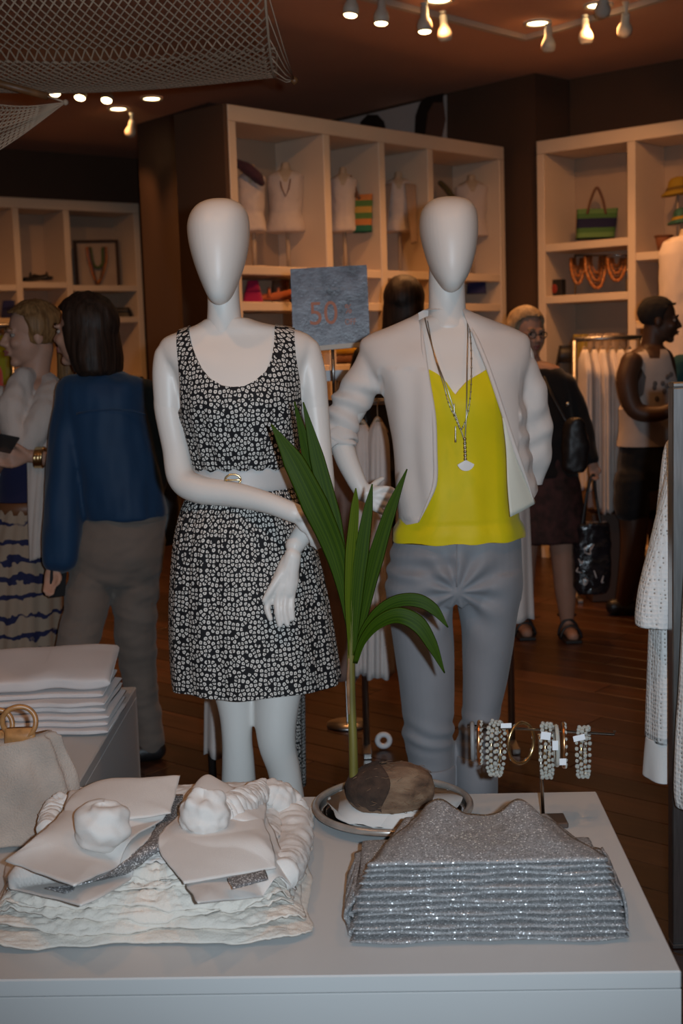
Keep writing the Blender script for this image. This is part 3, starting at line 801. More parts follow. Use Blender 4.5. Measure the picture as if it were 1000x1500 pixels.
# ivory lining of the right front falling open
def sheet(name, quad, nu, nv, m, parent, bulge=.0, t=.003, wav=0):
    """curved sheet between four corner curves: left edge and right edge point lists, top to bottom"""
    le = crom([tuple(p) for p in quad[0]], nv); re = crom([tuple(p) for p in quad[1]], nv)
    rows = []
    for i in range(nv):
        a, b = Vector(le[i]), Vector(re[i]); row = []
        for j in range(nu):
            s_ = j/(nu-1); p = a.lerp(b, s_); p.y -= bulge*sin(pi*s_) + wav*sin(s_*17+i*.25)*sin(pi*s_)
            row.append(p)
        rows.append(row)
    return link(name, thick(G().grid(rows).mesh(name), t, 0), parent, m)
sheet('lining', ([at(736, 612, Y2-.128), at(741, 660, Y2-.133), at(743, 710, Y2-.137), at(747, 757, Y2-.138)], [at(738, 614, Y2-.124), at(757, 668, Y2-.112), at(771, 704, Y2-.10), at(784, 737, Y2-.086)]), 12, 20, m_lining, jk, .006)
# rolled sleeve cuffs
g = G(); c = at(500, 648, Y2-.012); ax = (at(520, 690, Y2-.05)-at(498, 640, Y2-.008)).normalized(); u = ax.orthogonal().normalized(); w2 = ax.cross(u)
rows = []
for dd, r in ((-.03, .043), (-.025, .046), (0, .045), (.012, .043), (.014, .038), (.0, .036)):
    rows.append([c+ax*dd+u*(cos(2*pi*j/36)*r*(1+.03*sin(j*1.1)))+w2*(sin(2*pi*j/36)*r*(1+.03*cos(j*.9))) for j in range(36)])
g.grid(rows, True); g.build('sleeve_cuff', m_jacket, jk)
# necklaces
m_chain = mat('antique_silver_chain', (.42, .36, .28), .3, metal=1); m_shell = mat('pearl_shell_pendant', (.72, .70, .68), .3, coat=.5)
def chain(pts, name, root, n=90, r=.0016, bead=None):
    c = crom([tuple(at(*p)) for p in pts], n); g = G()
    g.tube([Vector(q) for q in c], r, 6)
    if bead:
        for k in range(bead[0], n, bead[1]): g.ball(c[k], bead[2], 8, 6)
    return g.build(name, m_chain, root)
nk = chain([(622, 466, Y2-.03), (628, 490, Y2-.085), (640, 530, Y2-.13), (655, 570, Y2-.148), (668, 610, Y2-.15), (680, 645, Y2-.15)], 'necklace', M2)
nk['label'] = 'long fine chain necklace with a fan-shaped pale pendant'
chain([(684, 464, Y2-.03), (685, 490, Y2-.08), (684, 540, Y2-.125), (683, 600, Y2-.15), (681, 645, Y2-.15)], 'strand', nk)
chain([(626, 470, Y2-.04), (636, 520, Y2-.122), (650, 565, Y2-.146), (657, 590, Y2-.148), (668, 615, Y2-.15), (676, 628, Y2-.15), (686, 600, Y2-.15), (690, 560, Y2-.14), (690, 510, Y2-.11), (687, 475, Y2-.05)], 'beaded_strand', nk, 110, .0012, (30, 3, .0026))
chain([(680.5, 643, Y2-.151), (681, 660, Y2-.152), (681.5, 675, Y2-.153)], 'tassel_cap', nk, 12, .0028, (0, 2, .0045))
c = at(682, 683, Y2-.153); n_ = 13
g = G(); fr = [c+Vector((.022*sin(a), -.004, .012-.026*cos(a)*.9)) for a in np.linspace(-1.25, 1.25, n_)]
vs = [c+Vector((0, -.005, .016))]+fr+[c+Vector((0, .003, .016))]+[p+Vector((0, .006, 0)) for p in fr]
fs = [(0, i, i+1) for i in range(1, n_)]+[(n_+1, n_+2+i, n_+1+i) for i in range(1, n_)]+[(i, n_+1+i, n_+2+i, i+1) for i in range(1, n_)]+[(0, n_+1, n_+2, 1), (0, n_, 2*n_+1, n_+1)]
g.add(vs, fs); g.build('pendant', m_shell, nk, False)
for (x0, y0, x1, y1) in ((665, 592, 665, 608), (667, 625, 667, 647)):
    g = G(); g.limb([jp(x0, y0, Y2-.152, .0018), jp(x1, y1, Y2-.152, .0025)], 8, 4); g.build('charm', m_chain, nk)
base_plate(M2, Vector((at(665, 1270, Y2).x, Y2, 0)))
# ------------------------------------------------------------------ front table and what lies on it
TZ = .45
TY = radians(-2.2)
tc = Vector((.526, 2.345, 0)); ux = Vector((cos(TY), sin(TY), 0)); uy = Vector((-sin(TY), cos(TY), 0))
TAB = thing('display_table', 'low glossy white block display table in the foreground', 'table', (tc-ux*.75).to_tuple(), TY)
def tpart(name, lo, hi, b=.003):
    o = link(name, G().bbox(lo, hi, b).mesh(name, False), None, m_white); o.parent = TAB
tpart('table_top', (-.75, -.418, TZ-.03), (.75, .418, TZ), .0025)
tpart('front_panel', (-.75, -.418, 0), (.75, -.398, TZ-.0302), .001)
tpart('back_panel', (-.75, .398, 0), (.75, .418, TZ-.0302), .001)
tpart('side_panel', (.73, -.3979, 0), (.75, .3979, TZ-.0302), .001)
tpart('side_panel', (-.75, -.3979, 0), (-.73, .3979, TZ-.0302), .001)
LT = .47
LTAB = thing('display_table', 'white block display table behind on the left under folded shirts', 'table', (-1.22, 3.30, 0))
def lpart(name, lo, hi, b=.003):
    o = link(name, G().bbox(lo, hi, b).mesh(name, False), None, m_white); o.parent = LTAB
lpart('table_top', (-.6, -.42, LT-.03), (.6, .43, LT)); lpart('front_panel', (-.6, -.42, 0), (.6, -.40, LT-.0302), .001)
lpart('back_panel', (-.6, .41, 0), (.6, .43, LT-.0302), .001); lpart('side_panel', (.58, -.3999, 0), (.6, .4099, LT-.0302), .001); lpart('side_panel', (-.6, -.3999, 0), (-.58, .4099, LT-.0302), .001)

# silver sequin knit, its sparkle painted in as random near-white cells
def sequin_mat(name, base, spark=.93, scale=420):
    m = mat(name, base, .55); N, L, b = nodes(m)
    tcn = N.new('ShaderNodeTexCoord')
    vo = N.new('ShaderNodeTexVoronoi'); vo.inputs['Scale'].default_value = scale; L.new(tcn.outputs['Object'], vo.inputs['Vector'])
    se = N.new('ShaderNodeSeparateColor'); L.new(vo.outputs['Color'], se.inputs[0])
    sp = N.new('ShaderNodeMath'); sp.operation = 'GREATER_THAN'; sp.inputs[1].default_value = spark; L.new(se.outputs[0], sp.inputs[0])
    mr = N.new('ShaderNodeMapRange'); mr.inputs[3].default_value = .55; mr.inputs[4].default_value = 1.35; L.new(se.outputs[1], mr.inputs[0])
    mx = N.new('ShaderNodeMix'); mx.data_type = 'RGBA'; mx.blend_type = 'MULTIPLY'; mx.inputs[0].default_value = 1; mx.inputs[6].default_value = tuple(base)+(1,); L.new(mr.outputs[0], mx.inputs[7])
    m2 = N.new('ShaderNodeMix'); m2.data_type = 'RGBA'; m2.inputs[7].default_value = (.95, .95, .96, 1); L.new(sp.outputs[0], m2.inputs[0]); L.new(mx.outputs[2], m2.inputs[6]); L.new(m2.outputs[2], b.inputs['Base Color'])
    mm = N.new('ShaderNodeMath'); mm.operation = 'MULTIPLY'; mm.inputs[1].default_value = .35; L.new(sp.outputs[0], mm.inputs[0]); L.new(mm.outputs[0], b.inputs['Metallic'])
    rr = N.new('ShaderNodeMapRange'); rr.inputs[3].default_value = .6; rr.inputs[4].default_value = .3; L.new(sp.outputs[0], rr.inputs[0]); L.new(rr.outputs[0], b.inputs['Roughness'])
    bp = N.new('ShaderNodeBump'); bp.inputs['Strength'].default_value = .9; bp.inputs['Distance'].default_value = .003
    L.new(se.outputs[2], bp.inputs['Height']); L.new(bp.outputs[0], b.inputs['Normal'])
    return m
m_silver = sequin_mat('silver_sequin_knit', (.28, .27, .27), .952, 480)
def folded(w, d, h, seed, wob=.003, sag=0, n=26, m=56, pinch=.25, front_r=1.0, crease=0, seed0=1.0, taper=0):
    """one folded garment: a soft slab with a rounded fold to the front; local origin at base centre front"""
    rows = []
    for i in range(m):
        s = -1+2*i/(m-1); e = (1-abs(s)**9)**.35 if abs(s) < 1 else 0
        x = s*w/2; row = []
        q = noise.noise(Vector((s*2.3, seed*7.1, 0)))
        for j in range(n):
            t = 2*pi*j/n; ct, st = cos(t), sin(t)
            yy = -abs(ct)**.35*(1 if ct > 0 else -1)*d/2+d/2
            zz = h/2+abs(st)**.7*(1 if st > 0 else -1)*h/2*(pinch+(1-pinch)*e)
            if crease and ct > .6: yy += crease*math.exp(-(st/.25)**2)
            fr = max(0, 1-yy/d)
            nz = noise.noise(Vector((x*9, yy*9, seed0*3.3)))
            x = s*w/2*(1-taper*max(0, yy/d))
            row.append((x+.006*noise.noise(Vector((yy*14, zz*60, seed)))*(1 if s > 0 else -1), yy+fr*.006*q*2+.003*noise.noise(Vector((x*22, zz*90, seed*1.7))), zz+wob*nz+sag*fr*fr*-1))
        rows.append(row)
    return G().grid(rows, True, True)
ORD = ['topmost', 'second from the top', 'third from the top', 'fourth from the top', 'fifth from the top', 'sixth from the top', 'seventh from the top', 'eighth from the top', 'ninth from the top', 'tenth from the top', 'eleventh from the top', 'lowest']
NS_ = 12; hh = .0108
sx0 = (atz(520, 1390, TZ)+atz(940, 1388, TZ))/2
rs = random.Random(3)
for i in range(NS_):
    f = i/(NS_-1)
    w = .455-.045*f**1.4; cx = sx0.x-.010-.004*f+rs.uniform(-.004, .004)
    g = folded(w, .245, hh*1.02, i+11, .0022, crease=.0030 if i % 2 else .0010, taper=.38 if i > 7 else .05)
    zb = TZ+.0025+i*(hh)
    top = i == NS_-1
    me = g.mesh('silver_sweater')
    o = link('silver_sweater', me, None, m_silver)
    o.location = (cx, sx0.y+.012+rs.uniform(-.003, .003)+.012*f, zb); o.rotation_euler = (0, 0, TY+rs.uniform(-.012, .012))
    tag(o, 'silver grey sequin knit sweater, %s of the folded stack' % ORD[NS_-1-i], 'sweater', 'folded silver sweaters on the table')
    # sleeve edge tucked at the right and left end of the fold
    for sd in (1, -1):
        if (sd < 0 and i % 3) or i > 6: continue
        sg = G(); rows = []
        for k in range(10):
            a = k/9; rows.append([(sd*(w/2-.012+.016*sin(pi*min(1, a*1.1))+.003*noise.noise(Vector((y*20, a*5, i)))), y, .001+a*hh*.95) for y in np.linspace(.03, .215, 16)])
        sg.grid(rows)
        so = link('sleeve', thick(sg.mesh('sleeve'), .003), None, m_silver); so.parent = o
    if top:
        # neckline fold lying on top: two raised shoulders and a dip between
        rows = []
        for a in np.linspace(0, 1, 40):
            x = -.198+.396*a
            back = .205+.016*math.exp(-((a-.20)/.15)**2)+.012*math.exp(-((a-.80)/.12)**2)-.02*sin(pi*a)
            rise = .026*math.exp(-((a-.20)/.13)**2)+.024*math.exp(-((a-.80)/.11)**2)+.008*sin(pi*a)
            row = []
            for b_ in np.linspace(0, 1, 22):
                row.append((x*(1-.40*b_)+.004*sin(b_*9), .003+(back-.003)*b_, hh+.0008+.006*sin(pi*min(1, b_*3)/2)*min(1, a*8, (1-a)*8)+rise*b_**1.3*min(1, a*9, (1-a)*9)+.0014*noise.noise(Vector((x*30, b_*9, 2)))))
            rows.append(row)
        nk_ = link('neckline', thick(G().grid(rows).mesh('neckline'), .005), None, m_silver); nk_.parent = o
# right-hand drape that hangs over the edge of the stack
low = [o for o in bpy.data.objects if o.name.startswith('silver_sweater')][0]
rows = []
for a in np.linspace(0, 1, 26):
    z = .080*(1-a)+.004
    rows.append([(.440/2-.012*(1-a)+.012+.006*sin(pi*a)+.002*sin(y*90+a*4), y, z) for y in np.linspace(.02, .20, 26)])
so = link('sleeve', thick(G().grid(rows).mesh('sleeve'), .004, 1), None, m_silver); so.parent = low
rows = []
for a in np.linspace(0, 1, 26):
    z = .070*(1-a)+.004
    rows.append([(-.440/2+.010*(1-a)-.010-.010*sin(pi*a)-.004*sin(y*110+a*9), y, z) for y in np.linspace(.03, .2, 30)])
so = link('sleeve', thick(G().grid(rows).mesh('sleeve'), .004, 0), None, m_silver); so.parent = low

# ---------------- tray, napkin, coconut palm
m_glass = mat('clear_glass', (.95, .97, .97), .03, trans=1.0)
m_rim = mat('antique_nickel_rim', (.46, .41, .37), .30, metal=.55, var=.2, vscale=30)
m_linen = fabric('white_linen', (.66, .61, .57), var=.03, bump=.45, bscale=700)
m_ivory = fabric('ivory_crinkle_cotton', (.68, .62, .55), var=.05, bump=.6, bscale=300)
trc = atz(575, 1180, .474); RT = .163
TRAY = thing('glass_tray', 'round glass tray with a thick metal rim holding the sprouting coconut', 'tray', (trc.x, trc.y, TZ+.0005))
cc = lambda r, z, n=56: [(r*cos(2*pi*k/n), r*sin(2*pi*k/n), z) for k in range(n)]
o = link('dish', G().grid([cc(.001, .0035), cc(.10, .0035), cc(.112, .005), cc(.135, .012), cc(.157, .024), cc(.157, .0205), cc(.135, .008), cc(.112, .001), cc(.10, 0), cc(.001, 0)], True).mesh('dish'), None, m_glass); o.parent = TRAY
g = G(); pts = [Vector((RT*cos(t), RT*sin(t), .026)) for t in np.linspace(0, 2*pi, 73)]
g.tube(pts, .0075, 12, False); o = link('rim', g.mesh('rim'), None, m_rim); o.parent = TRAY
# cloth in the tray
rows = []
for i, r in enumerate(np.linspace(.002, .14, 22)):
    row = []
    for j in range(80):
        t = 2*pi*j/80; rr = r*(1+.05*sin(3*t+1)+.03*sin(7*t))
        p = Vector((rr*cos(t), rr*sin(t)*.96, 0)); u = r/.14
        p.z = .0045+.022*max(0, (u-.72)/.28)**1.5*.9+.006*max(0, noise.noise(p*38))+.0035*abs(sin(9*t+8*u))*u
        row.append(p)
    rows.append(row)
NAP = link('napkin', thick(G().grid(rows, True, True).mesh('napkin'), .0012, 1), None, m_linen); NAP.location = (trc.x, trc.y, TZ+.002)
tag(NAP, 'crumpled white cloth lining the glass tray under the coconut', 'napkin')
# coconut with sprout
PY = 2.635
def coco_mat():
    m = mat('coconut_husk', (.16, .085, .045), .85, bump=.9, bscale=160, stretch=(1, 4, 4)); N, L, b = nodes(m)
    tcn = N.new('ShaderNodeTexCoord'); nz = N.new('ShaderNodeTexNoise'); nz.inputs['Scale'].default_value = 14; nz.inputs['Detail'].default_value = 8
    mp = N.new('ShaderNodeMapping'); mp.inputs['Scale'].default_value = (1, 3, 3); L.new(tcn.outputs['Object'], mp.inputs[0]); L.new(mp.outputs[0], nz.inputs['Vector'])
    r = ramp(N, [(.3, (.055, .028, .016)), (.5, (.16, .088, .05)), (.72, (.26, .165, .10))]); L.new(nz.outputs[0], r.inputs[0]); L.new(r.outputs[0], b.inputs['Base Color'])
    return m
m_coco = coco_mat(); m_husk = mat('dark_coconut_cap', (.045, .024, .015), .95, var=.5, vscale=40, bump=1, bscale=180)
cz = TZ+.008
cctr = at(572, 1166, PY); cctr.z = cz+.056
COCO = thing('coconut_palm', 'sprouting brown coconut with tall green palm leaves on the tray', 'plant', (cctr.x, cctr.y, cz))
rows = []
for i in range(33):
    s = -1+2*(i+.02)/32.04; r = sqrt(max(0, 1-abs(s)**2.3)); row = []
    for j in range(40):
        t = 2*pi*j/40
        tri = 1+.05*cos(3*t)
        p = Vector((s*.094, r*.062*tri*cos(t), r*.055*tri*sin(t)*(1.0+.10*s)+.004*s))
        p += p.normalized()*(.004*noise.noise(p*30)+.0025*noise.noise(p*70))
        row.append(cctr+p)
    rows.append(row)
G().grid(rows, True, True).build('nut', m_coco, COCO)
g = G(); rows = []
for i in range(20):
    s = (i+.02)/19.04; r = sqrt(max(0, 1-s**2.2)); row = []
    for j in range(36):
        t = 2*pi*j/36
        e = 1+.10*sin(5*t)+.05*sin(11*t+1)
        p = Vector((-.052+.052*(1-s*2)*.95, r*.066*cos(t), r*.060*sin(t)+.006)) if False else None
        ss = -1.02+1.0*s*1.0
        x = -.094*1.03+.085*s*(1+.12*sin(3*t))
        q = x/.094; rr = sqrt(max(0.002, 1-min(1, abs(q/1.04))**2.3))
        p = Vector((x, rr*.0655*cos(t), rr*.0585*sin(t)*(1+.1*q)+.003))
        p += p.normalized()*(.004*noise.noise(p*45))
        row.append(cctr+p)
    rows.append(row)
g.grid(rows, True); link('husk_cap', thick(g.mesh('husk_cap'), .003), COCO, m_husk)
g = G(); rf = random.Random(12)
for k_ in range(420):
    a = rf.uniform(0, 2*pi); s_ = rf.uniform(-.98, .95); r = sqrt(1-abs(s_)**2.3)
    p = Vector((s_*.094, r*.062*cos(a), r*.055*sin(a))); dr_ = Vector((rf.uniform(.4, 1.4), rf.uniform(-.5, .5), rf.uniform(-.5, .5))).normalized(); nn_ = Vector((p.x/3, p.y, p.z)).normalized()
    L_ = rf.uniform(.008, .026); e1 = p+nn_*.0025; e3 = e1+dr_*L_+nn_*rf.uniform(0, .004)
    tt = Vector((e3.x, e3.y, e3.z)); q_ = (tt.x/.094)**2+(tt.y/.062)**2+(tt.z/.055)**2
    if abs(tt.x) > .094 or q_ < .98 or q_ > 1.35: continue
    g.tube([cctr+e1, cctr+e1.lerp(e3, .5)+nn_*.0015, cctr+e3], .0006, 3)
fo = g.build('husk_fibres', mat('pale_husk_fibre', (.22, .13, .075), .9), COCO); fo['kind'] = 'stuff'
def leaf_mat(name, c, c2):
    m = mat(name, c, .55, spec=.10); N, L, b = nodes(m)
    uv = N.new('ShaderNodeUVMap'); uv.uv_map = 'UVMap'; wv = N.new('ShaderNodeTexNoise'); wv.inputs['Scale'].default_value = 1
    mp = N.new('ShaderNodeMapping'); mp.inputs['Scale'].default_value = (26, 1.5, 1); L.new(uv.outputs[0], mp.inputs[0]); L.new(mp.outputs[0], wv.inputs['Vector'])
    r = ramp(N, [(.35, c), (.65, c2)]); L.new(wv.outputs[0], r.inputs[0]); L.new(r.outputs[0], b.inputs['Base Color'])
    return m
m_leaf = leaf_mat('palm_leaf_green', (.015, .036, .0007), (.040, .072, .002))
m_leaf2 = leaf_mat('young_palm_leaf_green', (.040, .068, .002), (.085, .11, .004))
m_stem = mat('green_brown_stem', (.13, .11, .02), .5, var=.35, vscale=40, stretch=(1, 1, .2))
m_sheath = mat('brown_leaf_sheath', (.22, .11, .05), .8, var=.3, vscale=40)
g = G(); g.limb([jp(518, 1140, PY-.005, .0100), jp(517, 1090, PY-.005, .0092), jp(515, 1030, PY, .0085), jp(514, 975, PY, .0085), jp(515, 930, PY, .0095), jp(517, 880, PY, .010), jp(519, 840, PY, .006)], 14, 8); g.build('stem', m_stem, COCO)
g = G(); g.limb([jp(511, 1045, PY-.006, .003), jp(510, 1000, PY-.007, .004), jp(511, 965, PY-.006, .002)], 8, 5); g.build('sheath', m_sheath, COCO)
def blade(pts, widths, m, tilt=0.0, pleat=.0022, ns=36, nc=15, cup=.15):
    """pts: (px,py,Y) along the midrib, widths in metres"""
    c = crom([tuple(at(*p)) for p in pts], ns); W = np.interp(np.linspace(0, 1, ns), np.linspace(0, 1, len(widths)), widths)
    rows = []
    for i in range(ns):
        p = Vector(c[i]); t = (Vector(c[min(i+1, ns-1)])-Vector(c[max(i-1, 0)])).normalized()
        view = Vector((sin(tilt), -cos(tilt), 0)); s = t.cross(view)
        if s.length < 1e-4: s = Vector((1, 0, 0))
        s.normalize(); n = s.cross(t).normalized()
        row = []
        for j in range(nc):
            a = -1+2*j/(nc-1)
            row.append(p+s*(a*W[i]/2)+n*(-cup*abs(a)*W[i]/2+pleat*(1 if j % 2 else -1)*min(1, W[i]/.02)))
        rows.append(row)
    g = G().grid(rows); me = g.mesh('leaf_blade'); uv = me.uv_layers.new(name='UVMap')
    for p_ in me.polygons:
        for li, vi in zip(p_.loop_indices, p_.vertices): uv.data[li].uv = ((vi % nc)/(nc-1), (vi//nc)/(ns-1)*.5)
    me = thick(me, .0008, 0)
    return link('leaf_blade', me, COCO, m)
blade([(517, 945, PY), (506, 870, PY-.005), (490, 805, PY-.01), (462, 740, PY-.02), (430, 675, PY-.02), (397, 621, PY-.01)], [.012, .028, .046, .056, .044, .002], m_leaf, .25)
blade([(514, 930, PY+.005), (497, 840, PY+.01), (473, 750, PY+.012), (449, 660, PY+.012), (431, 588, PY+.01)], [.010, .022, .032, .026, .002], m_leaf, -.2)
blade([(516, 930, PY+.004), (502, 845, PY+.006), (486, 760, PY+.006), (464, 670, PY+.004), (444, 589, PY)], [.010, .026, .040, .030, .002], m_leaf, .1)
blade([(514, 960, PY-.006), (512, 880, PY-.012), (515, 810, PY-.014), (520, 745, PY-.012), (521, 715, PY-.01)], [.010, .020, .026, .018, .002], m_leaf2, .3)
blade([(516, 960, PY-.008), (521, 880, PY-.014), (529, 810, PY-.016), (538, 750, PY-.014), (545, 709, PY-.01)], [.012, .026, .030, .020, .002], m_leaf, -.2)
blade([(519, 960, PY-.006), (532, 890, PY-.010), (550, 815, PY-.012), (572, 745, PY-.01), (596, 687, PY-.004)], [.012, .026, .034, .024, .002], m_leaf, -.35)
blade([(522, 960, PY-.006), (533, 925, PY-.016), (554, 897, PY-.028), (582, 881, PY-.035), (612, 880, PY-.04), (636, 893, PY-.042), (656, 919, PY-.042)], [.010, .016, .022, .026, .028, .022, .002], m_leaf, .2)
blade([(520, 972, PY-.008), (531, 940, PY-.022), (553, 914, PY-.038), (583, 902, PY-.05), (612, 914, PY-.056), (633, 945, PY-.058), (651, 986, PY-.055)], [.010, .016, .026, .034, .034, .024, .002], m_leaf, .2)

# ---------------- bracelet stand
m_stand = mat('dark_nickel_stand', (.36, .33, .30), .25, metal=1); m_base = mat('dark_wood_stand_base', (.075, .05, .04), .35)
SY = 2.575
bc = at(797, 1207, SY); bc.z = TZ
STD = thing('bracelet_stand', 'metal T-bar jewellery stand on a dark plate behind the silver sweaters', 'jewellery stand', (bc.x, SY, TZ), 0)
G().bbox((bc.x-.045, SY-.03, TZ+.0005), (bc.x+.045, SY+.03, TZ+.012), .002).build('base_plate', m_base, STD, False)
bt = at(790, 1074, SY)
G().tube([(bc.x-.002, SY, TZ+.012), (bt.x, SY, bt.z)], .0036, 12).build('post', m_stand, STD)
b0 = at(684, 1063, SY); b1 = at(899, 1076, SY)
G().tube([b0, b1, b1+Vector((.001, 0, .008))], .0028, 10).build('crossbar', m_stand, STD)
m_rhine = mat('rhinestone', (.62, .62, .56), .10, metal=.35, coat=1.0); m_brass = mat('warm_brass', (.62, .42, .20), .25, metal=1); m_copper = mat('copper_link', (.60, .30, .14), .3, metal=1)
m_tagp = mat('white_price_tag', (.78, .78, .80), .6); m_grey = mat('grey_cord', (.22, .22, .22), .5)
def bracelet(px, top, bot, kind, turn, label, wid=1):
    a = at(px, top, SY); b = at(px, bot, SY); c = (a+b)/2; rz_ = (a.z-b.z)/2; rx_ = rz_*.80
    t = thing('bracelet', label, 'bracelet', (c.x, SY, c.z), 0, 'bracelets on the stand')
    d = Vector((sin(turn), cos(turn), 0)); nrm = Vector((cos(turn), -sin(turn), 0))
    P = lambda ang, off=0, k=1: c+d*(rx_*k*sin(ang))+Vector((0, 0, rz_*k*cos(ang)))+nrm*off
    n = 40
    if kind == 'beads':
        g = G()
        for s in ([-1, 0, 1] if wid > 1 else [-.5, .5]):
            for k in range(26):
                g.ball(P(2*pi*(k+.5*(s == 0))/26, s*.0085+rs.uniform(-.0012, .0012), 1+rs.uniform(-.03, .03)), rs.uniform(.0035, .0052), 7, 5)
        g.build('rhinestone_band', m_rhine, t, False)
        g = G(); g.tube([P(2*pi*k/n, 0, .95) for k in range(n+1)], .0022, 8, False); g.build('wire', m_brass, t)
    elif kind == 'copper':
        g = G(); g.tube([P(2*pi*k/n) for k in range(n+1)], .0042, 8, False); g.build('hoop', m_copper, t)
        g = G()
        for k in range(18): g.ball(P(2*pi*k/18, .003), .0042, 7, 5)
        g.build('stone_row', m_rhine, t, False)
    else:
        g = G(); g.tube([P(2*pi*k/n) for k in range(n+1)], .0034 if kind == 'hoop' else .0045, 10, False); g.build('hoop', {'hoop': m_brass, 'steel': m_rhine, 'cord': m_grey}[kind], t)
        if kind == 'hoop':
            g = G()
            for k in range(10): g.ball(P(2*pi*(k+.3)/10, -.002), .0036, 7, 5)
            g.build('stone_row', m_rhine, t, False)
    return t
def ptag(t, px, py, w=.011, h=.014, rot=.1):
    c = at(px, py, SY-.04); g = G().bbox((-w, -.0006, -h/2), (w, .0006, h/2), .0004); g.xform(Matrix.Translation(c) @ Matrix.Rotation(rot, 4, 'Y'))
    g.build('price_tag', m_tagp, t, False)
bracelet(692, 1060, 1112, 'cord', .1, 'dark plain cord bracelet at the left end of the stand')
bracelet(702, 1058, 1117, 'copper', .15, 'copper bracelet with a row of stones, at the left end of the stand')
t = bracelet(726, 1058, 1134, 'beads', .35, 'wide rhinestone bracelet, left of the brass hoop on the stand', 2); ptag(t, 741, 1063, .011, .010, 0)
bracelet(763, 1059, 1118, 'hoop', 1.0, 'open brass hoop bracelet dotted with stones')
t = bracelet(801, 1061, 1137, 'beads', .25, 'wide rhinestone bracelet just right of the stand post', 2); ptag(t, 799, 1078, .010, .016, .15)
t = bracelet(815, 1064, 1120, 'steel', .08, 'thin silver bangle between the two rhinestone bracelets'); ptag(t, 813, 1092, .006, .020, 0)
t = bracelet(825, 1061, 1122, 'copper', .12, 'slim copper bracelet right of the silver bangle'); ptag(t, 824, 1116, .007, .014, 0)
t = bracelet(854, 1066, 1137, 'beads', .3, 'wide rhinestone bracelet, rightmost on the stand', 2); ptag(t, 848, 1081, .012, .012, -.2)

# ---------------- pile of white linen tops on the left of the table
m_seqtrim = sequin_mat('silver_sequin_trim', (.20, .19, .19), .86, 520)
def tz(px, py, z): return atz(px, py, z)
pc = Vector((-.352, 2.385, TZ))
def ridged(p): return 1-2*abs(noise.noise(p))
NB = 7
LAY = []
for k in range(NB):
    LAY.append(dict(x0=-.650+.009*k+rs.uniform(-.006, .006), x1=-.085-.008*k+rs.uniform(-.006, .006), y0=2.066+.018*k, y1=2.70-.008*k, seed=3.7*k+1.3))
def edge_d(k, x, y):
    """distance inside the wavy outline of layer k (negative outside)"""
    L_ = LAY[k]; sd = L_['seed']
    xf = L_['x0']+.022*noise.noise(Vector((y*5, sd, 1)))+.008*noise.noise(Vector((y*19, sd, 4))); xr__ = L_['x1']+.016*noise.noise(Vector((y*6, sd, 2)))+.007*noise.noise(Vector((y*21, sd, 5)))
    yf = L_['y0']+.030*noise.noise(Vector((x*4.5, sd, 3)))+.010*noise.noise(Vector((x*17, sd, 6)))
    return min(x-xf, xr__-x, y-yf, L_['y1']-y), yf
def wr(k, x, y, yf):
    """wrinkles: long ridges along the front of the garment, calmer towards the back"""
    sd = LAY[k]['seed']; fr = math.exp(-max(0, y-yf)/.16)
    q = Vector((x*10, y*27, sd)); q += Vector((.9*noise.noise(q*.6), 1.0*noise.noise(q*.55+Vector((5, 0, 0))), 0))
    r1 = ridged(q); r2 = ridged(q*2.2+Vector((3, 1, 0))); r3 = ridged(q*4.6)
    return (.42*r1+.32*r2+.26*r3)*(.22+.78*fr), fr
def Hf(k, x, y):
    z = TZ+.0015
    for i in range(k+1):
        d, yf = edge_d(i, x, y)
        if d <= -.004: continue
        w_, fr = wr(i, x, y, yf)
        e = .28+.72*(1-math.exp(-max(0, d)/.016))
        z += e*(.0118+.0112*w_)
    return z
for k in range(NB):
    L_ = LAY[k]; rows = []; nx_, ny_ = 150, 130
    for j in range(ny_):
        v = j/(ny_-1); row = []
        for i in range(nx_):
            u = i/(nx_-1)
            x = lerp(L_['x0'], L_['x1'], u); y = lerp(L_['y0'], L_['y1'], v**1.25)
            # snap the rim onto the wavy outline
            sd = L_['seed']
            xf = L_['x0']+.022*noise.noise(Vector((y*5, sd, 1)))+.008*noise.noise(Vector((y*19, sd, 4))); xr__ = L_['x1']+.016*noise.noise(Vector((y*6, sd, 2)))+.007*noise.noise(Vector((y*21, sd, 5)))
            x = lerp(xf, xr__, u)
            yf = L_['y0']+.030*noise.noise(Vector((x*4.5, sd, 3)))+.010*noise.noise(Vector((x*17, sd, 6)))
            y = lerp(yf, L_['y1'], v**1.25)
            # rounded corners
            cu = abs(2*u-1); y += .045*cu**6*(1-v)**3
            row.append((x, y, Hf(k, x, y)))
        rows.append(row)
    # roll the front rim under
    rim = [(x, y+.0035, z-.0028) for x, y, z in rows[0]]
    rows.insert(0, rim)
    o = link('linen_blouse', thick(G().grid(rows).mesh('linen_blouse'), .0012, 1), None, m_ivory if k < NB-1 else m_linen)
    tag(o, 'crinkled ivory cotton blouse, %s under the linen jacket pile' % ['lowest', 'second from the bottom', 'third from the bottom', 'middle one', 'third from the top', 'second from the top', 'uppermost'][k], 'blouse', 'folded ivory blouses on the table')
HT5 = lambda x, y: Hf(NB-1, x, y)
def HS(x, y):
    """the pile without its wrinkles"""
    z = TZ+.0015
    for i in range(NB):
        d, yf = edge_d(i, x, y)
        if d > -.03: z += (1/(1+math.exp(-(d-.005)/.012)))*(.0118+.0112*.60*(.22+.78*math.exp(-max(0, y-yf)/.16)))
    return z
ZJ = TZ+.085
LJ = thing('linen_jacket', 'folded white linen jacket with rosettes on top of the ivory pile', 'jacket', (pc.x, pc.y, ZJ), 0)
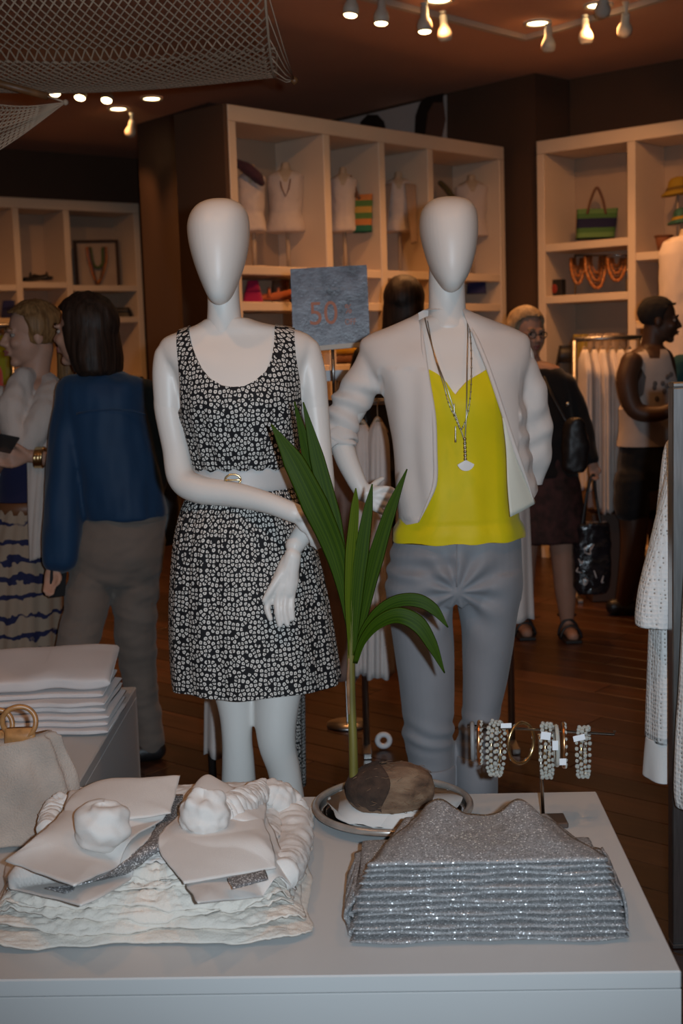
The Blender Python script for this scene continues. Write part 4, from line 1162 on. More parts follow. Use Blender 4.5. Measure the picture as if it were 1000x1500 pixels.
def onpile(px, py, lift):
    """point of the pile surface seen at a pixel, lifted"""
    z = ZJ
    for _ in range(4):
        p = atz(px, py, z+lift); z = HS(p.x, p.y)
    return atz(px, py, z+lift)
def lay(name, L_, R_, m, nu=44, nv=56, wav=.003, t=.0022, parent=LJ, seed=1, droop=.006, base=0.0, puff=.012):
    """soft sheet lying on the pile; edges are (px, py, lift above the pile)"""
    le = crom([tuple(onpile(*p)) for p in L_], nv); re = crom([tuple(onpile(*p)) for p in R_], nv); rows = []
    for i in range(nv):
        a, b = Vector(le[i]), Vector(re[i]); row = []
        for j in range(nu):
            s = j/(nu-1); p = a.lerp(b, s); f = min(s, 1-s, i/(nv-1), (nv-1-i)/(nv-1))
            e = 1-math.exp(-f*9)
            big = noise.noise(Vector((p.x*6, p.y*5, seed))); rg = 1-2*abs(noise.noise(Vector((p.x*6+p.y*5, p.y*3, seed*2.2)))); sm = noise.noise(Vector((p.x*22, p.y*18, seed)))
            p.z += puff*e+wav*(big+.9*rg+.35*sm)*(.3+.7*e)-droop*(1-e)*(.5+.5*big)
            h = HS(p.x, p.y)+.006+base
            if p.z < h: p.z = h
            p.x += .003*noise.noise(Vector((p.y*30, seed, 3))); p.y += .003*noise.noise(Vector((p.x*30, seed, 7)))
            row.append(p)
        rows.append(row)
    return link(name, thick(G().grid(rows).mesh(name), t, -1), parent, m)
lay('under_front', [(262, 1215, .004), (262, 1260, .004), (275, 1298, .004), (290, 1322, .004)], [(385, 1190, .004), (408, 1240, .004), (428, 1290, .004), (434, 1306, .004)], m_linen, seed=4, puff=.008)
lay('under_front', [(92, 1195, .004), (40, 1235, .004), (8, 1272, .004), (14, 1300, .004)], [(230, 1215, .004), (215, 1265, .004), (160, 1305, .004), (120, 1325, .004)], m_linen, seed=5, puff=.008)
lay('sequin_tank', [(250, 1165, .010), (236, 1198, .010), (208, 1243, .010), (140, 1288, .010), (66, 1302, .008)], [(268, 1165, .010), (256, 1200, .010), (255, 1238, .010), (246, 1270, .008), (95, 1309, .006)], m_seqtrim, wav=.0012, t=.002, seed=6, puff=.004, droop=0, base=.003)
lay('sequin_tank', [(335, 1288, .012), (340, 1303, .010)], [(388, 1276, .012), (392, 1290, .010)], m_seqtrim, 14, 14, wav=.001, t=.002, puff=.003, droop=0, base=.003)
lay('front_panel', [(102, 1160, .044), (90, 1192, .038), (52, 1228, .042), (8, 1262, .044)], [(262, 1140, .048), (246, 1186, .032), (205, 1250, .026), (108, 1299, .028)], m_linen, 56, 70, seed=7, t=.003, base=.014, wav=.003, droop=.002, puff=.010)
lay('front_panel', [(285, 1172, .028), (262, 1196, .018), (232, 1238, .013), (270, 1294, .012)], [(372, 1160, .026), (382, 1196, .020), (395, 1232, .018), (404, 1272, .016)], m_linen, 56, 70, seed=8, t=.003, base=.012, wav=.003, droop=.003, puff=.010)
lay('collar', [(90, 1200, .034), (104, 1165, .052), (150, 1141, .066), (210, 1138, .070), (264, 1134, .068)], [(98, 1212, .034), (130, 1206, .036), (170, 1200, .036), (215, 1196, .036), (250, 1190, .034)], m_linen, 30, 50, wav=.003, seed=9, puff=.006, droop=.004)
lay('collar', [(260, 1186, .030), (280, 1155, .048), (302, 1134, .064), (330, 1146, .058), (355, 1158, .044), (392, 1160, .030)], [(266, 1198, .028), (290, 1196, .030), (312, 1194, .030), (335, 1198, .030), (358, 1202, .028), (388, 1206, .020)], m_linen, 30, 50, wav=.003, seed=10, puff=.006, droop=.004)
# gathered sleeve at the right, cuff at the far left
def gathered(name, pts, m, amp=.010, sc=30, seed=0):
    c = crom([tuple(onpile(*p[:3]))+(p[3],) for p in pts], 90); g = G()
    g.tube([Vector(q[:3]) for q in c], [q[3]*(1+.18*noise.noise(Vector((i*.23, seed, 0)))) for i, q in enumerate(c)], 48)
    me = g.mesh(name)
    def f(co, n):
        q = Vector((co.x*sc*.55, co.y*sc*1.3, co.z*sc+seed)); q += Vector((noise.noise(q*.5), noise.noise(q*.5+Vector((4, 0, 0))), 0))
        return n*(amp*(.6*ridged(q)+.3*ridged(q*2.1)+.1*ridged(q*4.4)))
    displace(me, f)
    return link(name, me, LJ, m)
gathered('sleeve', [(378, 1160, .022, .018), (404, 1168, .018, .026), (424, 1188, .010, .030), (430, 1222, .004, .030), (424, 1262, .0, .026), (414, 1282, .0, .02)], m_linen, .011, 28, 1)
gathered('sleeve', [(70, 1216, .0, .016), (80, 1192, .008, .022), (96, 1176, .012, .022)], m_linen, .008, 34, 2)
z0 = ZJ+.012
def rosette(px, py, z, r, seed, peak=0):
    c = atz(px, py, z); rows = []
    for i in range(41):
        t = pi*(i+.02)/40.04; row = []
        for j in range(64):
            ph = 2*pi*j/64
            sp = sin(2*ph+6*t+seed+2*noise.noise(Vector((sin(t)*cos(ph)*2, sin(t)*sin(ph)*2, seed))))
            d = Vector((sin(t)*cos(ph), sin(t)*sin(ph), -cos(t)*.92))
            k = 1+.055*sp+.06*noise.noise(d*2.4+Vector((seed, 0, 0)))-.22*max(0, -cos(t)-.75)*3*(not peak)
            if peak: k += .30*max(0, noise.noise(d*2.2+Vector((seed*3, 1, 0))))+.25*max(0, d.z)*(.5+.5*cos(ph*2))
            row.append(c+d*r*k)
        rows.append(row)
    o = G().grid(rows, True, True).build('rosette', m_linen, LJ); o['label'] = 'knotted white fabric rosette'
zr1 = onpile(150, 1214, .04).z; zr2 = onpile(300, 1198, .036).z
rosette(150, 1208, zr1+.016, .050, 1.7)
rosette(300, 1194, zr2+.012, .042, 4.2, 1)
gathered('twisted_tie', [(318, 1196, .030, .022), (345, 1184, .034, .026), (368, 1170, .030, .022), (384, 1158, .024, .014)], m_linen, .010, 26, 5)

# ---------------- shirts folded on the left table
m_shirt = fabric('white_folded_cotton', (.66, .60, .58), var=.03, bump=.3)
sxc = -.815; syf = 3.235
for i in range(7):
    top = i == 6
    g = folded(.40-.006*i if not top else .36, .27, .0185 if not top else .042, 40+i, .004 if not top else .010, n=30, crease=.004)
    o = g.build('folded_shirt', m_shirt, None)
    o.location = (sxc+rs.uniform(-.008, .008)+(.012 if top else 0), syf+rs.uniform(-.008, .008)+.008*i, LT+.003+i*.0165); o.rotation_euler = (0, 0, rs.uniform(-.04, .04)+(.06 if top else 0))
    if top: o.rotation_euler.x = radians(7)
    tag(o, 'white cotton shirt, %s of the folded stack on the left table' % (['topmost and puffy', 'second from the top', 'third from the top', 'fourth from the top', 'fifth from the top', 'sixth from the top', 'lowest'][6-i]), 'shirt', 'folded shirts on the left table')
g = folded(.22, .24, .035, 77, .008); o = g.build('folded_shirt', m_shirt, None); o.location = (-1.14, 3.20, LT+.003); o.rotation_euler = (0, 0, .1)
tag(o, 'white shirt folded alone at the left edge beside the shirt stack', 'shirt', 'folded shirts on the left table')
for i in range(4):
    o = link('folded_shirt', folded(.22, .24, .028, 80+i, .006).mesh('folded_shirt'), None, m_shirt); o.location = (-1.14+rs.uniform(-.01, .01), 3.205, LT+.033+i*.026)
    tag(o, 'white shirt, %s at the left picture edge on the second shirt stack' % ['second from the bottom', 'middle one', 'second from the top', 'topmost'][i], 'shirt', 'folded shirts on the left table')
# slouchy woven bag with ring handles
m_bag = fabric('beige_slub_knit', (.40, .33, .28), var=.22, bump=1.0, bscale=260)
m_bamboo = mat('bamboo_ring', (.36, .17, .06), .35, var=.25, vscale=60)
bx = Vector((-.735, 2.60, TZ))
BAG = thing('woven_bag', 'slouchy beige woven bag with bamboo ring handles at the left edge', 'bag', (bx.x, bx.y, TZ))
rows = []
for i in range(50):
    t = i/49; z = .012+.215*t; w = lerp(.185, .118, t**1.3)*(1 if t < .96 else .94); d = lerp(.10, .035, t)
    row = []
    for j in range(90):
        a = 2*pi*j/90; k = 1+.07*sin(a*11+t*2)*(.4+.6*t)+.04*noise.noise(Vector((cos(a)*2, sin(a)*2, t*4)))
        row.append(bx+Vector((w*cos(a)*k+.02*t, d*sin(a)*k-.02*t, z-.012*(1-abs(cos(a)))*t*1.5)))
    rows.append(row)
g = G().grid(rows, True, True); me = g.mesh('pouch'); displace(me, lambda co, n: n*.004*noise.noise(co*25)); link('pouch', me, BAG, m_bag)
for (px, py, dy) in ((28, 1058, -.01), (-6, 1062, .02)):
    c = at(px, py, 2.575+dy); g = G()
    g.tube([c+Vector((.034*cos(t), .004*sin(t*2), .034*sin(t)*.95)) for t in np.linspace(0, 2*pi, 40)], .0055, 10, False); h_ = g.build('ring_handle', m_bamboo, BAG); h_['label'] = 'brown bamboo ring handle'
    g = G(); g.ring_loft([(c+Vector((.0, 0, -.012)), (.030, 0, 0), (0, .009, 0), 3), (c+Vector((0, 0, -.05)), (.034, 0, 0), (0, .010, 0), 3)], 20); g.build('handle_tab', m_bamboo, h_)
# ------------------------------------------------------------------ people
m_skin = mat('light_skin', (.42, .235, .165), .55, var=.06, vscale=12, spec=.35)
m_skin_d = mat('deep_brown_skin', (.070, .034, .020), .5, var=.08, vscale=12, spec=.4)
m_eyew = mat('eye_white', (.30, .26, .23), .4); m_iris = mat('dark_iris', (.02, .015, .012), .2)
m_lips = mat('rose_lips', (.30, .10, .085), .45)
def hair_mat(name, c, c2):
    m = mat(name, c, .55, spec=.25); N, L, b = nodes(m)
    t = N.new('ShaderNodeTexCoord'); mp = N.new('ShaderNodeMapping'); mp.inputs['Scale'].default_value = (90, 90, 6); L.new(t.outputs['Object'], mp.inputs[0])
    nz = N.new('ShaderNodeTexNoise'); nz.inputs['Scale'].default_value = 1; nz.inputs['Detail'].default_value = 4; L.new(mp.outputs[0], nz.inputs['Vector'])
    r = ramp(N, [(.35, c), (.7, c2)]); L.new(nz.outputs[0], r.inputs[0]); L.new(r.outputs[0], b.inputs['Base Color'])
    bp = N.new('ShaderNodeBump'); bp.inputs['Strength'].default_value = .5; bp.inputs['Distance'].default_value = .004; L.new(nz.outputs[0], bp.inputs['Height']); L.new(bp.outputs[0], b.inputs['Normal'])
    return m
m_blond = hair_mat('dark_blond_hair', (.12, .060, .022), (.28, .15, .06)); m_dark = hair_mat('dark_brown_hair', (.012, .007, .005), (.035, .02, .014)); m_ash = hair_mat('ash_blond_hair', (.22, .15, .085), (.40, .29, .18))
class Head:
    def __init__(s, c, yaw, k=1.0, pitch=0, roll=0):
        s.m = Matrix.Translation(c) @ Matrix.Rotation(yaw, 4, 'Z') @ Matrix.Rotation(pitch, 4, 'X') @ Matrix.Rotation(roll, 4, 'Y') @ Matrix.Scale(k, 4); s.k = k
    def p(s, x, y, z): return s.m @ Vector((x, y, z))
    def add(s, g):
        q = G()
        q.ball((0, .02, .032), (.073, .094, .082), 24, 16); q.ball((0, -.018, -.028), (.060, .071, .082), 24, 16)
        q.ball((0, -.022, -.068), (.050, .054, .042), 20, 14); q.ball((0, -.066, -.095), (.024, .022, .019), 14, 10)
        q.limb([(0, -.084, .014, .008), (0, -.098, -.008, .0095), (0, -.108, -.024, .0115)], 12, 4)
        for x in (-1, 1):
            q.ball((x*.012, -.097, -.030), .009, 10, 8); q.ball((x*.034, -.060, -.026), (.024, .026, .024), 14, 10); q.ball((x*.028, -.080, .021), (.024, .012, .008), 14, 8)
            q.ball((x*.073, .012, -.012), (.009, .019, .030), 12, 10)
        q.ball((0, -.090, -.053), (.021, .011, .0065), 14, 8); q.ball((0, -.088, -.064), (.018, .011, .007), 14, 8)
        q.xform(s.m); g.add(q.v, q.f)
    def neck(s, g, base, r=.050):
        a = s.p(0, .025, -.05); g.limb([(*a, .052*s.k), (*a.lerp(base, .5), r), (*base, r*1.15)], 18, 5)
    def features(s, root, brow=m_dark, lips=m_lips, body=None):
        par = body
        for x in (-1, 1):
            g = G().ball((0, 0, 0), .0115, 14, 10); g.xform(s.m @ Matrix.Translation((x*.031, -.0705, .003)) @ Matrix.Diagonal((1.15, .8, .72, 1))); e = g.build('eye', m_eyew, root)
            g = G().ball((0, 0, 0), .006, 12, 8); g.xform(s.m @ Matrix.Translation((x*.031, -.0775, .003)) @ Matrix.Diagonal((1, .6, 1, 1))); g.build('iris', m_iris, e)
            g = G(); g.limb([(*s.p(x*.014, -.087, .024), .003), (*s.p(x*.032, -.086, .030), .0036), (*s.p(x*.050, -.074, .024), .002)], 8, 5); g.build('eyebrow', brow, root)
        g = G(); g.limb([(*s.p(-.020, -.092, -.054), .002), (*s.p(-.008, -.1005, -.0515), .0044), (*s.p(.008, -.1005, -.0515), .0044), (*s.p(.020, -.092, -.054), .002)], 8, 5)
        g.limb([(*s.p(-.018, -.091, -.057), .002), (*s.p(0, -.0995, -.064), .0056), (*s.p(.018, -.091, -.057), .002)], 8, 5)
        link('lips', g.remesh('lips', .0016, 2), root, lips)
    def hairshell(s, g, grow=.014, front=-.055, low=-.05):
        """cap of hair around the skull, open at the face"""
        n = 40; rows = []
        for i in range(22):
            t = pi*(i+.05)/22*.80; row = []
            for j in range(n):
                a = 2*pi*j/n; x = sin(t)*cos(a); y = sin(t)*sin(a); z = cos(t)
                p = Vector((x*(.074+grow), .02+y*(.095+grow), .032+z*(.083+grow)))
                if p.y < -.02 and p.z < .075: # pull the fringe up to the hairline
                    p.z = max(p.z, .045+.05*(1-abs(x))**.5); p.y = max(p.y, front-.02)
                p += Vector((x, y, z))*.004*noise.noise(Vector((x*5, y*5, z*3)))
                row.append(s.m @ p)
            rows.append(row)
        g.grid(rows, True, True)
def body_mesh(g, vox=.006): return g.remesh('body', vox, 5)
def finger_hand(g, wrist, tip, side, w=.036, r=.0075, curl=.02, fwd=Vector((0, -1, 0)), thumb=1):
    """simple hanging hand: palm + four fingers + thumb"""
    d = (tip-wrist); L_ = d.length; d.normalize(); s = d.cross(fwd).normalized()*side; f = s.cross(d).normalized()*(1 if s.cross(d).dot(fwd) > 0 else -1)
    kn = wrist+d*L_*.48
    for k, o_ in enumerate((-1.5, -.5, .5, 1.5)):
        a = kn+s*(o_*w/3.3); ln = L_*.52*(.88, 1, .95, .76)[k]
        g.limb([(*wrist.lerp(a, .15), .0155), (*wrist.lerp(a, .7), .0135), (*a, r*1.2), (*(a+d*ln*.5+f*curl*.3), r), (*(a+d*ln+f*curl), r*.75)], 10, 4)
    t0 = wrist+d*L_*.15-s*(thumb*w*.35); g.limb([(*t0, r*1.5), (*(t0+d*L_*.28-s*thumb*.018+f*.01), r*1.2), (*(t0+d*L_*.48-s*thumb*.016+f*.018), r*.85)], 10, 4)
def foldn(amp, sc, stretch=1.0, extra=None):
    def f(co, n):
        v = amp*(noise.noise(Vector((co.x*sc, co.y*sc, co.z*sc*stretch)))+.5*noise.noise(Vector((co.x*sc*2.2, co.y*sc*2.2, co.z*sc*2.2*stretch))))
        if extra: v += extra(co)
        return n*v
    return f

# ---------------- dark haired woman in the blue blouse, seen from behind
YB = 4.45
m_blue = fabric('royal_blue_chiffon', (.008, .036, .090), var=.08, rough=.6, bump=.1)
m_khaki = fabric('khaki_cotton_twill', (.165, .135, .115), var=.06, bump=.3)
m_black = mat('black_leather', (.012, .011, .012), .45, var=.2, vscale=30); m_phone = mat('dark_phone_glass', (.02, .022, .025), .15)
PB = thing('person', 'woman with dark bobbed hair in a blue blouse and khaki trousers, seen from behind', 'person', (at(180, 1100, YB).x, YB, 0), 0, 'shoppers')
H = Head(at(121, 486, YB), radians(-112), 1.0, 0, 0)
g = G(); H.add(g); nb = at(145, 556, YB+.01); H.neck(g, nb)
g.ring_loft([band(*r[:3], YB, r[3], r[4]) for r in crom([(545, 125, 175, .05, 0), (558, 105, 205, .08, 0), (585, 98, 214, .095, 0), (650, 105, 220, .10, 0), (720, 120, 232, .095, .01), (770, 118, 230, .10, .01), (810, 118, 222, .095, .01), (832, 130, 210, .07, .01)], 30)], 32)
g.limb([jp(108, 572, YB-.02, .050), jp(100, 640, YB-.04, .043), jp(96, 705, YB-.05, .038), jp(88, 765, YB-.09, .032), jp(78, 822, YB-.12, .024)], 16, 6)
finger_hand(g, at(78, 824, YB-.122), at(72, 872, YB-.135), 1, curl=.025)
g.limb([jp(208, 575, YB+.03, .050), jp(222, 640, YB+.05, .043), jp(226, 700, YB+.05, .038), jp(212, 740, YB-.02, .03)], 16, 6)
g.limb([jp(134, 850, YB-.02, .065), jp(122, 920, YB-.06, .058), jp(104, 985, YB-.12, .048), jp(102, 1060, YB-.08, .045), jp(108, 1120, YB-.03, .034)], 16, 6)
g.limb([jp(198, 850, YB+.02, .07), jp(198, 930, YB+.03, .06), jp(203, 990, YB+.05, .048), jp(213, 1050, YB+.06, .042), jp(221, 1095, YB+.06, .032)], 16, 6)
for px, py, dy in ((112, 1120, 0), (218, 1098, .06)):
    a = at(px, py, YB+dy); g.limb([(a.x+.02, a.y, .045, .032), (a.x-.04, a.y-.02, .04, .03), (a.x-.12, a.y-.04, .028, .024)], 14, 5)
link('body', body_mesh(g), PB, m_skin); H.features(PB)
g = G(); H.hairshell(g, .02)
hp = lambda *a: H.p(*a)
g.ring_loft([(hp(0, .030, .02), H.m.to_3x3() @ Vector((.092, 0, 0)), H.m.to_3x3() @ Vector((0, .092, 0)), 2.2), (hp(0, .038, -.03), H.m.to_3x3() @ Vector((.10, 0, 0)), H.m.to_3x3() @ Vector((0, .088, 0)), 2.2), (hp(0, .05, -.09), H.m.to_3x3() @ Vector((.108, 0, 0)), H.m.to_3x3() @ Vector((0, .078, 0)), 2.2), (hp(0, .056, -.135), H.m.to_3x3() @ Vector((.10, 0, 0)), H.m.to_3x3() @ Vector((0, .068, 0)), 2.2), (hp(0, .06, -.15), H.m.to_3x3() @ Vector((.085, 0, 0)), H.m.to_3x3() @ Vector((0, .055, 0)), 2.2)], 36)
me = g.remesh('hair', .006, 4); displace(me, lambda co, n: n*.004*noise.noise(Vector((co.x*60, co.y*60, co.z*5)))); link('hair', me, PB, m_dark)
g = G()
g.ring_loft([band(*r[:3], YB, r[3], r[4]) for r in crom([(546, 120, 182, .06, 0), (554, 104, 204, .085, 0), (566, 92, 216, .105, 0), (590, 88, 218, .118, 0), (650, 94, 226, .128, 0), (710, 108, 238, .135, .0), (745, 116, 246, .142, 0), (757, 122, 246, .142, 0)], 36)], 40)
g.limb([jp(108, 576, YB-.02, .066), jp(100, 640, YB-.04, .068), jp(97, 705, YB-.055, .070), jp(92, 765, YB-.085, .068), jp(87, 818, YB-.11, .058)], 20, 8)
g.limb([jp(206, 578, YB+.03, .062), jp(221, 640, YB+.05, .058), jp(226, 700, YB+.05, .052), jp(215, 735, YB, .04)], 18, 6)
me = g.remesh('blouse', .007, 4); displace(me, foldn(.011, 11, .35)); bl = link('blouse', me, PB, m_blue)
g = G(); g.tube([at(x, y, YB-.118-.01*sin((x-115)/100*pi)) for x, y in ((112, 606), (135, 602), (165, 600), (195, 602), (214, 608))], .003, 8); g.build('yoke_seam', m_blue, bl)
g = G()
g.ring_loft([band(*r[:3], YB, r[3], r[4]) for r in crom([(735, 120, 238, .118, .01), (765, 112, 242, .13, .01), (805, 100, 241, .135, .01), (835, 100, 236, .12, .01), (855, 110, 225, .08, 0)], 20)], 36)
g.limb([jp(134, 845, YB-.02, .080), jp(122, 905, YB-.06, .076), jp(104, 985, YB-.12, .064), jp(102, 1060, YB-.08, .058), jp(106, 1110, YB-.04, .054)], 18, 7)
g.limb([jp(198, 840, YB+.02, .086), jp(198, 910, YB+.03, .078), jp(203, 985, YB+.05, .064), jp(213, 1045, YB+.06, .055), jp(221, 1090, YB+.06, .050)], 18, 7)
me = g.remesh('trousers', .007, 4); displace(me, foldn(.006, 10, 2.2, lambda co: .004*sin(co.z*60+co.x*25)*math.exp(-((co.z-.62)/.12)**2))); tr2 = link('trousers', me, PB, m_khaki)
g = G(); g.ring_loft([band(752+dy, 117, 240, YB, .124, .01, 2.2, gr) for dy, gr in ((0, 0), (1, .004), (10, .006), (11, 0))], 40); g.build('waistband', m_khaki, tr2)
G().bbox((-.035, -.004, -.045), (.035, .004, .045), .003).xform(Matrix.Translation(at(86, 846, YB-.15)) @ Matrix.Rotation(.2, 4, 'Y') @ Matrix.Rotation(1.0, 4, 'Z'))
ph = G().bbox((-.034, -.0045, -.062), (.034, .0045, .062), .003); ph.xform(Matrix.Translation(at(85, 848, YB-.115)) @ Matrix.Rotation(.12, 4, 'Y') @ Matrix.Rotation(.9, 4, 'Z'))
tag(ph.build('phone', m_phone, None, False), 'dark phone held in the lowered hand of the woman in blue', 'phone')
for px, py, dy in ((112, 1120, 0), (218, 1098, .06)):
    a = at(px, py, YB+dy); g = G(); g.limb([(a.x+.03, a.y, .036, .036), (a.x-.04, a.y-.02, .034, .036), (a.x-.13, a.y-.042, .026, .028)], 16, 5); link('shoe', g.remesh('shoe', .006, 3), PB, m_black)
# black shoulder bag on her far side
SB = thing('shoulder_bag', 'black shoulder bag behind the woman in blue', 'bag', (at(243, 790, YB+.14).x, YB+.14, at(243, 795, YB+.14).z), 0)
g = G(); g.ring_loft([band(y, 220+dx, 264-dx, YB+.15, .10, 0, 3) for y, dx in ((690, 8), (694, 2), (740, 0), (788, 0), (795, 4))], 28); me = g.remesh('bag_body', .006, 3); displace(me, foldn(.004, 14)); link('bag_body', me, SB, m_black)
g = G(); g.limb([jp(228, 692, YB+.1, .009), jp(228, 640, YB+.125, .009), jp(222, 590, YB+.12, .009), jp(207, 555, YB+.06, .009)], 10, 6); g.build('strap', m_black, SB)
g = G().ball(at(231, 702, YB+.03), .009, 10, 8); g.build('clasp', m_gold, SB)

# ---------------- blonde woman with the white scarf
YA = 4.78
m_scarf = fabric('white_knit_scarf', (.50, .43, .39), var=.06, bump=.6, bscale=220); m_cardi = fabric('off_white_cardigan', (.48, .42, .38), var=.05, bump=.4)
m_navy = fabric('navy_jersey', (.016, .016, .05), var=.1); m_tan = mat('tan_leather_belt', (.14, .055, .022), .5)
def skirt_mat():
    m = mat('beige_navy_wave_print', (.30, .22, .16), .85, spec=.2); N, L, b = nodes(m)
    t = N.new('ShaderNodeTexCoord'); nz = N.new('ShaderNodeTexNoise'); nz.inputs['Scale'].default_value = 7; nz.inputs['Detail'].default_value = 3; L.new(t.outputs['Object'], nz.inputs['Vector'])
    wv = N.new('ShaderNodeTexWave'); wv.bands_direction = 'Z'; wv.inputs['Scale'].default_value = 4.6; wv.inputs['Distortion'].default_value = 3.2; wv.inputs['Detail'].default_value = 2; wv.inputs['Detail Scale'].default_value = 4
    L.new(t.outputs['Object'], wv.inputs['Vector'])
    ad = N.new('ShaderNodeMath'); ad.operation = 'ADD'; L.new(wv.outputs['Fac'], ad.inputs[0]); L.new(nz.outputs[0], ad.inputs[1])
    r = ramp(N, [(.0, (.30, .225, .165)), (.66, (.30, .225, .165)), (.70, (.018, .02, .06))]); sc = N.new('ShaderNodeMath'); sc.operation = 'MULTIPLY'; sc.inputs[1].default_value = .52; L.new(ad.outputs[0], sc.inputs[0]); L.new(sc.outputs[0], r.inputs[0]); L.new(r.outputs[0], b.inputs['Base Color'])
    return m
m_skirt = skirt_mat()
PA = thing('person', 'blonde woman with a white scarf and wavy striped skirt at the left edge', 'person', (at(20, 1050, YA).x, YA, 0), 0, 'shoppers')
H = Head(at(45, 490, YA), radians(-66), 1.0, radians(4), 0)
g = G(); H.add(g); H.neck(g, at(50, 566, YA+.01))
g.ring_loft([band(*r[:3], YA, r[3], r[4]) for r in crom([(555, 28, 72, .05, 0), (568, 0, 92, .08, 0), (600, -10, 96, .10, 0), (660, -6, 88, .10, 0), (730, -4, 76, .095, 0), (790, -22, 84, .11, 0), (840, -22, 84, .1, 0)], 24)], 28)
g.limb([jp(90, 585, YA-.01, .045), jp(98, 640, YA-.01, .04), jp(92, 682, YA-.05, .036), jp(66, 672, YA-.16, .028), jp(44, 668, YA-.20, .024)], 16, 6)
w_ = at(44, 668, YA-.20)
d = YA-.21
for k, (a_, b_, c_) in enumerate((((18, 660), (6, 655), (-4, 652)), ((16, 668), (3, 664), (-8, 661)), ((17, 675), (4, 674), (-6, 672)), ((20, 682), (8, 682), (0, 681)))):
    g.limb([(*w_, .018), jp(*a_, d, .0105), jp(*b_, d-.02, .009), jp(*c_, d-.03, .007)], 10, 4)
g.limb([(*w_, .014), jp(30, 656, d-.01, .011), jp(16, 648, d-.03, .008)], 10, 4)
g.limb([jp(-6, 590, YA-.02, .045), jp(-22, 650, YA-.03, .04), jp(-18, 690, YA-.1, .034), jp(2, 676, YA-.22, .022)], 14, 6)
g.limb([jp(55, 830, YA, .08), jp(58, 950, YA, .06), jp(58, 1040, YA, .04)], 14, 5); g.limb([jp(5, 830, YA, .08), jp(2, 950, YA, .06), jp(0, 1040, YA, .04)], 14, 5)
for px in (58, 0):
    a = at(px, 1040, YA); g.limb([(a.x+.02, a.y, .04, .034), (a.x-.06, a.y-.04, .036, .03), (a.x-.12, a.y-.06, .026, .022)], 12, 5)
    g.limb([(a.x, a.y, a.z, .04), (a.x, a.y, .05, .03)], 12, 3)
link('body', body_mesh(g), PA, m_skin); H.features(PA, m_blond)
g = G(); H.hairshell(g, .012)
g.limb([(*H.p(0, .10, .02), .04), (*H.p(.0, .125, -.04), .040), (*H.p(0, .12, -.12), .038), (*H.p(-.01, .105, -.20), .032), (*H.p(-.02, .10, -.28), .02)], 18, 6)
me = g.remesh('hair', .005, 3); displace(me, lambda co, n: n*.003*noise.noise(Vector((co.x*70, co.y*70, co.z*6)))); link('hair', me, PA, m_blond)
g = G().ball(H.p(-.078, .004, -.05), .0065, 12, 8); g.build('earring', m_shell, PA)
g = G(); g.ring_loft([band(*r[:3], YA, r[3], r[4]) for r in crom([(585, 0, 88, .105, 0), (640, 0, 88, .115, 0), (700, -2, 82, .108, 0), (740, -4, 78, .104, 0)], 18)], 28)
me = g.remesh('navy_top', .007, 3); link('navy_top', me, PA, m_navy)
g = G(); rows = []
NSK = 120
for i, r in enumerate(crom([(738, -6, 80, .11, 0), (760, -16, 86, .12, 0), (820, -34, 92, .15, 0), (900, -46, 96, .17, 0), (985, -56, 99, .19, 0), (1040, -60, 100, .2, 0)], 40)):
    c, a, b, e = band(r[0], r[1], r[2], YA, r[3]); t = i/39
    rows.append([c+a*cos(2*pi*j/NSK)*(1+.03*t*sin(j*.9))+b*sin(2*pi*j/NSK)*(1+.05*(.3+t)*sin(j*.9+.4*sin(j*.21))) for j in range(NSK)])
g.grid(rows, True); link('skirt', thick(g.mesh('skirt'), .003), PA, m_skirt)
g = G(); rows = []
for py, gr in ((733, .0), (734, .008), (749, .009), (751, 0)):
    c, a, b, e = band(py, -5, 79, YA, .106, 0, 2.2, gr); rows.append([c+a*cos(2*pi*j/48)+b*sin(2*pi*j/48) for j in range(48)])
g.grid(rows, True); link('belt', thick(g.mesh('belt'), .003), PA, m_tan)
# open cardigan sleeves + panels, scarf
g = G()
g.limb([jp(88, 582, YA, .058), jp(98, 635, YA, .056), jp(96, 672, YA-.04, .05), jp(78, 676, YA-.11, .042)], 18, 7)
g.limb([jp(-2, 585, YA-.02, .058), jp(-20, 645, YA-.03, .056), jp(-18, 690, YA-.08, .05)], 18, 7)
g.ring_loft([band(*r[:3], YA+.02, r[3], r[4]) for r in crom([(560, 18, 82, .07, .01), (570, -4, 98, .095, .01), (600, -14, 102, .12, .01), (650, -10, 96, .12, .02), (730, -8, 88, .11, .035)], 18)], 28)
me = g.remesh('cardigan', .007, 3); displace(me, foldn(.005, 14)); cg = link('cardigan', me, PA, m_cardi)
sc = G()
sc.limb([(*at(34, 553, YA-.075), .042), (*at(22, 590, YA-.12), .055), (*at(20, 625, YA-.14), .055), (*at(40, 648, YA-.145), .055), (*at(62, 612, YA-.13), .055), (*at(72, 572, YA-.04), .045), (*at(64, 558, YA+.05), .04), (*at(42, 556, YA+.04), .04), (*at(34, 553, YA-.075), .042)], 18, 6)
me = sc.remesh('scarf', .006, 3); displace(me, foldn(.010, 16, .6)); link('scarf', me, PA, m_scarf)
sheet('scarf_tail', ([at(36, 600, YA-.14), at(40, 680, YA-.165), at(42, 760, YA-.165), at(44, 822, YA-.165)], [at(76, 600, YA-.12), at(74, 680, YA-.15), at(70, 760, YA-.155), at(70, 812, YA-.155)]), 16, 40, m_scarf, PA, .012, .010, .004)
g = G(); c = at(58, 670, YA-.185)
for k in range(3): g.tube([c+Vector(((k-1)*.012+.004*cos(t), .034*sin(t), .034*cos(t))) for t in np.linspace(0, 2*pi, 28)], .006, 8, False)
link('bracelet', g.remesh('bracelet', .004, 1), PA, m_gold)
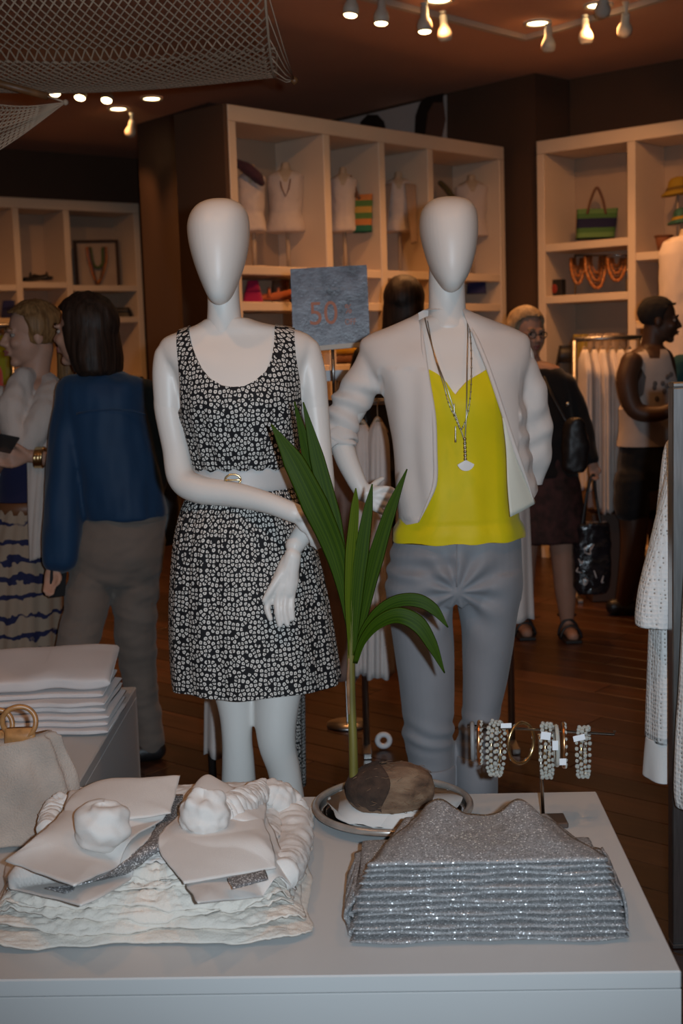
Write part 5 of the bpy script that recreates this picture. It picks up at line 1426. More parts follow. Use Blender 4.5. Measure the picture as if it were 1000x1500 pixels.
ph = G().bbox((-.034, -.0045, -.06), (.034, .0045, .06), .003); ph.xform(Matrix.Translation(at(8, 650, YA-.29)) @ Matrix.Rotation(1.0, 4, 'X') @ Matrix.Rotation(.5, 4, 'Y'))
tag(ph.build('phone', m_phone, None, False), 'small dark phone held up by the blonde woman in the scarf', 'phone')

# ---------------- woman in the dark cardigan, with glasses and tote
YC = 6.28
m_dkcard = fabric('black_cardigan', (.012, .011, .012), var=.2); m_dkdress = mat('dark_red_figured_dress', (.035, .012, .012), .8, var=.8, vscale=22)
PC = thing('person', 'woman with ash blond hair, dark cardigan and figured dress beside the grey trousers', 'person', (at(815, 900, YC).x, YC, 0), 0, 'shoppers')
H = Head(at(772, 487, YC), radians(25), .98, radians(10), 0)
g = G(); H.add(g); H.neck(g, at(779, 540, YC+.01), .05)
g.ring_loft([band(*r[:3], YC, r[3], r[4]) for r in crom([(530, 762, 800, .05, 0), (545, 745, 826, .09, 0), (590, 742, 838, .11, 0), (660, 748, 838, .11, 0), (740, 742, 848, .12, 0), (790, 745, 845, .1, 0)], 20)], 28)
g.limb([jp(826, 560, YC, .05), jp(846, 615, YC, .045), jp(860, 655, YC-.04, .036), jp(868, 680, YC-.06, .025)], 14, 5)
finger_hand(g, at(867, 678, YC-.06), at(870, 704, YC-.07), 1, w=.034, curl=.03)
g.limb([jp(752, 560, YC, .05), jp(742, 615, YC, .045), jp(740, 665, YC-.03, .035)], 14, 5)
g.limb([jp(823, 780, YC, .07), jp(825, 830, YC, .056), jp(828, 865, YC, .054), jp(830, 905, YC, .036), jp(831, 918, YC, .034)], 14, 5)
g.limb([jp(770, 780, YC+.05, .07), jp(768, 830, YC+.1, .056), jp(766, 880, YC+.1, .05), jp(765, 905, YC+.1, .034)], 14, 5)
for px, py, dy in ((831, 920, 0), (765, 908, .1)):
    a = at(px, py, YC+dy); g.limb([(a.x, a.y+.03, .042, .032), (a.x+.002, a.y-.05, .036, .032), (a.x+.004, a.y-.13, .026, .028)], 14, 5)
link('body', body_mesh(g, .007), PC, m_skin); H.features(PC, m_ash)
g = G(); H.hairshell(g, .016); g.limb([(*H.p(.075, .02, .03), .028), (*H.p(.088, .02, -.04), .028), (*H.p(.08, .03, -.10), .02)], 12, 5); g.limb([(*H.p(-.075, .02, .03), .028), (*H.p(-.088, .02, -.04), .028), (*H.p(-.08, .03, -.10), .02)], 12, 5); g.ball(H.p(0, .06, -.03), (.08, .06, .08))
link('hair', g.remesh('hair', .007, 3), PC, m_ash)
g = G()
for x in (-1, 1): g.tube([H.p(x*.031+.022*cos(t), -.096+.004*abs(cos(t)), .001+.016*sin(t)) for t in np.linspace(0, 2*pi, 22)], .0022, 6, False)
g.tube([H.p(-.01, -.098, .004), H.p(.01, -.098, .004)], .002, 6)
for x in (-1, 1): g.tube([H.p(x*.053, -.092, .004), H.p(x*.078, .0, .004)], .002, 6)
g.build('glasses', m_black, PC)
g = G(); g.ring_loft([band(*r[:3], YC, r[3], r[4]) for r in crom([(545, 752, 822, .10, 0), (600, 745, 836, .125, 0), (660, 748, 838, .125, 0), (720, 742, 852, .14, 0), (770, 736, 858, .15, 0), (792, 735, 860, .155, 0)], 24)], 36)
me = g.remesh('dress', .008, 3); displace(me, foldn(.007, 9, .4)); link('dress', me, PC, m_dkdress)
g = G(); g.ring_loft([band(*r[:3], YC, r[3], r[4]) for r in crom([(536, 758, 806, .08, .01), (548, 742, 830, .11, .01), (600, 738, 842, .14, .01), (680, 742, 846, .14, .01), (700, 744, 848, .135, .01)], 24)], 36)
g.limb([jp(826, 562, YC, .062), jp(847, 615, YC, .058), jp(860, 655, YC-.03, .048), jp(866, 672, YC-.05, .040)], 16, 6)
g.limb([jp(752, 562, YC, .062), jp(742, 615, YC, .058), jp(740, 668, YC-.03, .046)], 16, 6)
me = g.remesh('cardigan', .008, 3); displace(me, foldn(.008, 11, .6)); link('cardigan', me, PC, m_dkcard)
for px, py, dy in ((831, 920, 0), (765, 908, .1)):
    a = at(px, py, YC+dy); sd = G(); rows = []
    for i in range(17):
        t = i/16; y = a.y+.06-.235*t; w = .038+.012*sin(pi*t)
        rows.append([(a.x-w, y, .003), (a.x-w, y, .015), (a.x+w, y, .015), (a.x+w, y, .003)])
    sd.grid(rows, True, True); so = sd.build('sandal_sole', m_black, PC, False)
    for yy, h in ((-.03, .078), (-.10, .062)):
        g = G(); g.tube([(a.x+.05*cos(t), a.y+yy, .012+h*sin(t)) for t in np.linspace(0, pi, 16)], .007, 8); g.build('sandal_strap', m_black, so)
    g2 = G().tube([(a.x+.042*cos(t), a.y+.02+.035*sin(t), .105) for t in np.linspace(0, 2*pi, 20)], .006, 8, False)
    g2.build('ankle_strap', m_black, so)
HB = thing('handbag', 'dark slouchy handbag under the arm of the woman in the cardigan', 'bag', (at(850, 665, YC-.18).x, YC-.18, at(850, 690, YC-.18).z), 0)
g = G(); g.ring_loft([band(y, 822+dx, 862-dx, YC-.25, .05, 0, 2.6) for y, dx in ((612, 12), (620, 5), (655, 0), (685, 2), (692, 10))], 24); me = g.remesh('bag_body', .007, 3); displace(me, foldn(.006, 14)); link('bag_body', me, HB, m_black)
g = G(); g.limb([jp(828, 616, YC-.2, .010), jp(806, 575, YC-.15, .010), jp(793, 542, YC-.05, .010), jp(800, 545, YC+.06, .010)], 10, 6); g.build('strap', m_black, HB)
g = G().ball(at(831, 592, YC-.20), .01, 8, 6); g.build('buckle', m_steel, HB)
m_tote = mat('black_patent_print', (.012, .012, .016), .18, var=.6, vscale=20, bump=1, bscale=60)
TO = thing('tote_bag', 'black glossy tote bag with white scribble print hanging from a hand', 'bag', (at(865, 865, YC-.08).x, YC-.08, at(865, 868, YC-.08).z), 0)
g = G(); g.ring_loft([band(y, 838+dx, 894-dx, YC-.08, .055, 0, 3.2) for y, dx in ((765, 5), (772, 2), (810, 0), (858, 1), (868, 6))], 28); me = g.remesh('bag_body', .007, 2); displace(me, foldn(.006, 16)); tb_ = link('bag_body', me, TO, m_tote)
m_scrib = mat('white_scribble_print', (.5, .5, .52), .4); q = random.Random(5)
for k in range(9):
    x, y = q.uniform(846, 884), q.uniform(790, 852); g = G(); g.limb([jp(x, y, YC-.142, .0022), jp(x+q.uniform(-5, 5), y+q.uniform(3, 9), YC-.145, .004), jp(x+q.uniform(-8, 8), y+q.uniform(2, 12), YC-.142, .002)], 6, 4); g.build('print_mark', m_scrib, tb_)
for dx in (0, 8):
    g = G(); g.limb([jp(852+dx*.3, 770, YC-.1+dx*.006, .007), jp(860, 720, YC-.09, .007), jp(869, 695, YC-.085, .007), jp(873, 730, YC-.08, .007), jp(880, 770, YC-.1+dx*.006, .007)], 8, 6); g.build('handle', m_black, TO)

# ---------------- man in the white tank top
YD = 6.75
m_tank = fabric('white_print_tank', (.44, .38, .35), var=.10, bump=.2); m_short = fabric('black_shorts', (.012, .012, .014), var=.2); m_ink = mat('grey_tank_print', (.10, .09, .09), .8)
PD = thing('person', 'man in a white printed tank top and black shorts beside the steel post', 'person', (at(930, 890, YD).x, YD, 0), 0, 'shoppers')
H = Head(at(966, 468, YD), radians(80), 1.0, radians(8), 0)
g = G(); H.add(g); H.neck(g, at(953, 520, YD+.01), .056)
g.ring_loft([band(*r[:3], YD, r[3], r[4]) for r in crom([(508, 935, 972, .06, 0), (522, 915, 985, .11, 0), (560, 908, 990, .13, 0), (620, 912, 985, .12, 0), (665, 908, 984, .12, 0), (720, 908, 984, .12, 0), (745, 912, 975, .1, 0)], 20)], 28)
g.limb([jp(925, 530, YD-.10, .058), jp(918, 560, YD-.13, .055), jp(930, 600, YD-.16, .048), jp(965, 606, YD-.2, .04), jp(996, 592, YD-.22, .03)], 14, 6)
w_ = at(996, 592, YD-.22)
for k in range(4): g.limb([(*w_, .02), jp(1010, 586+k*5, YD-.23, .011), jp(1020, 588+k*5, YD-.25, .009), jp(1026, 592+k*4, YD-.26, .008)], 10, 4)
g.limb([(*w_, .016), jp(1005, 580, YD-.24, .012), jp(1014, 578, YD-.26, .009)], 10, 4)
g.limb([jp(965, 530, YD+.12, .055), jp(975, 580, YD+.15, .05), jp(995, 605, YD+.05, .04)], 14, 5)
g.limb([jp(928, 730, YD-.05, .085), jp(928, 790, YD-.06, .068), jp(922, 840, YD-.04, .058), jp(912, 885, YD, .042), jp(910, 893, YD, .04)], 14, 5)
g.limb([jp(965, 730, YD+.06, .085), jp(968, 790, YD+.06, .068), jp(966, 835, YD+.06, .058), jp(962, 880, YD+.08, .042)], 14, 5)
for px, dy in ((910, 0), (962, .08)):
    a = at(px, 885, YD+dy); g.limb([(a.x-.03, a.y, .042, .036), (a.x+.08, a.y, .036, .034), (a.x+.17, a.y, .026, .028)], 12, 5)
link('body', body_mesh(g, .007), PD, m_skin_d); H.features(PD, m_dark, mat('brown_lips', (.09, .035, .03), .5))
g = G(); H.hairshell(g, .005); link('hair', g.remesh('hair', .006, 2), PD, mat('cropped_black_hair', (.010, .008, .008), .9))
g = G(); g.ring_loft([band(*r[:3], YD, r[3], r[4], 2.2, .012) for r in crom([(512, 932, 974, .07, 0), (524, 916, 984, .11, 0), (560, 909, 990, .13, 0), (620, 911, 986, .124, 0), (652, 907, 986, .124, 0)], 24)], 40)
me = g.mesh('tank')
keep = [(938, 505), (931, 525), (944, 552), (940, 578), (915, 600), (890, 615), (890, 670), (1010, 670), (1010, 620), (993, 560), (984, 535), (978, 505), (968, 512), (965, 525), (950, 525), (946, 508)]
poly = [(at(x, y, YD-.1).x, at(x, y, YD-.1).z) for x, y in keep]
me = boolean(me, G().prism(poly, YD-.5, YD+.5)); sharp(me, 50); tk = link('tank_top', me, PD, m_tank)
q = random.Random(9)
for k in range(8):
    x, y = q.uniform(958, 985), q.uniform(545, 590); g = G().ball(at(x, y, YD-.142), (.012, .003, .014), 8, 6); g.build('print_mark', m_ink, tk)
g = G(); g.ring_loft([band(*r[:3], YD, r[3], r[4]) for r in ((648, 908, 985, .13, 0), (690, 905, 986, .135, 0), (715, 906, 985, .13, 0))], 32)
g.limb([jp(928, 705, YD-.05, .10), jp(926, 745, YD-.06, .092)], 18, 6); g.limb([jp(966, 705, YD+.06, .10), jp(967, 745, YD+.06, .092)], 18, 6)
me = g.remesh('shorts', .008, 3); displace(me, foldn(.006, 12)); link('shorts', me, PD, m_short)
for px, dy in ((910, 0), (962, .08)):
    a = at(px, 885, YD+dy); g = G(); g.limb([(a.x-.045, a.y, .045, .044), (a.x+.07, a.y, .04, .043), (a.x+.19, a.y, .032, .034)], 14, 5); link('shoe', g.remesh('shoe', .007, 3), PD, m_black)

# ---------------- two shoppers mostly hidden
def hidden_person(label, hx, hy, Y, yaw, top_m, leg_m, hair_m, skin, w=84):
    r = thing('person', label, 'person', (at(hx, 800, Y).x, Y, 0), 0, 'shoppers')
    s = 1900/Y; H = Head(at(hx, hy, Y), yaw, 1.0); cx = hx
    px = lambda m_: m_*s
    g = G(); H.add(g); H.neck(g, at(cx, hy+px(.17), Y))
    z = lambda m_: hy+px(m_)
    g.limb([(*at(cx-px(.08), z(.85), Y), .075), (*at(cx-px(.08), z(1.25), Y), .05), (*V(at(cx-px(.08), z(1.25), Y).x, Y, .07), .035)], 12, 5)
    g.limb([(*at(cx+px(.08), z(.85), Y), .075), (*at(cx+px(.08), z(1.25), Y), .05), (*V(at(cx+px(.08), z(1.25), Y).x, Y, .07), .035)], 12, 5)
    g.ring_loft([band(z(a), cx-px(w_/2), cx+px(w_/2), Y, d_) for a, w_, d_ in ((.17, .12, .05), (.21, .34, .08), (.35, .36, .10), (.55, .30, .1), (.8, .34, .11), (.95, .3, .09))], 26)
    for sd in (-1, 1):
        g.limb([(*at(cx+sd*px(.19), z(.25), Y), .05), (*at(cx+sd*px(.23), z(.52), Y), .042), (*at(cx+sd*px(.22), z(.74), Y-.06), .028)], 12, 5)
        finger_hand(g, at(cx+sd*px(.22), z(.75), Y-.06), at(cx+sd*px(.22), z(.91), Y-.08), sd)
        a = at(cx+sd*px(.08), z(1.3), Y); g.limb([(a.x, Y+.03, .042, .034), (a.x, Y-.15, .03, .026)], 12, 5)
    link('body', body_mesh(g, .009), r, skin); H.features(r, hair_m)
    g = G(); H.hairshell(g, .022); g.ring_loft([(H.p(0, .035, .0), H.m.to_3x3() @ Vector((.095, 0, 0)), H.m.to_3x3() @ Vector((0, .09, 0)), 2.2), (H.p(0, .055, -.12), H.m.to_3x3() @ Vector((.10, 0, 0)), H.m.to_3x3() @ Vector((0, .07, 0)), 2.2), (H.p(0, .06, -.24), H.m.to_3x3() @ Vector((.09, 0, 0)), H.m.to_3x3() @ Vector((0, .05, 0)), 2.2)], 30)
    link('hair', g.remesh('hair', .008, 3), r, hair_m)
    g = G(); g.ring_loft([band(z(a), cx-px(w_/2), cx+px(w_/2), Y, d_) for a, w_, d_ in ((.175, .15, .07), (.21, .37, .10), (.35, .40, .125), (.55, .36, .125), (.78, .40, .13))], 30)
    for sd in (-1, 1): g.limb([(*at(cx+sd*px(.19), z(.25), Y), .064), (*at(cx+sd*px(.23), z(.52), Y), .054), (*at(cx+sd*px(.22), z(.70), Y-.05), .042)], 14, 5)
    me = g.remesh('top', .009, 3); displace(me, foldn(.006, 10)); link('shirt', me, r, top_m)
    g = G(); g.ring_loft([band(z(a), cx-px(w_/2), cx+px(w_/2), Y, d_) for a, w_, d_ in ((.74, .36, .12), (.9, .37, .125))], 26)
    for sd in (-1, 1): a = at(cx+sd*px(.085), z(.9), Y); g.limb([(a.x, Y, a.z, .09), (a.x, Y, .45, .07), (a.x, Y, .1, .06)], 14, 5)
    link('trousers', g.remesh('trousers', .009, 3), r, leg_m)
    return r
hidden_person('dark haired shopper glimpsed between the sale sign and the jacketed mannequin', 593, 446, 6.1, radians(165), m_black, m_short, m_dark, m_skin)
m_teal = fabric('teal_cotton', (.008, .050, .065), var=.1)
hidden_person('shopper in a teal shirt cut by the right edge behind the man', 1048, 468, 7.2, radians(60), m_teal, m_short, m_dark, m_skin_d)
# ------------------------------------------------------------------ clothes racks and hanging clothes
m_chrome = mat('chrome_rail', (.42, .40, .38), .35, metal=1)
m_hang = mat('pale_wood_hanger', (.36, .25, .16), .5)
m_wblouse = fabric('white_gauze_blouse', (.62, .56, .53), var=.06, bump=.5, bscale=160)
m_taupe = fabric('taupe_pink_knit', (.20, .135, .115), var=.06)
m_wfar = fabric('off_white_crinkle_blouse', (.66, .58, .53), var=.08, bump=.5, bscale=160)
def hang(px, y0, y1, w0, w1, Y, dep, m, label, group, seed=1, fold=.12, nf=9, cat='blouse', name='hanging_blouse', hook=True, rail=None, uvd=False):
    """a top on a hanger: px centre, shoulder line y0, hem y1, half widths in pixels"""
    c0 = at(px, y0, Y)
    t = thing(name, label, cat, (c0.x, Y, at(px, y1, Y).z), 0, group)
    rows = []; N_ = 72; K = 34
    for i in range(K):
        f = i/(K-1); py = lerp(y0, y1, f)
        w = lerp(w0*.35, w0, min(1, f/.08)**.6) if f < .08 else lerp(w0, w1, ((f-.08)/.92)**.8)
        c, a, b, e = band(py, px-w, px+w, Y, dep*(.35+.65*min(1, f/.15)))
        row = []
        for j in range(N_):
            th = 2*pi*j/N_; k = 1+fold*(.15+.85*f)*sin(nf*th+seed+1.5*sin(2*th+seed))
            row.append(c+a*cos(th)*(1+(k-1)*.4)+b*sin(th)*k+Vector((0, 0, .006*f*sin(5*th+seed))))
        rows.append(row)
    me = thick(G().grid(rows, True).mesh('garment'), .002)
    if uvd: cyl_uv(me, c0.x, Y, .12)
    link('garment', me, t, m)
    rz_ = rail if rail is not None else c0.z+.06
    g = G(); hw = abs(at(px+w0*.8, y0, Y).x-c0.x)
    g.limb([(c0.x-hw, Y, c0.z-.035, .006), (c0.x-hw*.5, Y, c0.z-.008, .007), (c0.x, Y, c0.z+.012, .008), (c0.x+hw*.5, Y, c0.z-.008, .007), (c0.x+hw, Y, c0.z-.035, .006)], 8, 5)
    if hook: g.tube([(c0.x, Y, c0.z+.01), (c0.x, Y, rz_-.012), (c0.x+.008, Y, rz_+.004), (c0.x, Y, rz_+.012), (c0.x-.010, Y, rz_+.004)], .0022, 6)
    link('hanger', g.remesh('hanger', .003, 0) if False else g.mesh('hanger'), t, m_hang)
    return t
def rack(label, x0, x1, Y, zr, name='clothes_rack', m=m_chrome, r=.012, ups=None):
    t = thing(name, label, 'clothes rack', ((x0+x1)/2, Y, 0), 0, 'clothes racks')
    G().tube([(x0, Y, zr), (x1, Y, zr)], r, 12).build('rail', m, t)
    for x in (ups or (x0, x1)):
        G().tube([(x, Y, .022), (x, Y, zr-r*.5)], r*1.05, 12).build('upright', m, t)
        G().bbox((x-.015, Y-.12, .0005), (x+.015, Y+.12, .022), .003).build('foot', m, t, False)
    return t
# rack behind the two mannequins
YR = 4.55; zr = at(560, 588, YR).z
rack('chrome clothes rack of white gauze tops behind the two mannequins', at(470, 600, YR).x, at(752, 600, YR).x, YR, zr, ups=(at(420, 600, YR).x+.245, at(742, 600, YR).x))
grp = 'tops on the rack behind the mannequins'
hang(494, 612, 993, 26, 30, YR, .07, m_taupe, 'long taupe top hanging left of the white gauze tops', grp, 1.2, rail=zr, cat='top', name='hanging_tunic')
hang(530, 622, 980, 16, 20, YR+.01, .08, m_wblouse, 'white gauze top hanging left in the gap under the jacket sleeve', grp, 2.2, rail=zr)
hang(553, 618, 986, 16, 24, YR-.01, .09, m_wblouse, 'white gauze top hanging right in the gap under the jacket sleeve', grp, 3.4, rail=zr)
hang(610, 615, 960, 26, 34, YR, .08, m_wblouse, 'white gauze top hanging behind the left grey trouser leg', grp, 4.4, rail=zr)
hang(742, 615, 905, 26, 38, YR, .08, m_wblouse, 'white gauze top with its hem showing right of the grey trousers', grp, 5.4, rail=zr)
# rack behind the printed dress
YQ = 3.95; zq = at(360, 640, YQ).z
rack('dark clothes rack hidden behind the printed dress', at(296, 700, YQ).x, at(446, 700, YQ).x, YQ, zq, ups=(at(292, 700, YQ).x, at(398, 700, YQ).x), m=mat('dark_bronze_rack', (.05, .04, .036), .5, metal=.6))
hang(326, 665, 1100, 20, 26, YQ, .07, m_wblouse, 'white dress hanging behind the bare legs of the print dress mannequin', 'clothes behind the print dress', 1.0, rail=zq, cat='dress', name='hanging_dress')
hang(422, 665, 1150, 20, 25, YQ, .06, m_daisy, 'daisy print dress hanging behind the mannequin that wears the same print', 'clothes behind the print dress', 2.0, rail=zq, cat='dress', name='hanging_dress', uvd=True)
# rack by the right shelf unit
YW = 7.2; zw = at(843, 497, YW).z
rack('chrome rack of white blouses between the woman and the man', at(841, 497, YW).x, at(940, 497, YW).x, YW, zw, r=.014)
for k, (px, w0, y1) in enumerate(((856, 8, 716), (869, 8, 742), (882, 8, 748), (895, 8, 745), (908, 8, 735), (921, 8, 730))):
    hang(px, 512, y1, w0, w0+.5, YW+(-.03, .02, -.02, .03, 0, .02)[k], .14, m_wfar, 'white blouse, %s from the left on the far rack' % ['first', 'second', 'third', 'fourth', 'fifth', 'sixth'][k], 'white blouses on the far rack', k*1.3, .14, rail=zw)
m_yel2 = fabric('mustard_yellow_knit', (.42, .24, .01), var=.12); m_box = mat('white_carton', (.45, .40, .37), .7)
PLB = thing('display_plinth', 'low dark plinth with yellow folded knits under the far white blouses', 'plinth', (at(892, 760, YW+.1).x, YW+.1, 0))
zp = at(892, 752, YW-.1).z
G().bbox((PLB.location.x-.14, YW-.1, .0005), (PLB.location.x+.14, YW+.3, zp), .006).build('block', mat('dark_walnut_plinth', (.06, .028, .015), .5), PLB, False)
for k in range(4):
    o = folded(.22, .2, .035, 90+k, .006).build('yellow_knit', m_yel2, None); o.location = (PLB.location.x+.03, YW-.02, zp+.004+k*.032)
    tag(o, 'mustard yellow folded knit, %s of the small pile under the white blouses' % ['lowest', 'second from the bottom', 'third from the bottom', 'topmost'][k], 'knit', 'yellow folded knits')
# left edge: lime and coral tops on a far rack
YE = 5.9
rack('clothes rack cut by the left edge behind the blonde woman', at(-95, 480, YE).x, at(14, 480, YE).x, YE, at(-20, 478, YE).z)
hang(2, 492, 640, 11, 15, YE, .10, fabric('lime_cotton', (.20, .25, .012)), 'lime green top hanging behind the blonde woman', 'tops at the left edge', 1, rail=at(-20, 478, YE).z, cat='top', name='hanging_tunic')
hang(-14, 530, 700, 16, 22, YE-.12, .08, fabric('coral_cotton', (.42, .06, .06)), 'coral red top hanging at the left edge behind the blonde woman', 'tops at the left edge', 2, cat='top', name='hanging_tunic', hook=True, rail=at(-20, 478, YE).z)

# ---------------- steel post and knit tops at the right edge
m_sts = mat('brushed_stainless', (.42, .43, .44), .32, metal=1, var=.15, vscale=30, stretch=(8, 8, .5))
YP = 2.92
p0 = at(984.5, 700, YP); zt_ = at(990, 560, YP).z
SP = thing('steel_rack', 'square stainless steel rack post at the right edge', 'clothes rack', (p0.x+.02, YP+.02, 0), 0, 'clothes racks')
G().bbox((p0.x, YP, .012), (p0.x+.040, YP+.040, zt_-.012), .003).build('post', m_sts, SP, False)
G().bbox((p0.x, YP, zt_-.0118), (p0.x+.040, YP+.040, zt_), .003).build('cap', m_chrome, SP, False)
G().bbox((p0.x+.0005, YP, .0005), (p0.x+.55, YP+.04, .0115), .002).build('foot', m_sts, SP, False)
G().bbox((p0.x+.0405, YP+.010, zt_-.09), (p0.x+.50, YP+.030, zt_-.065), .002).build('arm', m_sts, SP, False)
def knit_mat():
    m = mat('white_openwork_knit', (.74, .72, .70), .85, spec=.2); N, L, b = nodes(m)
    t = N.new('ShaderNodeTexCoord'); vo = N.new('ShaderNodeTexVoronoi'); vo.inputs['Scale'].default_value = 95; vo.inputs['Randomness'].default_value = .35; L.new(t.outputs['Object'], vo.inputs['Vector'])
    r = ramp(N, [(.12, (.30, .26, .23)), (.30, (.76, .74, .72))]); L.new(vo.outputs['Distance'], r.inputs[0]); L.new(r.outputs[0], b.inputs['Base Color'])
    bp = N.new('ShaderNodeBump'); bp.inputs['Strength'].default_value = .8; bp.inputs['Distance'].default_value = .004; L.new(vo.outputs['Distance'], bp.inputs['Height']); L.new(bp.outputs[0], b.inputs['Normal'])
    return m
m_knit = knit_mat(); m_rib = fabric('white_rib_trim', (.74, .72, .70), var=.04, bump=.4)
def tubeband(tab, Y, m, name, parent, n=72, nf=6, fold=.06, K=40, seed=0, tk=.003):
    rows = []
    for i, r in enumerate(crom(tab, K)):
        c, a, b, e = band(r[0], r[1], r[2], Y, r[3], r[4]); f = i/(K-1)
        rows.append([c+a*cos(2*pi*j/n)*(1+.3*fold*f*sin(nf*2*pi*j/n+seed))+b*sin(2*pi*j/n)*(1+fold*f*sin(nf*2*pi*j/n+seed)*2) for j in range(n)])
    return link(name, thick(G().grid(rows, True).mesh(name), tk), parent, m)
KN = thing('knit_top', 'white openwork knit top with a bell sleeve hanging left of the steel post', 'knit top', (at(985, 1130, YP+.2).x, YP+.2, at(985, 1135, YP+.2).z), 0, 'knit tops on the steel rack')
tubeband([(640, 990, 1030, .03, 0), (655, 976, 1046, .05, 0), (720, 968, 1052, .06, 0), (830, 958, 1056, .065, 0), (980, 952, 1060, .07, 0), (1080, 949, 1062, .072, 0)], YP+.2, m_knit, 'body', KN, nf=7, fold=.10, tk=.004)
tubeband([(1078, 949, 1062, .074, 0), (1110, 947, 1064, .076, 0), (1135, 946, 1064, .078, 0)], YP+.2, m_rib, 'hem_band', KN, nf=7, fold=.08, tk=.005)
tubeband([(672, 978, 1000, .03, -.03), (720, 966, 994, .04, -.035), (790, 948, 988, .05, -.045), (850, 932, 982, .055, -.05), (890, 926, 976, .058, -.05), (908, 926, 974, .058, -.05)], YP+.17, m_knit, 'sleeve', KN, nf=4, fold=.06, tk=.004)
g = G(); c = at(1016, 636, YP+.2); g.limb([(c.x-.035, YP+.2, c.z-.03, .006), (c.x, YP+.2, c.z, .008), (c.x+.05, YP+.2, c.z-.03, .006)], 8, 5); g.tube([(c.x, YP+.2, c.z), (c.x, YP+.2, zt_-.05), (c.x, YP+.02, zt_-.062)], .0022, 6); g.build('hanger', m_hang, KN)
KN2 = thing('knit_top', 'white knit top just showing right of the steel post', 'knit top', (at(1010, 1170, YP-.1).x+.06, YP-.1, at(1010, 1180, YP-.1).z), 0, 'knit tops on the steel rack')
tubeband([(700, 1040, 1110, .03, 0), (760, 1012, 1140, .05, 0), (1000, 998, 1150, .06, 0), (1060, 994, 1152, .06, 0), (1150, 991, 1154, .062, 0), (1180, 994, 1152, .06, 0)], YP-.10, m_knit, 'body', KN2, nf=7, fold=.08, tk=.004)
g = G(); c = at(1075, 690, YP-.1); g.limb([(c.x-.10, YP-.1, c.z-.05, .006), (c.x, YP-.1, c.z, .008), (c.x+.10, YP-.1, c.z-.05, .006)], 8, 5); g.tube([(c.x, YP-.1, c.z), (c.x, YP-.1, zt_-.05), (c.x, YP+.02, zt_-.052)], .0022, 6); g.build('hanger', m_hang, KN2)

# ---------------- sale sign
YS = YR
def slate_mat():
    m = mat('slate_grey_crumpled_poster', (.16, .17, .21), .28, spec=.5); N, L, b = nodes(m)
    t = N.new('ShaderNodeTexCoord'); nz = N.new('ShaderNodeTexNoise'); nz.inputs['Scale'].default_value = 14; nz.inputs['Detail'].default_value = 8; nz.inputs['Roughness'].default_value = .7; L.new(t.outputs['Object'], nz.inputs['Vector'])
    r = ramp(N, [(.32, (.05, .055, .075)), (.5, (.15, .16, .20)), (.72, (.27, .28, .33))]); L.new(nz.outputs[0], r.inputs[0]); L.new(r.outputs[0], b.inputs['Base Color'])
    bp = N.new('ShaderNodeBump'); bp.inputs['Strength'].default_value = .25; bp.inputs['Distance'].default_value = .01; L.new(nz.outputs[0], bp.inputs['Height']); L.new(bp.outputs[0], b.inputs['Normal'])
    return m
SG = thing('sale_sign', 'slate grey sale sign with orange 50 standing above the middle rack', 'sign', (at(487, 560, YS).x, YS, zr+.012))
q4 = [at(425, 394, YS), at(537, 388, YS), at(542, 506, YS-.02), at(430, 516, YS-.02)]
n_ = (q4[1]-q4[0]).cross(q4[3]-q4[0]).normalized()
if n_.y > 0: n_ = -n_
P8 = [p for p in q4]+[p-n_*.006 for p in q4]
G().add(P8, [(0, 3, 2, 1), (4, 5, 6, 7), (0, 1, 5, 4), (1, 2, 6, 5), (2, 3, 7, 6), (3, 0, 4, 7)]).build('panel', slate_mat(), SG, False)
bar_ = [at(430, 510, YS-.024), at(542, 500, YS-.024), at(542, 507, YS-.026), at(430, 517, YS-.026)]
G().add([p+n_*.004 for p in bar_]+[p-n_*.014 for p in bar_], [(0, 3, 2, 1), (4, 5, 6, 7), (0, 1, 5, 4), (1, 2, 6, 5), (2, 3, 7, 6), (3, 0, 4, 7)]).build('bottom_channel', m_trim, SG, False)
a = at(487, 512, YS-.016); G().tube([a, (a.x, YS, zr+.013)], .006, 10).build('stem', m_chrome, SG)
m_or = mat('orange_print', (.50, .16, .075), .5); m_pale = mat('faint_pale_print', (.24, .25, .29), .5)
ex_ = (q4[1]-q4[0]).normalized(); ez_ = -(q4[3]-q4[0]).normalized()
def text(s, px, py, size, m, sx=1.0):
    cu = bpy.data.curves.new('t', 'FONT'); cu.body = s; cu.size = size; cu.extrude = .0004
    o = bpy.data.objects.new('t', cu); COL.objects.link(o); me = bake_text(o)
    p = onplane(px, py, q4[0]+n_*.0015, n_)
    M_ = Matrix((ex_*sx, ez_, n_)).transposed().to_4x4(); M_.translation = p
    me.transform(M_); return link('lettering', me, SG, m)
def bake_text(o):
    dg = bpy.context.evaluated_depsgraph_get(); dg.update(); me = bpy.data.meshes.new_from_object(o.evaluated_get(dg), depsgraph=dg)
    cu = o.data; bpy.data.objects.remove(o); bpy.data.curves.remove(cu); return me
text('50', 452, 476, .113, m_or, .92)
text('%', 505, 459, .045, m_or, .8); text('OFF', 505, 476, .030, m_or, .75)
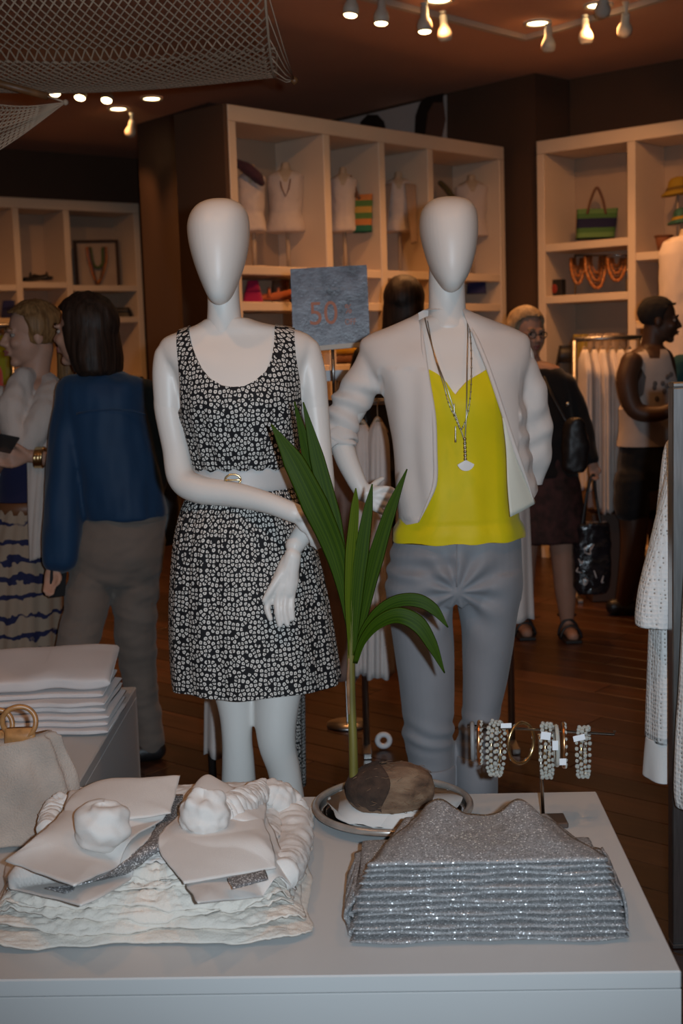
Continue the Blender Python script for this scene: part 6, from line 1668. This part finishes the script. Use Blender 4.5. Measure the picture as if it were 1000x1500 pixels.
# faint illegible line of print above
for k, (x, w) in enumerate(((454, 6), (463, 10), (476, 4), (484, 11), (498, 8), (509, 6))):
    p = [onplane(x, 425, q4[0]+n_*.0012, n_), onplane(x+w, 424.6, q4[0]+n_*.0012, n_), onplane(x+w, 420.5, q4[0]+n_*.0012, n_), onplane(x, 421, q4[0]+n_*.0012, n_)]
    G().add(p+[v-n_*.001 for v in p], [(0, 1, 2, 3), (7, 6, 5, 4), (0, 4, 5, 1), (1, 5, 6, 2), (2, 6, 7, 3), (3, 7, 4, 0)]).build('faint_print', m_pale, SG, False)
c = at(493, 550, YS+.3)
cd2 = G().bbox((c.x-.05, YS+.298, c.z-.02), (c.x+.045, YS+.302, c.z+.02), .001).build('price_card', m_tagp, None, False)
tag(cd2, 'small white price card on a wire under the sale sign', 'card')
st_ = G().tube([(c.x, YS+.305, c.z-.02), (c.x, YS+.305, .02), (c.x, YS+.30, .01)], .005, 8); st_.ring_loft([((c.x, YS+.305, .0005), (.08, 0, 0), (0, .08, 0)), ((c.x, YS+.305, .012), (.08, 0, 0), (0, .08, 0))], 24); st_.build('card_stand', m_chrome, cd2)

# ---------------- hammock net hanging from the ceiling
m_net = mat('cream_cotton_cord', (.42, .29, .20), .85); m_bamb = mat('dark_bamboo_bar', (.16, .065, .022), .5, var=.3, vscale=30)
HY = 4.15; hb = at(200, 124, HY).z; HR = .62
HM = thing('hammock', 'cream cotton net hammock hanging from the ceiling at top left', 'hammock', (at(200, 100, HY).x, HY, hb))
xl_, xr_ = at(-150, 60, HY).x, at(392, 60, HY-.3).x
def hs(u, al):
    w = 1-.10*(al/1.4)**2 if al > 0 else 1
    x = lerp(xl_, xr_, u); sag = .028*sin(pi*min(1, max(0, u)))*(1 if al < .4 else .3)
    return Vector((x, HY-HR*sin(al)*.95, hb+.02+HR*(1-cos(al))-sag+.02*max(0, al)*sin(u*9)*.6))
g = G(); NU, NA = 42, 76
def seg(g, a, b, r):
    d = (b-a); 
    if d.length < 1e-6: return
    d.normalize(); u = d.orthogonal().normalized(); w = d.cross(u); vs = []
    for p in (a, b):
        for k in range(3): vs.append(p+u*(r*cos(2.0944*k))+w*(r*sin(2.0944*k)))
    g.add(vs, [(0, 1, 4, 3), (1, 2, 5, 4), (2, 0, 3, 5)])
for j in range(NA):
    a0 = -.75+2.25*j/NA; a1 = -.75+2.25*(j+1)/NA
    for i in range(NU):
        o0 = .5*(j % 2); o1 = .5*((j+1) % 2)
        p = hs((i+o0)/NU, a0)
        for i2 in ((i, i+1) if o1 < o0 else (i, i-1)):
            if 0 <= i2+o1 <= NU: seg(g, p, hs((i2+o1)/NU, a1), .0027)
net = g.build('net', m_net, HM, False); net['kind'] = 'stuff'
for al in (-.75, 1.5): G().tube([hs(u, al) for u in np.linspace(0, 1, 30)], .004, 8).build('edge_cord', m_net, HM)
G().tube([hs(1.0, a_) for a_ in np.linspace(-.75, 1.5, 40)], .004, 8).build('edge_cord', m_net, HM)
tip = at(431, 118, HY); 
for k, al in enumerate(np.linspace(-.6, .75, 9)): G().tube([hs(1.0, al), hs(1.0, al).lerp(tip, .6)+Vector((0, 0, -.01)), tip], .0016, 6).build('clew_cord', m_net, HM)
G().ball(tip, .012, 10, 8).build('end_ring', m_bamb, HM)
bA, bB = at(-70, 104, HY-.1), at(70, 141, HY-.1)
G().tube([bA, bB], .011, 12).build('spreader_bar', m_bamb, HM)
for s_ in (0, .96):
    p = bA.lerp(bB, s_); 
for u_ in (.05, .55, .95):
    p = hs(u_, 1.5); G().tube([p, (p.x, p.y, CEIL)], .004, 8).build('hanging_cord', m_net, HM)
p = bA.lerp(bB, .35); G().tube([p, hs(.12, -.1)], .003, 6).build('hanging_cord', m_net, HM); p = bA.lerp(bB, .9); G().tube([p, hs(.47, -.3)], .003, 6).build('hanging_cord', m_net, HM)
# second, folded net below the bar
H2 = thing('hammock', 'second cream net hammock gathered below the bamboo bar at the left edge', 'hammock', (at(40, 180, HY-.1).x, HY-.1, at(0, 225, HY-.1).z))
apex = at(96, 150, HY-.10)
ends = [at(-30-3*k, 150+9.5*k, HY-.10+.03*sin(k)) for k in range(12)]
for e_ in ends:
    mid = apex.lerp(e_, .5)+Vector((0, 0, -.012)); G().tube([Vector(q) for q in crom([tuple(apex), tuple(mid), tuple(e_)], 10)], .0018, 6).build('clew_cord', m_net, H2)
g = G()
for i in range(14):
    for k in range(11):
        f0, f1 = .30+.05*i, .30+.05*(i+1)
        A_ = apex.lerp(ends[k], f0)+Vector((0, 0, -.012*4*f0*(1-f0))); B_ = apex.lerp(ends[k+1], f1)+Vector((0, 0, -.012*4*f1*(1-f1)))
        C2 = apex.lerp(ends[k+1], f0)+Vector((0, 0, -.012*4*f0*(1-f0))); D2 = apex.lerp(ends[k], f1)+Vector((0, 0, -.012*4*f1*(1-f1)))
        seg(g, A_, B_, .0014); seg(g, C2, D2, .0014)
nn = g.build('net', m_net, H2, False); nn['kind'] = 'stuff'
G().ball(apex, .009, 8, 6).build('end_knot', m_net, H2)
G().tube([apex, bB], .003, 6).build('tie_cord', m_net, H2)

# ------------------------------------------------------------------ what stands in the shelf units
m_form = mat('cream_bust_form', (.46, .36, .26), .7); m_wtop = fabric('white_display_top', (.58, .50, .46), var=.05); m_purple = fabric('plum_scarf', (.05, .022, .035)); m_oliv = fabric('olive_strap', (.10, .075, .03))
def bust(root_unit, n, px, ys, yh, ysh, wpx, back, label, m=m_wtop, yaw=0, neck=True, extra=None):
    """half torso form on a stand: shoulder row ys, hem row yh, shelf row ysh"""
    p = at_unit(root_unit, n, px, ys, back); Y = p.y; zb = ZC1
    t = thing('bust_form', label, 'bust form', (p.x, Y, zb), 0, 'dressed bust forms on the shelves')
    h = (ys-yh)
    R_ = lambda y, l, r, d: band(y, px+l*wpx, px+r*wpx, Y, d)
    L_ = yh-ys
    g = G(); g.ring_loft([R_(ys-.16*L_, -.11, .11, .03), R_(ys-.04*L_, -.13, .13, .035), R_(ys+.02*L_, -.36, .36, .05), R_(ys+.10*L_, -.44, .44, .065), R_(ys+.4*L_, -.40, .40, .08), R_(ys+.7*L_, -.34, .34, .065), R_(ys+L_, -.42, .42, .075)], 24)
    link('form', g.remesh('form', .006, 3), t, m_form)
    g = G(); g.ring_loft([band(r[0], r[1], r[2], Y, r[3]) for r in [(ys+.01*L_, px-.30*wpx, px+.30*wpx, .055), (ys+.08*L_, px-.48*wpx, px+.48*wpx, .075), (ys+.4*L_, px-.45*wpx, px+.45*wpx, .092), (ys+.7*L_, px-.42*wpx, px+.42*wpx, .082), (ys+.97*L_, px-.52*wpx, px+.52*wpx, .095), (ys+1.03*L_, px-.50*wpx, px+.50*wpx, .092)]], 32)
    me = g.remesh('top', .006, 3)
    keep = [(px-wpx, ys-20), (px-.17*wpx, ys-20), (px-.16*wpx, ys+.03*L_), (px-.05*wpx, ys+.20*L_), (px+.05*wpx, ys+.20*L_), (px+.16*wpx, ys+.03*L_), (px+.17*wpx, ys-20), (px+wpx, ys-20), (px+wpx, yh+20), (px-wpx, yh+20)]
    me = boolean(me, G().prism([(at(x, y, Y).x, at(x, y, Y).z) for x, y in keep], Y-.5, Y+.5)); displace(me, foldn(.004, 18)); link('top', me, t, m)
    zt2 = at(px, yh-6, Y).z; c = Vector((p.x, Y, 0))
    G().tube([(p.x, Y, zb+.01), (p.x, Y, zt2)], .012, 12).build('stand', m_form, t)
    g = G().ring_loft([((p.x, Y, zb+.0005), (.07, 0, 0), (0, .07, 0)), ((p.x, Y, zb+.010), (.07, 0, 0), (0, .07, 0)), ((p.x, Y, zb+.012), (.06, 0, 0), (0, .06, 0))], 24); g.build('base', m_form, t)
    if extra: extra(t, Y)
    return t
def scarf_x(t, Y):
    g = G(); g.limb([jp(346, 238, Y-.09, .022), jp(360, 246, Y-.12, .032), jp(375, 258, Y-.125, .034), jp(383, 268, Y-.11, .02)], 14, 6); link('scarf', displaced(g.remesh('scarf', .006, 2), .006, 22), t, m_purple)
def displaced(me, a, s): displace(me, foldn(a, s)); return me
def neck_x(px, ys):
    def f(t, Y):
        g = G(); g.tube([at(px-9, ys+4, Y-.06), at(px-6, ys+22, Y-.095), at(px, ys+36, Y-.10), at(px+5, ys+24, Y-.095), at(px+8, ys+4, Y-.06)], .004, 8); g.build('necklace', mat('brown_beads', (.16, .06, .03), .5), t)
    return f
def jack_x(px, ys, m):
    def f(t, Y):
        for sx in (-1, 1):
            sheet('jacket_front', ([at(px+sx*26, ys+6, Y-.06), at(px+sx*27, ys+50, Y-.08), at(px+sx*27, ys+92, Y-.085)], [at(px+sx*9, ys+4, Y-.085), at(px+sx*14, ys+50, Y-.11), at(px+sx*19, ys+94, Y-.112)]), 8, 16, m, t, .006, .004)
    return f
m_beige = fabric('sand_jacket', (.34, .24, .18))
bust(UC, nC, 368, 254, 338, 386, 44, .16, 'bust form in a white top with a plum scarf, leftmost in the middle unit', extra=scarf_x)
bust(UC, nC, 418, 252, 338, 386, 56, .24, 'bust form in a white top with brown beads, in the first cubby', extra=neck_x(418, 252))
bust(UC, nC, 502, 258, 338, 388, 44, .18, 'bust form in a white top beside the striped tote in the second cubby')
bust(UC, nC, 583, 264, 338, 389, 48, .18, 'bust form in a sand jacket and white top in the third cubby', extra=jack_x(583, 264, m_beige))
def strap_x(t, Y):
    g = G(); g.limb([jp(645, 268, Y-.08, .018), jp(655, 278, Y-.12, .02), jp(668, 296, Y-.13, .018)], 12, 6); g.build('striped_scarf', m_oliv, t)
bust(UC, nC, 690, 268, 345, 392, 50, .18, 'bust form in a white top with an olive scarf behind the right mannequin head', extra=strap_x)
def stripes(name, cols, scale_z):
    m = mat(name, cols[0], .8, spec=.2); N, L, b = nodes(m)
    t = N.new('ShaderNodeTexCoord'); se = N.new('ShaderNodeSeparateXYZ'); L.new(t.outputs['Object'], se.inputs[0])
    mp = N.new('ShaderNodeMapRange'); mp.inputs[1].default_value = scale_z[0]; mp.inputs[2].default_value = scale_z[1]; L.new(se.outputs[2], mp.inputs[0])
    r = ramp(N, [(k/len(cols), c) for k, c in enumerate(cols)], 'CONSTANT'); L.new(mp.outputs[0], r.inputs[0]); L.new(r.outputs[0], b.inputs['Base Color']); return m
def tote(root_unit, n, pts, ysh, back, label, cols, hpts, dep=.06, hm=None, tilt=0):
    """pts: (xl,xr) top and bottom rows"""
    (yt, xl1, xr1), (yb, xl2, xr2) = pts
    p = at_unit(root_unit, n, (xl1+xr1)/2, yb, back); Y = p.y; zb = ZR1 if root_unit is UR else at((xl1+xr1)/2, ysh, Y).z
    t = thing('tote_bag', label, 'bag', (p.x, Y, zb))
    g = G(); g.ring_loft([band(lerp(yb, yt, f), lerp(xl2, xl1, f), lerp(xr2, xr1, f), Y, dep*(1-.6*f), 0, 4) for f in (0, .02, .2, .4, .6, .8, .98, 1)], 32)
    zt2 = at((xl1+xr1)/2, yt, Y).z
    me = g.mesh('bag_body'); displace(me, foldn(.004, 14)); link('bag_body', me, t, stripes(label[:18].replace(' ', '_'), cols, (zb, zt2)))
    for dy in (-.03, .03):
        g = G(); g.limb([jp(x, y, Y+dy, .009) for x, y in hpts], 10, 7); g.build('handle', hm or m_tan, t)
    return t
GR, NV, LG, OR = (.07, .16, .05, 1), (.02, .02, .06, 1), (.13, .24, .08, 1), (.42, .16, .05, 1)
tote(UR, nR, ((306, 845, 905), (350, 844, 899)), 352, .20, 'green and navy striped tote with tan handles in the right unit', [(.018, .035, .02, 1), LG, GR, NV, NV, GR, LG], [(860, 312), (866, 290), (874, 275), (882, 290), (887, 312)])
tote(UC, nC, ((285, 516, 545), (340, 517, 545)), 340, .10, 'green and orange striped tote hanging beside a bust in the second cubby', [(.02, .12, .08, 1), OR, GR, (.40, .25, .06, 1), GR, OR], [(520, 288), (515, 270), (513, 258), (518, 272), (526, 290)])
m_pink = fabric('magenta_leather', (.30, .012, .075)); m_nv = fabric('navy_leather', (.02, .025, .10)); m_br = mat('brown_carton', (.16, .07, .035), .7); m_ora = fabric('orange_leather', (.40, .11, .04))
def clutch(unit, n, x0, x1, yt, yb, back, m, label, taper=.25, cat='bag', name='clutch_bag'):
    p = at_unit(unit, n, (x0+x1)/2, yb, back); Y = p.y
    zsh = min((ZC2, ZR2-.55, ZL2), key=lambda z: abs(z-p.z)); yb2 = pix((p.x, Y, zsh+.001))[1]; yt += yb2-yb; yb = yb2; p.z = zsh
    t = thing(name, label, cat, (p.x, Y, p.z))
    g = G(); w = x1-x0; g.ring_loft([band(lerp(yb, yt, f), x0+w*taper*f*.5, x1-w*taper*f*.5, Y, .06*(1-.5*f), 0, 4) for f in (0, .05, .5, .95, 1)], 28)
    link('bag_body', sharp(g.mesh('b'), 60), t, m)
    g = G(); g.ring_loft([band(lerp(yb, yt, f), x0+w*taper*f*.5, x1-w*taper*f*.5, Y-.006, .06*(1-.5*f), 0, 4) for f in (.5, .75, .95)], 28); g.build('flap', m, t)
    return t
clutch(UC, nC, 355, 386, 406, 438, .1, m_pink, 'magenta trapezoid bag on the lower shelf of the middle unit', .5)
clutch(UC, nC, 398, 424, 402, 436, .16, m_br, 'brown box bag right of the magenta bag', .05)
clutch(UC, nC, 683, 712, 412, 436, .1, m_nv, 'navy bag on the lower shelf right of the jacketed mannequin head', .1)
clutch(UC, nC, 712, 733, 413, 436, .12, m_black, 'black bag at the right end of the middle unit', .2)
def shoe(unit, n, x0, yb, back, m, label, flip=1, k=1):
    p = at_unit(unit, n, x0, yb, back); t = thing('sandal', label, 'shoe', p.to_tuple(), 0, 'sandals on the shelves')
    g = G(); g.limb([(p.x-.10*flip*k, p.y, p.z+.012, .012), (p.x, p.y, p.z+.016, .016), (p.x+.09*flip*k, p.y, p.z+.034, .014)], 12, 5, 1.6); g.build('sole', m, t)
    g = G(); g.tube([(p.x-.04*flip, p.y-.03, p.z+.012), (p.x-.04*flip, p.y, p.z+.06), (p.x-.04*flip, p.y+.03, p.z+.012)], .008, 8); g.build('strap', m, t)
    return t
shoe(UC, nC, 405, 438, .04, m_ora, 'orange sandal in front of the brown box bag')
shoe(UC, nC, 418, 438, .04, m_ora, 'orange sandal nearest the sale sign')
# lower rows: folded knits
def pile(unit, n, px, yb, w, back, mats, label, grp, h=.03):
    p = at_unit(unit, n, px, yb, back)
    for k, m in enumerate(mats):
        o = folded(w, .22, h, px+k, .004).build('folded_knit', m, None); o.location = (p.x, p.y-.1, p.z+.004+k*(h-.003)); o.rotation_euler = (0, 0, TH_C if unit is UC else TH_R if unit is UR else TH_L)
        tag(o, label % ['lowest', 'second from the bottom', 'third from the bottom', 'topmost'][k if k < len(mats)-1 else 3], 'knit', grp)
zz = lambda z, px, unit, n, back: pix(at_unit(unit, n, px, 0, back).xy.to_3d()+Vector((0, 0, z)))[1]
pile(UC, nC, 500, zz(ZC2-.36, 500, UC, nC, .2), .30, .16, [m_br, m_yel2, m_yel2, m_yel2], 'yellow and brown folded knit under the sale sign, %s', 'knits under the sale sign', .05)
pile(UC, nC, 400, zz(ZC2-.36, 400, UC, nC, .2), .34, .16, [m_black, m_br, m_ora, m_br], 'brown and orange folded knit by the bare shoulder, %s', 'knits by the bare shoulder', .05)
pile(UC, nC, 700, zz(ZC2-.36, 700, UC, nC, .2), .36, .16, [m_black, m_short, m_br], 'dark folded knit right of the jacket collar, %s', 'dark knits at the right of the middle unit', .05)
# right unit, second shelf: bundles of amber necklaces on a bar, small black box
m_amber = mat('amber_beads', (.38, .13, .03), .25, var=.4, vscale=60); m_dkbead = mat('dark_brown_beads', (.08, .03, .015), .35, var=.4, vscale=60)
def bundle(px, y0, y1, w, label, dx=0):
    p = at_unit(UR, nR, px, y0, .16); Y = p.y; t = thing('necklace_bundle', label, 'necklaces', (p.x, Y, at(px, y1, Y).z), 0, 'amber necklaces in the right unit')
    for k in range(5):
        ww = w*(.45+.14*k); yy = y1-(4-k)*5; g = G(); pts = [at(px-ww, y0+2, Y-.01*k), at(px-ww*.9, lerp(y0, yy, .5), Y-.015*k-.01), at(px-ww*.35+dx, yy-3, Y-.02*k-.02), at(px+ww*.35+dx, yy-3, Y-.02*k-.02), at(px+ww*.9, lerp(y0, yy, .5), Y-.015*k-.01), at(px+ww, y0+2, Y-.01*k)]
        c = crom([tuple(q) for q in pts], 40); g.tube([Vector(q) for q in c], [.010*(1+.25*sin(i*1.9)) for i in range(40)], 8); g.build('strand', m_amber if k % 2 == 0 else m_dkbead, t)
p = at_unit(UR, nR, 842, 374, .16); q = at_unit(UR, nR, 918, 374, .16)
JB = thing('jewellery_bar', 'thin metal bar holding amber necklaces in the right unit', 'jewellery stand', (p.x, p.y, at(842, 432, p.y).z))
G().tube([p, q], .006, 8).build('bar', m_stand, JB)
for w_ in (p, q): G().tube([(w_.x, w_.y, w_.z), (w_.x, w_.y, ZR2+.001)], .006, 8).build('leg', m_stand, JB)
bundle(846, 376, 416, 10, 'amber necklace bundle, left one on the bar in the right unit'); bundle(872, 374, 422, 15, 'widest amber necklace bundle, middle one on the bar', 2); bundle(903, 376, 412, 13, 'amber necklace bundle, right one on the bar in the right unit')
p = at_unit(UR, nR, 815, 430, .12); BB = thing('gift_box', 'small black box with a red seal under the striped tote', 'box', p.to_tuple())
g = G().bbox((-.055, -.03, .001), (.055, .03, .11), .004).xform(Matrix.Translation((p.x, p.y, ZR2)) @ Matrix.Rotation(TH_R, 4, 'Z')); g.build('box_body', m_black, BB, False)
g = G().ball((0, -.031, .05), (.025, .004, .03), 14, 8).xform(Matrix.Translation((p.x, p.y, ZR2)) @ Matrix.Rotation(TH_R, 4, 'Z')); g.build('seal', mat('red_seal', (.22, .02, .01), .5), BB)
# folded tops standing in a row under that, black bag beside
m_cream = fabric('cream_knit', (.42, .32, .24)); m_lem = fabric('lemon_knit', (.40, .30, .06)); m_gre = fabric('leaf_green_knit', (.07, .11, .03))
zf = ZR2-.55
for k in range(6):
    px = 850+k*11; p = at_unit(UR, nR, px, 495, .18)
    rows = []
    t = thing('rolled_shirt', ['lemon yellow', 'pale lemon', 'cream', 'cream', 'cream', 'cream'][k]+' top rolled upright in the row, %s from the black bag' % ['first', 'second', 'third', 'fourth', 'fifth', 'sixth'][k], 'top', (p.x, p.y, zf), 0, 'upright tops in the right unit')
    g = G(); g.ring_loft([(V(p.x, p.y, zf+z), Vv*w, nR*.09, 2.6) for z, w in ((.001, .02), (.01, .026), (.12, .028), (.22, .026), (.28, .016), (.295, .006))], 20); me = g.mesh('roll'); displace(me, foldn(.004, 20)); link('roll', me, t, (m_lem, m_lem, m_cream, m_cream, m_cream, m_cream)[k])
clutch(UR, nR, 810, 846, 462, 512, .1, m_black, 'black slouchy bag left of the upright tops in the right unit', .5)
# right cubby: hats, basket, dress form
def hat(px, py, w, back, m, label, band_m):
    p = at_unit(UR, nR, px, py, back); Y = p.y; zb = ZR3
    t = thing('sun_hat', label, 'hat', (p.x, Y, zb), 0, 'hats in the right unit'); s = 1900/Y; r = w/s/2
    g = G(); g.ring_loft([(p+Vector((0, 0, z*r)), Vector((k*r, 0, .12*k*r)), Vector((0, k*r, 0)), 2) for z, k in ((-.42, 1.0), (-.30, .98), (-.12, .72), (.1, .62), (.45, .54), (.62, .40), (.68, .1))], 28); g.build('crown', m, t)
    g = G(); g.ring_loft([(p+Vector((0, 0, z*r)), Vector((k*r, 0, .12*k*r)), Vector((0, k*r, 0)), 2) for z, k in ((-.14, .76), (.06, .66))], 28, False); g.build('hat_band', band_m, t)
    G().tube([(p.x, Y, zb+.001), (p.x, Y, p.z-r*.3)], .008, 8).build('stand', m_form, t)
m_yh = mat('mustard_straw', (.36, .22, .012), .8, bump=.6, bscale=150)
hat(992, 275, 46, .20, m_yh, 'mustard yellow sun hat on a stand at the right edge', mat('brown_hat_band', (.16, .09, .01), .8))
hat(998, 318, 40, .12, mat('teal_straw', (.03, .10, .07), .8, var=.6, vscale=30), 'teal and yellow patterned hat below the yellow hat', m_yh)
p = at_unit(UR, nR, 972, 366, .15); BK = thing('basket', 'small terracotta basket on the shelf under the hats', 'basket', (p.x, p.y, ZR3))
g = G(); g.ring_loft([(V(p.x, p.y, ZR3+z), (r, 0, 0), (0, r, 0)) for z, r in ((.001, .035), (.05, .045), (.10, .055))], 24); g.build('bowl', mat('terracotta_weave', (.20, .07, .03), .8, bump=.8, bscale=120), BK)
g = G(); g.tube([(p.x+.055*cos(t), p.y+.055*sin(t), ZR3+.1) for t in np.linspace(0, 2*pi, 24)], .006, 8, False); g.build('rim', m_tan, BK)
for k, (px, py, m, lab) in enumerate(((947, 428, m_ora, 'orange'), (958, 432, m_lem, 'lemon'), (966, 424, m_gre, 'green'))):
    p = at_unit(UR, nR, px, py, .1+.02*k); o = folded(.12, .16, .05, 60+k, .006).build('folded_knit', m, None); o.location = (p.x, p.y-.05, ZR3-.42+.004+(.046*k if k else 0)); o.rotation_euler = (0, 0, TH_R)
    tag(o, '%s folded knit on the shelf above the head of the man in the tank' % lab, 'knit', 'bright knits above the man')
YF = 7.75
WF = thing('dress_form', 'dress form in a white blouse on a stand at the right edge behind the man', 'dress form', (at(1004, 800, YF).x, YF, 0))
g = G(); g.ring_loft([band(y, 1004-w, 1004+w, YF, d) for y, w, d in ((335, 7, .035), (345, 9, .04), (352, 30, .07), (370, 36, .09), (430, 34, .10), (480, 28, .09), (540, 36, .11))], 28); link('form', g.remesh('form', .008, 3), WF, m_form)
g = G(); g.ring_loft([band(y, 1004-w, 1004+w, YF, d) for y, w, d in ((346, 20, .06), (354, 33, .09), (372, 39, .11), (430, 38, .125), (480, 34, .115), (560, 42, .14), (575, 42, .14))], 32); me = g.remesh('blouse', .008, 3); displace(me, foldn(.008, 10, .5)); link('blouse', me, WF, m_wtop)
G().tube([(at(1004, 540, YF).x, YF, .02), (at(1004, 540, YF).x, YF, at(1004, 540, YF).z)], .015, 12).build('pole', m_form, WF)
c = at(1004, 540, YF); G().ring_loft([((c.x, YF, .0005), (.16, 0, 0), (0, .16, 0)), ((c.x, YF, .02), (.16, 0, 0), (0, .16, 0))], 28).build('base', m_form, WF)
# left unit
p = at_unit(ULt, nL, 140, 425, .2); FR = thing('picture_frame', 'framed necklace display leaning in the far left unit', 'frame', (p.x, p.y, ZL1))
c_ = [at_unit(ULt, nL, x, y, .22) for x, y in ((107, 352), (172, 351), (176, 423), (112, 424))]
def qslab(name, P, t_, m, par, off=0):
    P = [v+nL*off for v in P]; return G().add(P+[v-nL*t_ for v in P], [(0, 3, 2, 1), (4, 5, 6, 7), (0, 1, 5, 4), (1, 2, 6, 5), (2, 3, 7, 6), (3, 0, 4, 7)]).build(name, m, par, False)
qslab('backing', c_, .01, m_cream, FR)
mid = sum(c_, Vector())/4
for k in range(4):
    a, b = c_[k], c_[(k+1) % 4]; qslab('frame_bar', [a, b, b.lerp(mid, .12), a.lerp(mid, .12)], .025, mat('dark_brown_frame', (.05, .03, .022), .6), FR, .012)
for k, (w, yb, m) in enumerate(((6, 418, m_dkbead), (9, 414, m_amber), (4, 392, m_gre))):
    g = G(); g.tube([Vector(v) for v in crom([tuple(at_unit(ULt, nL, x, y, .19)) for x, y in ((140-w-4, 362), (140-w, 385), (143, yb), (146+w, 385), (146+w, 362))], 30)], .012, 8); g.build('necklace', m, FR)
shoe(ULt, nL, 52, 411, .1, m_black, 'black sandal on the shelf left of the framed necklaces', 1, 1.1); shoe(ULt, nL, 62, 410, .16, m_black, 'black sandal tipped behind its pair in the far left unit', -1, .8)
clutch(ULt, nL, 160, 195, 448, 462, .1, m_black, 'flat black bag on the far left unit, right of the dark hair', .3)
clutch(ULt, nL, 2, 24, 436, 462, .1, m_nv, 'dark navy bag in the far left unit above the blonde hair', .2)
clutch(ULt, nL, 110, 150, 436, 462, .14, m_short, 'wide dark bag in the far left unit behind the dark hair', .2)
# small white ring tag lying on the floor behind the palm
c = atz(562, 1098, .0)
g = G(); g.tube([(c.x+.022*cos(t), c.y, .034+.022*sin(t)) for t in np.linspace(0, 2*pi, 24)], .010, 10, False); o = g.build('tape_roll', m_tagp, None); o.location = (0, 0, 0)
tag(o, 'small pale ring standing on the dark floor behind the palm stem', 'ring')
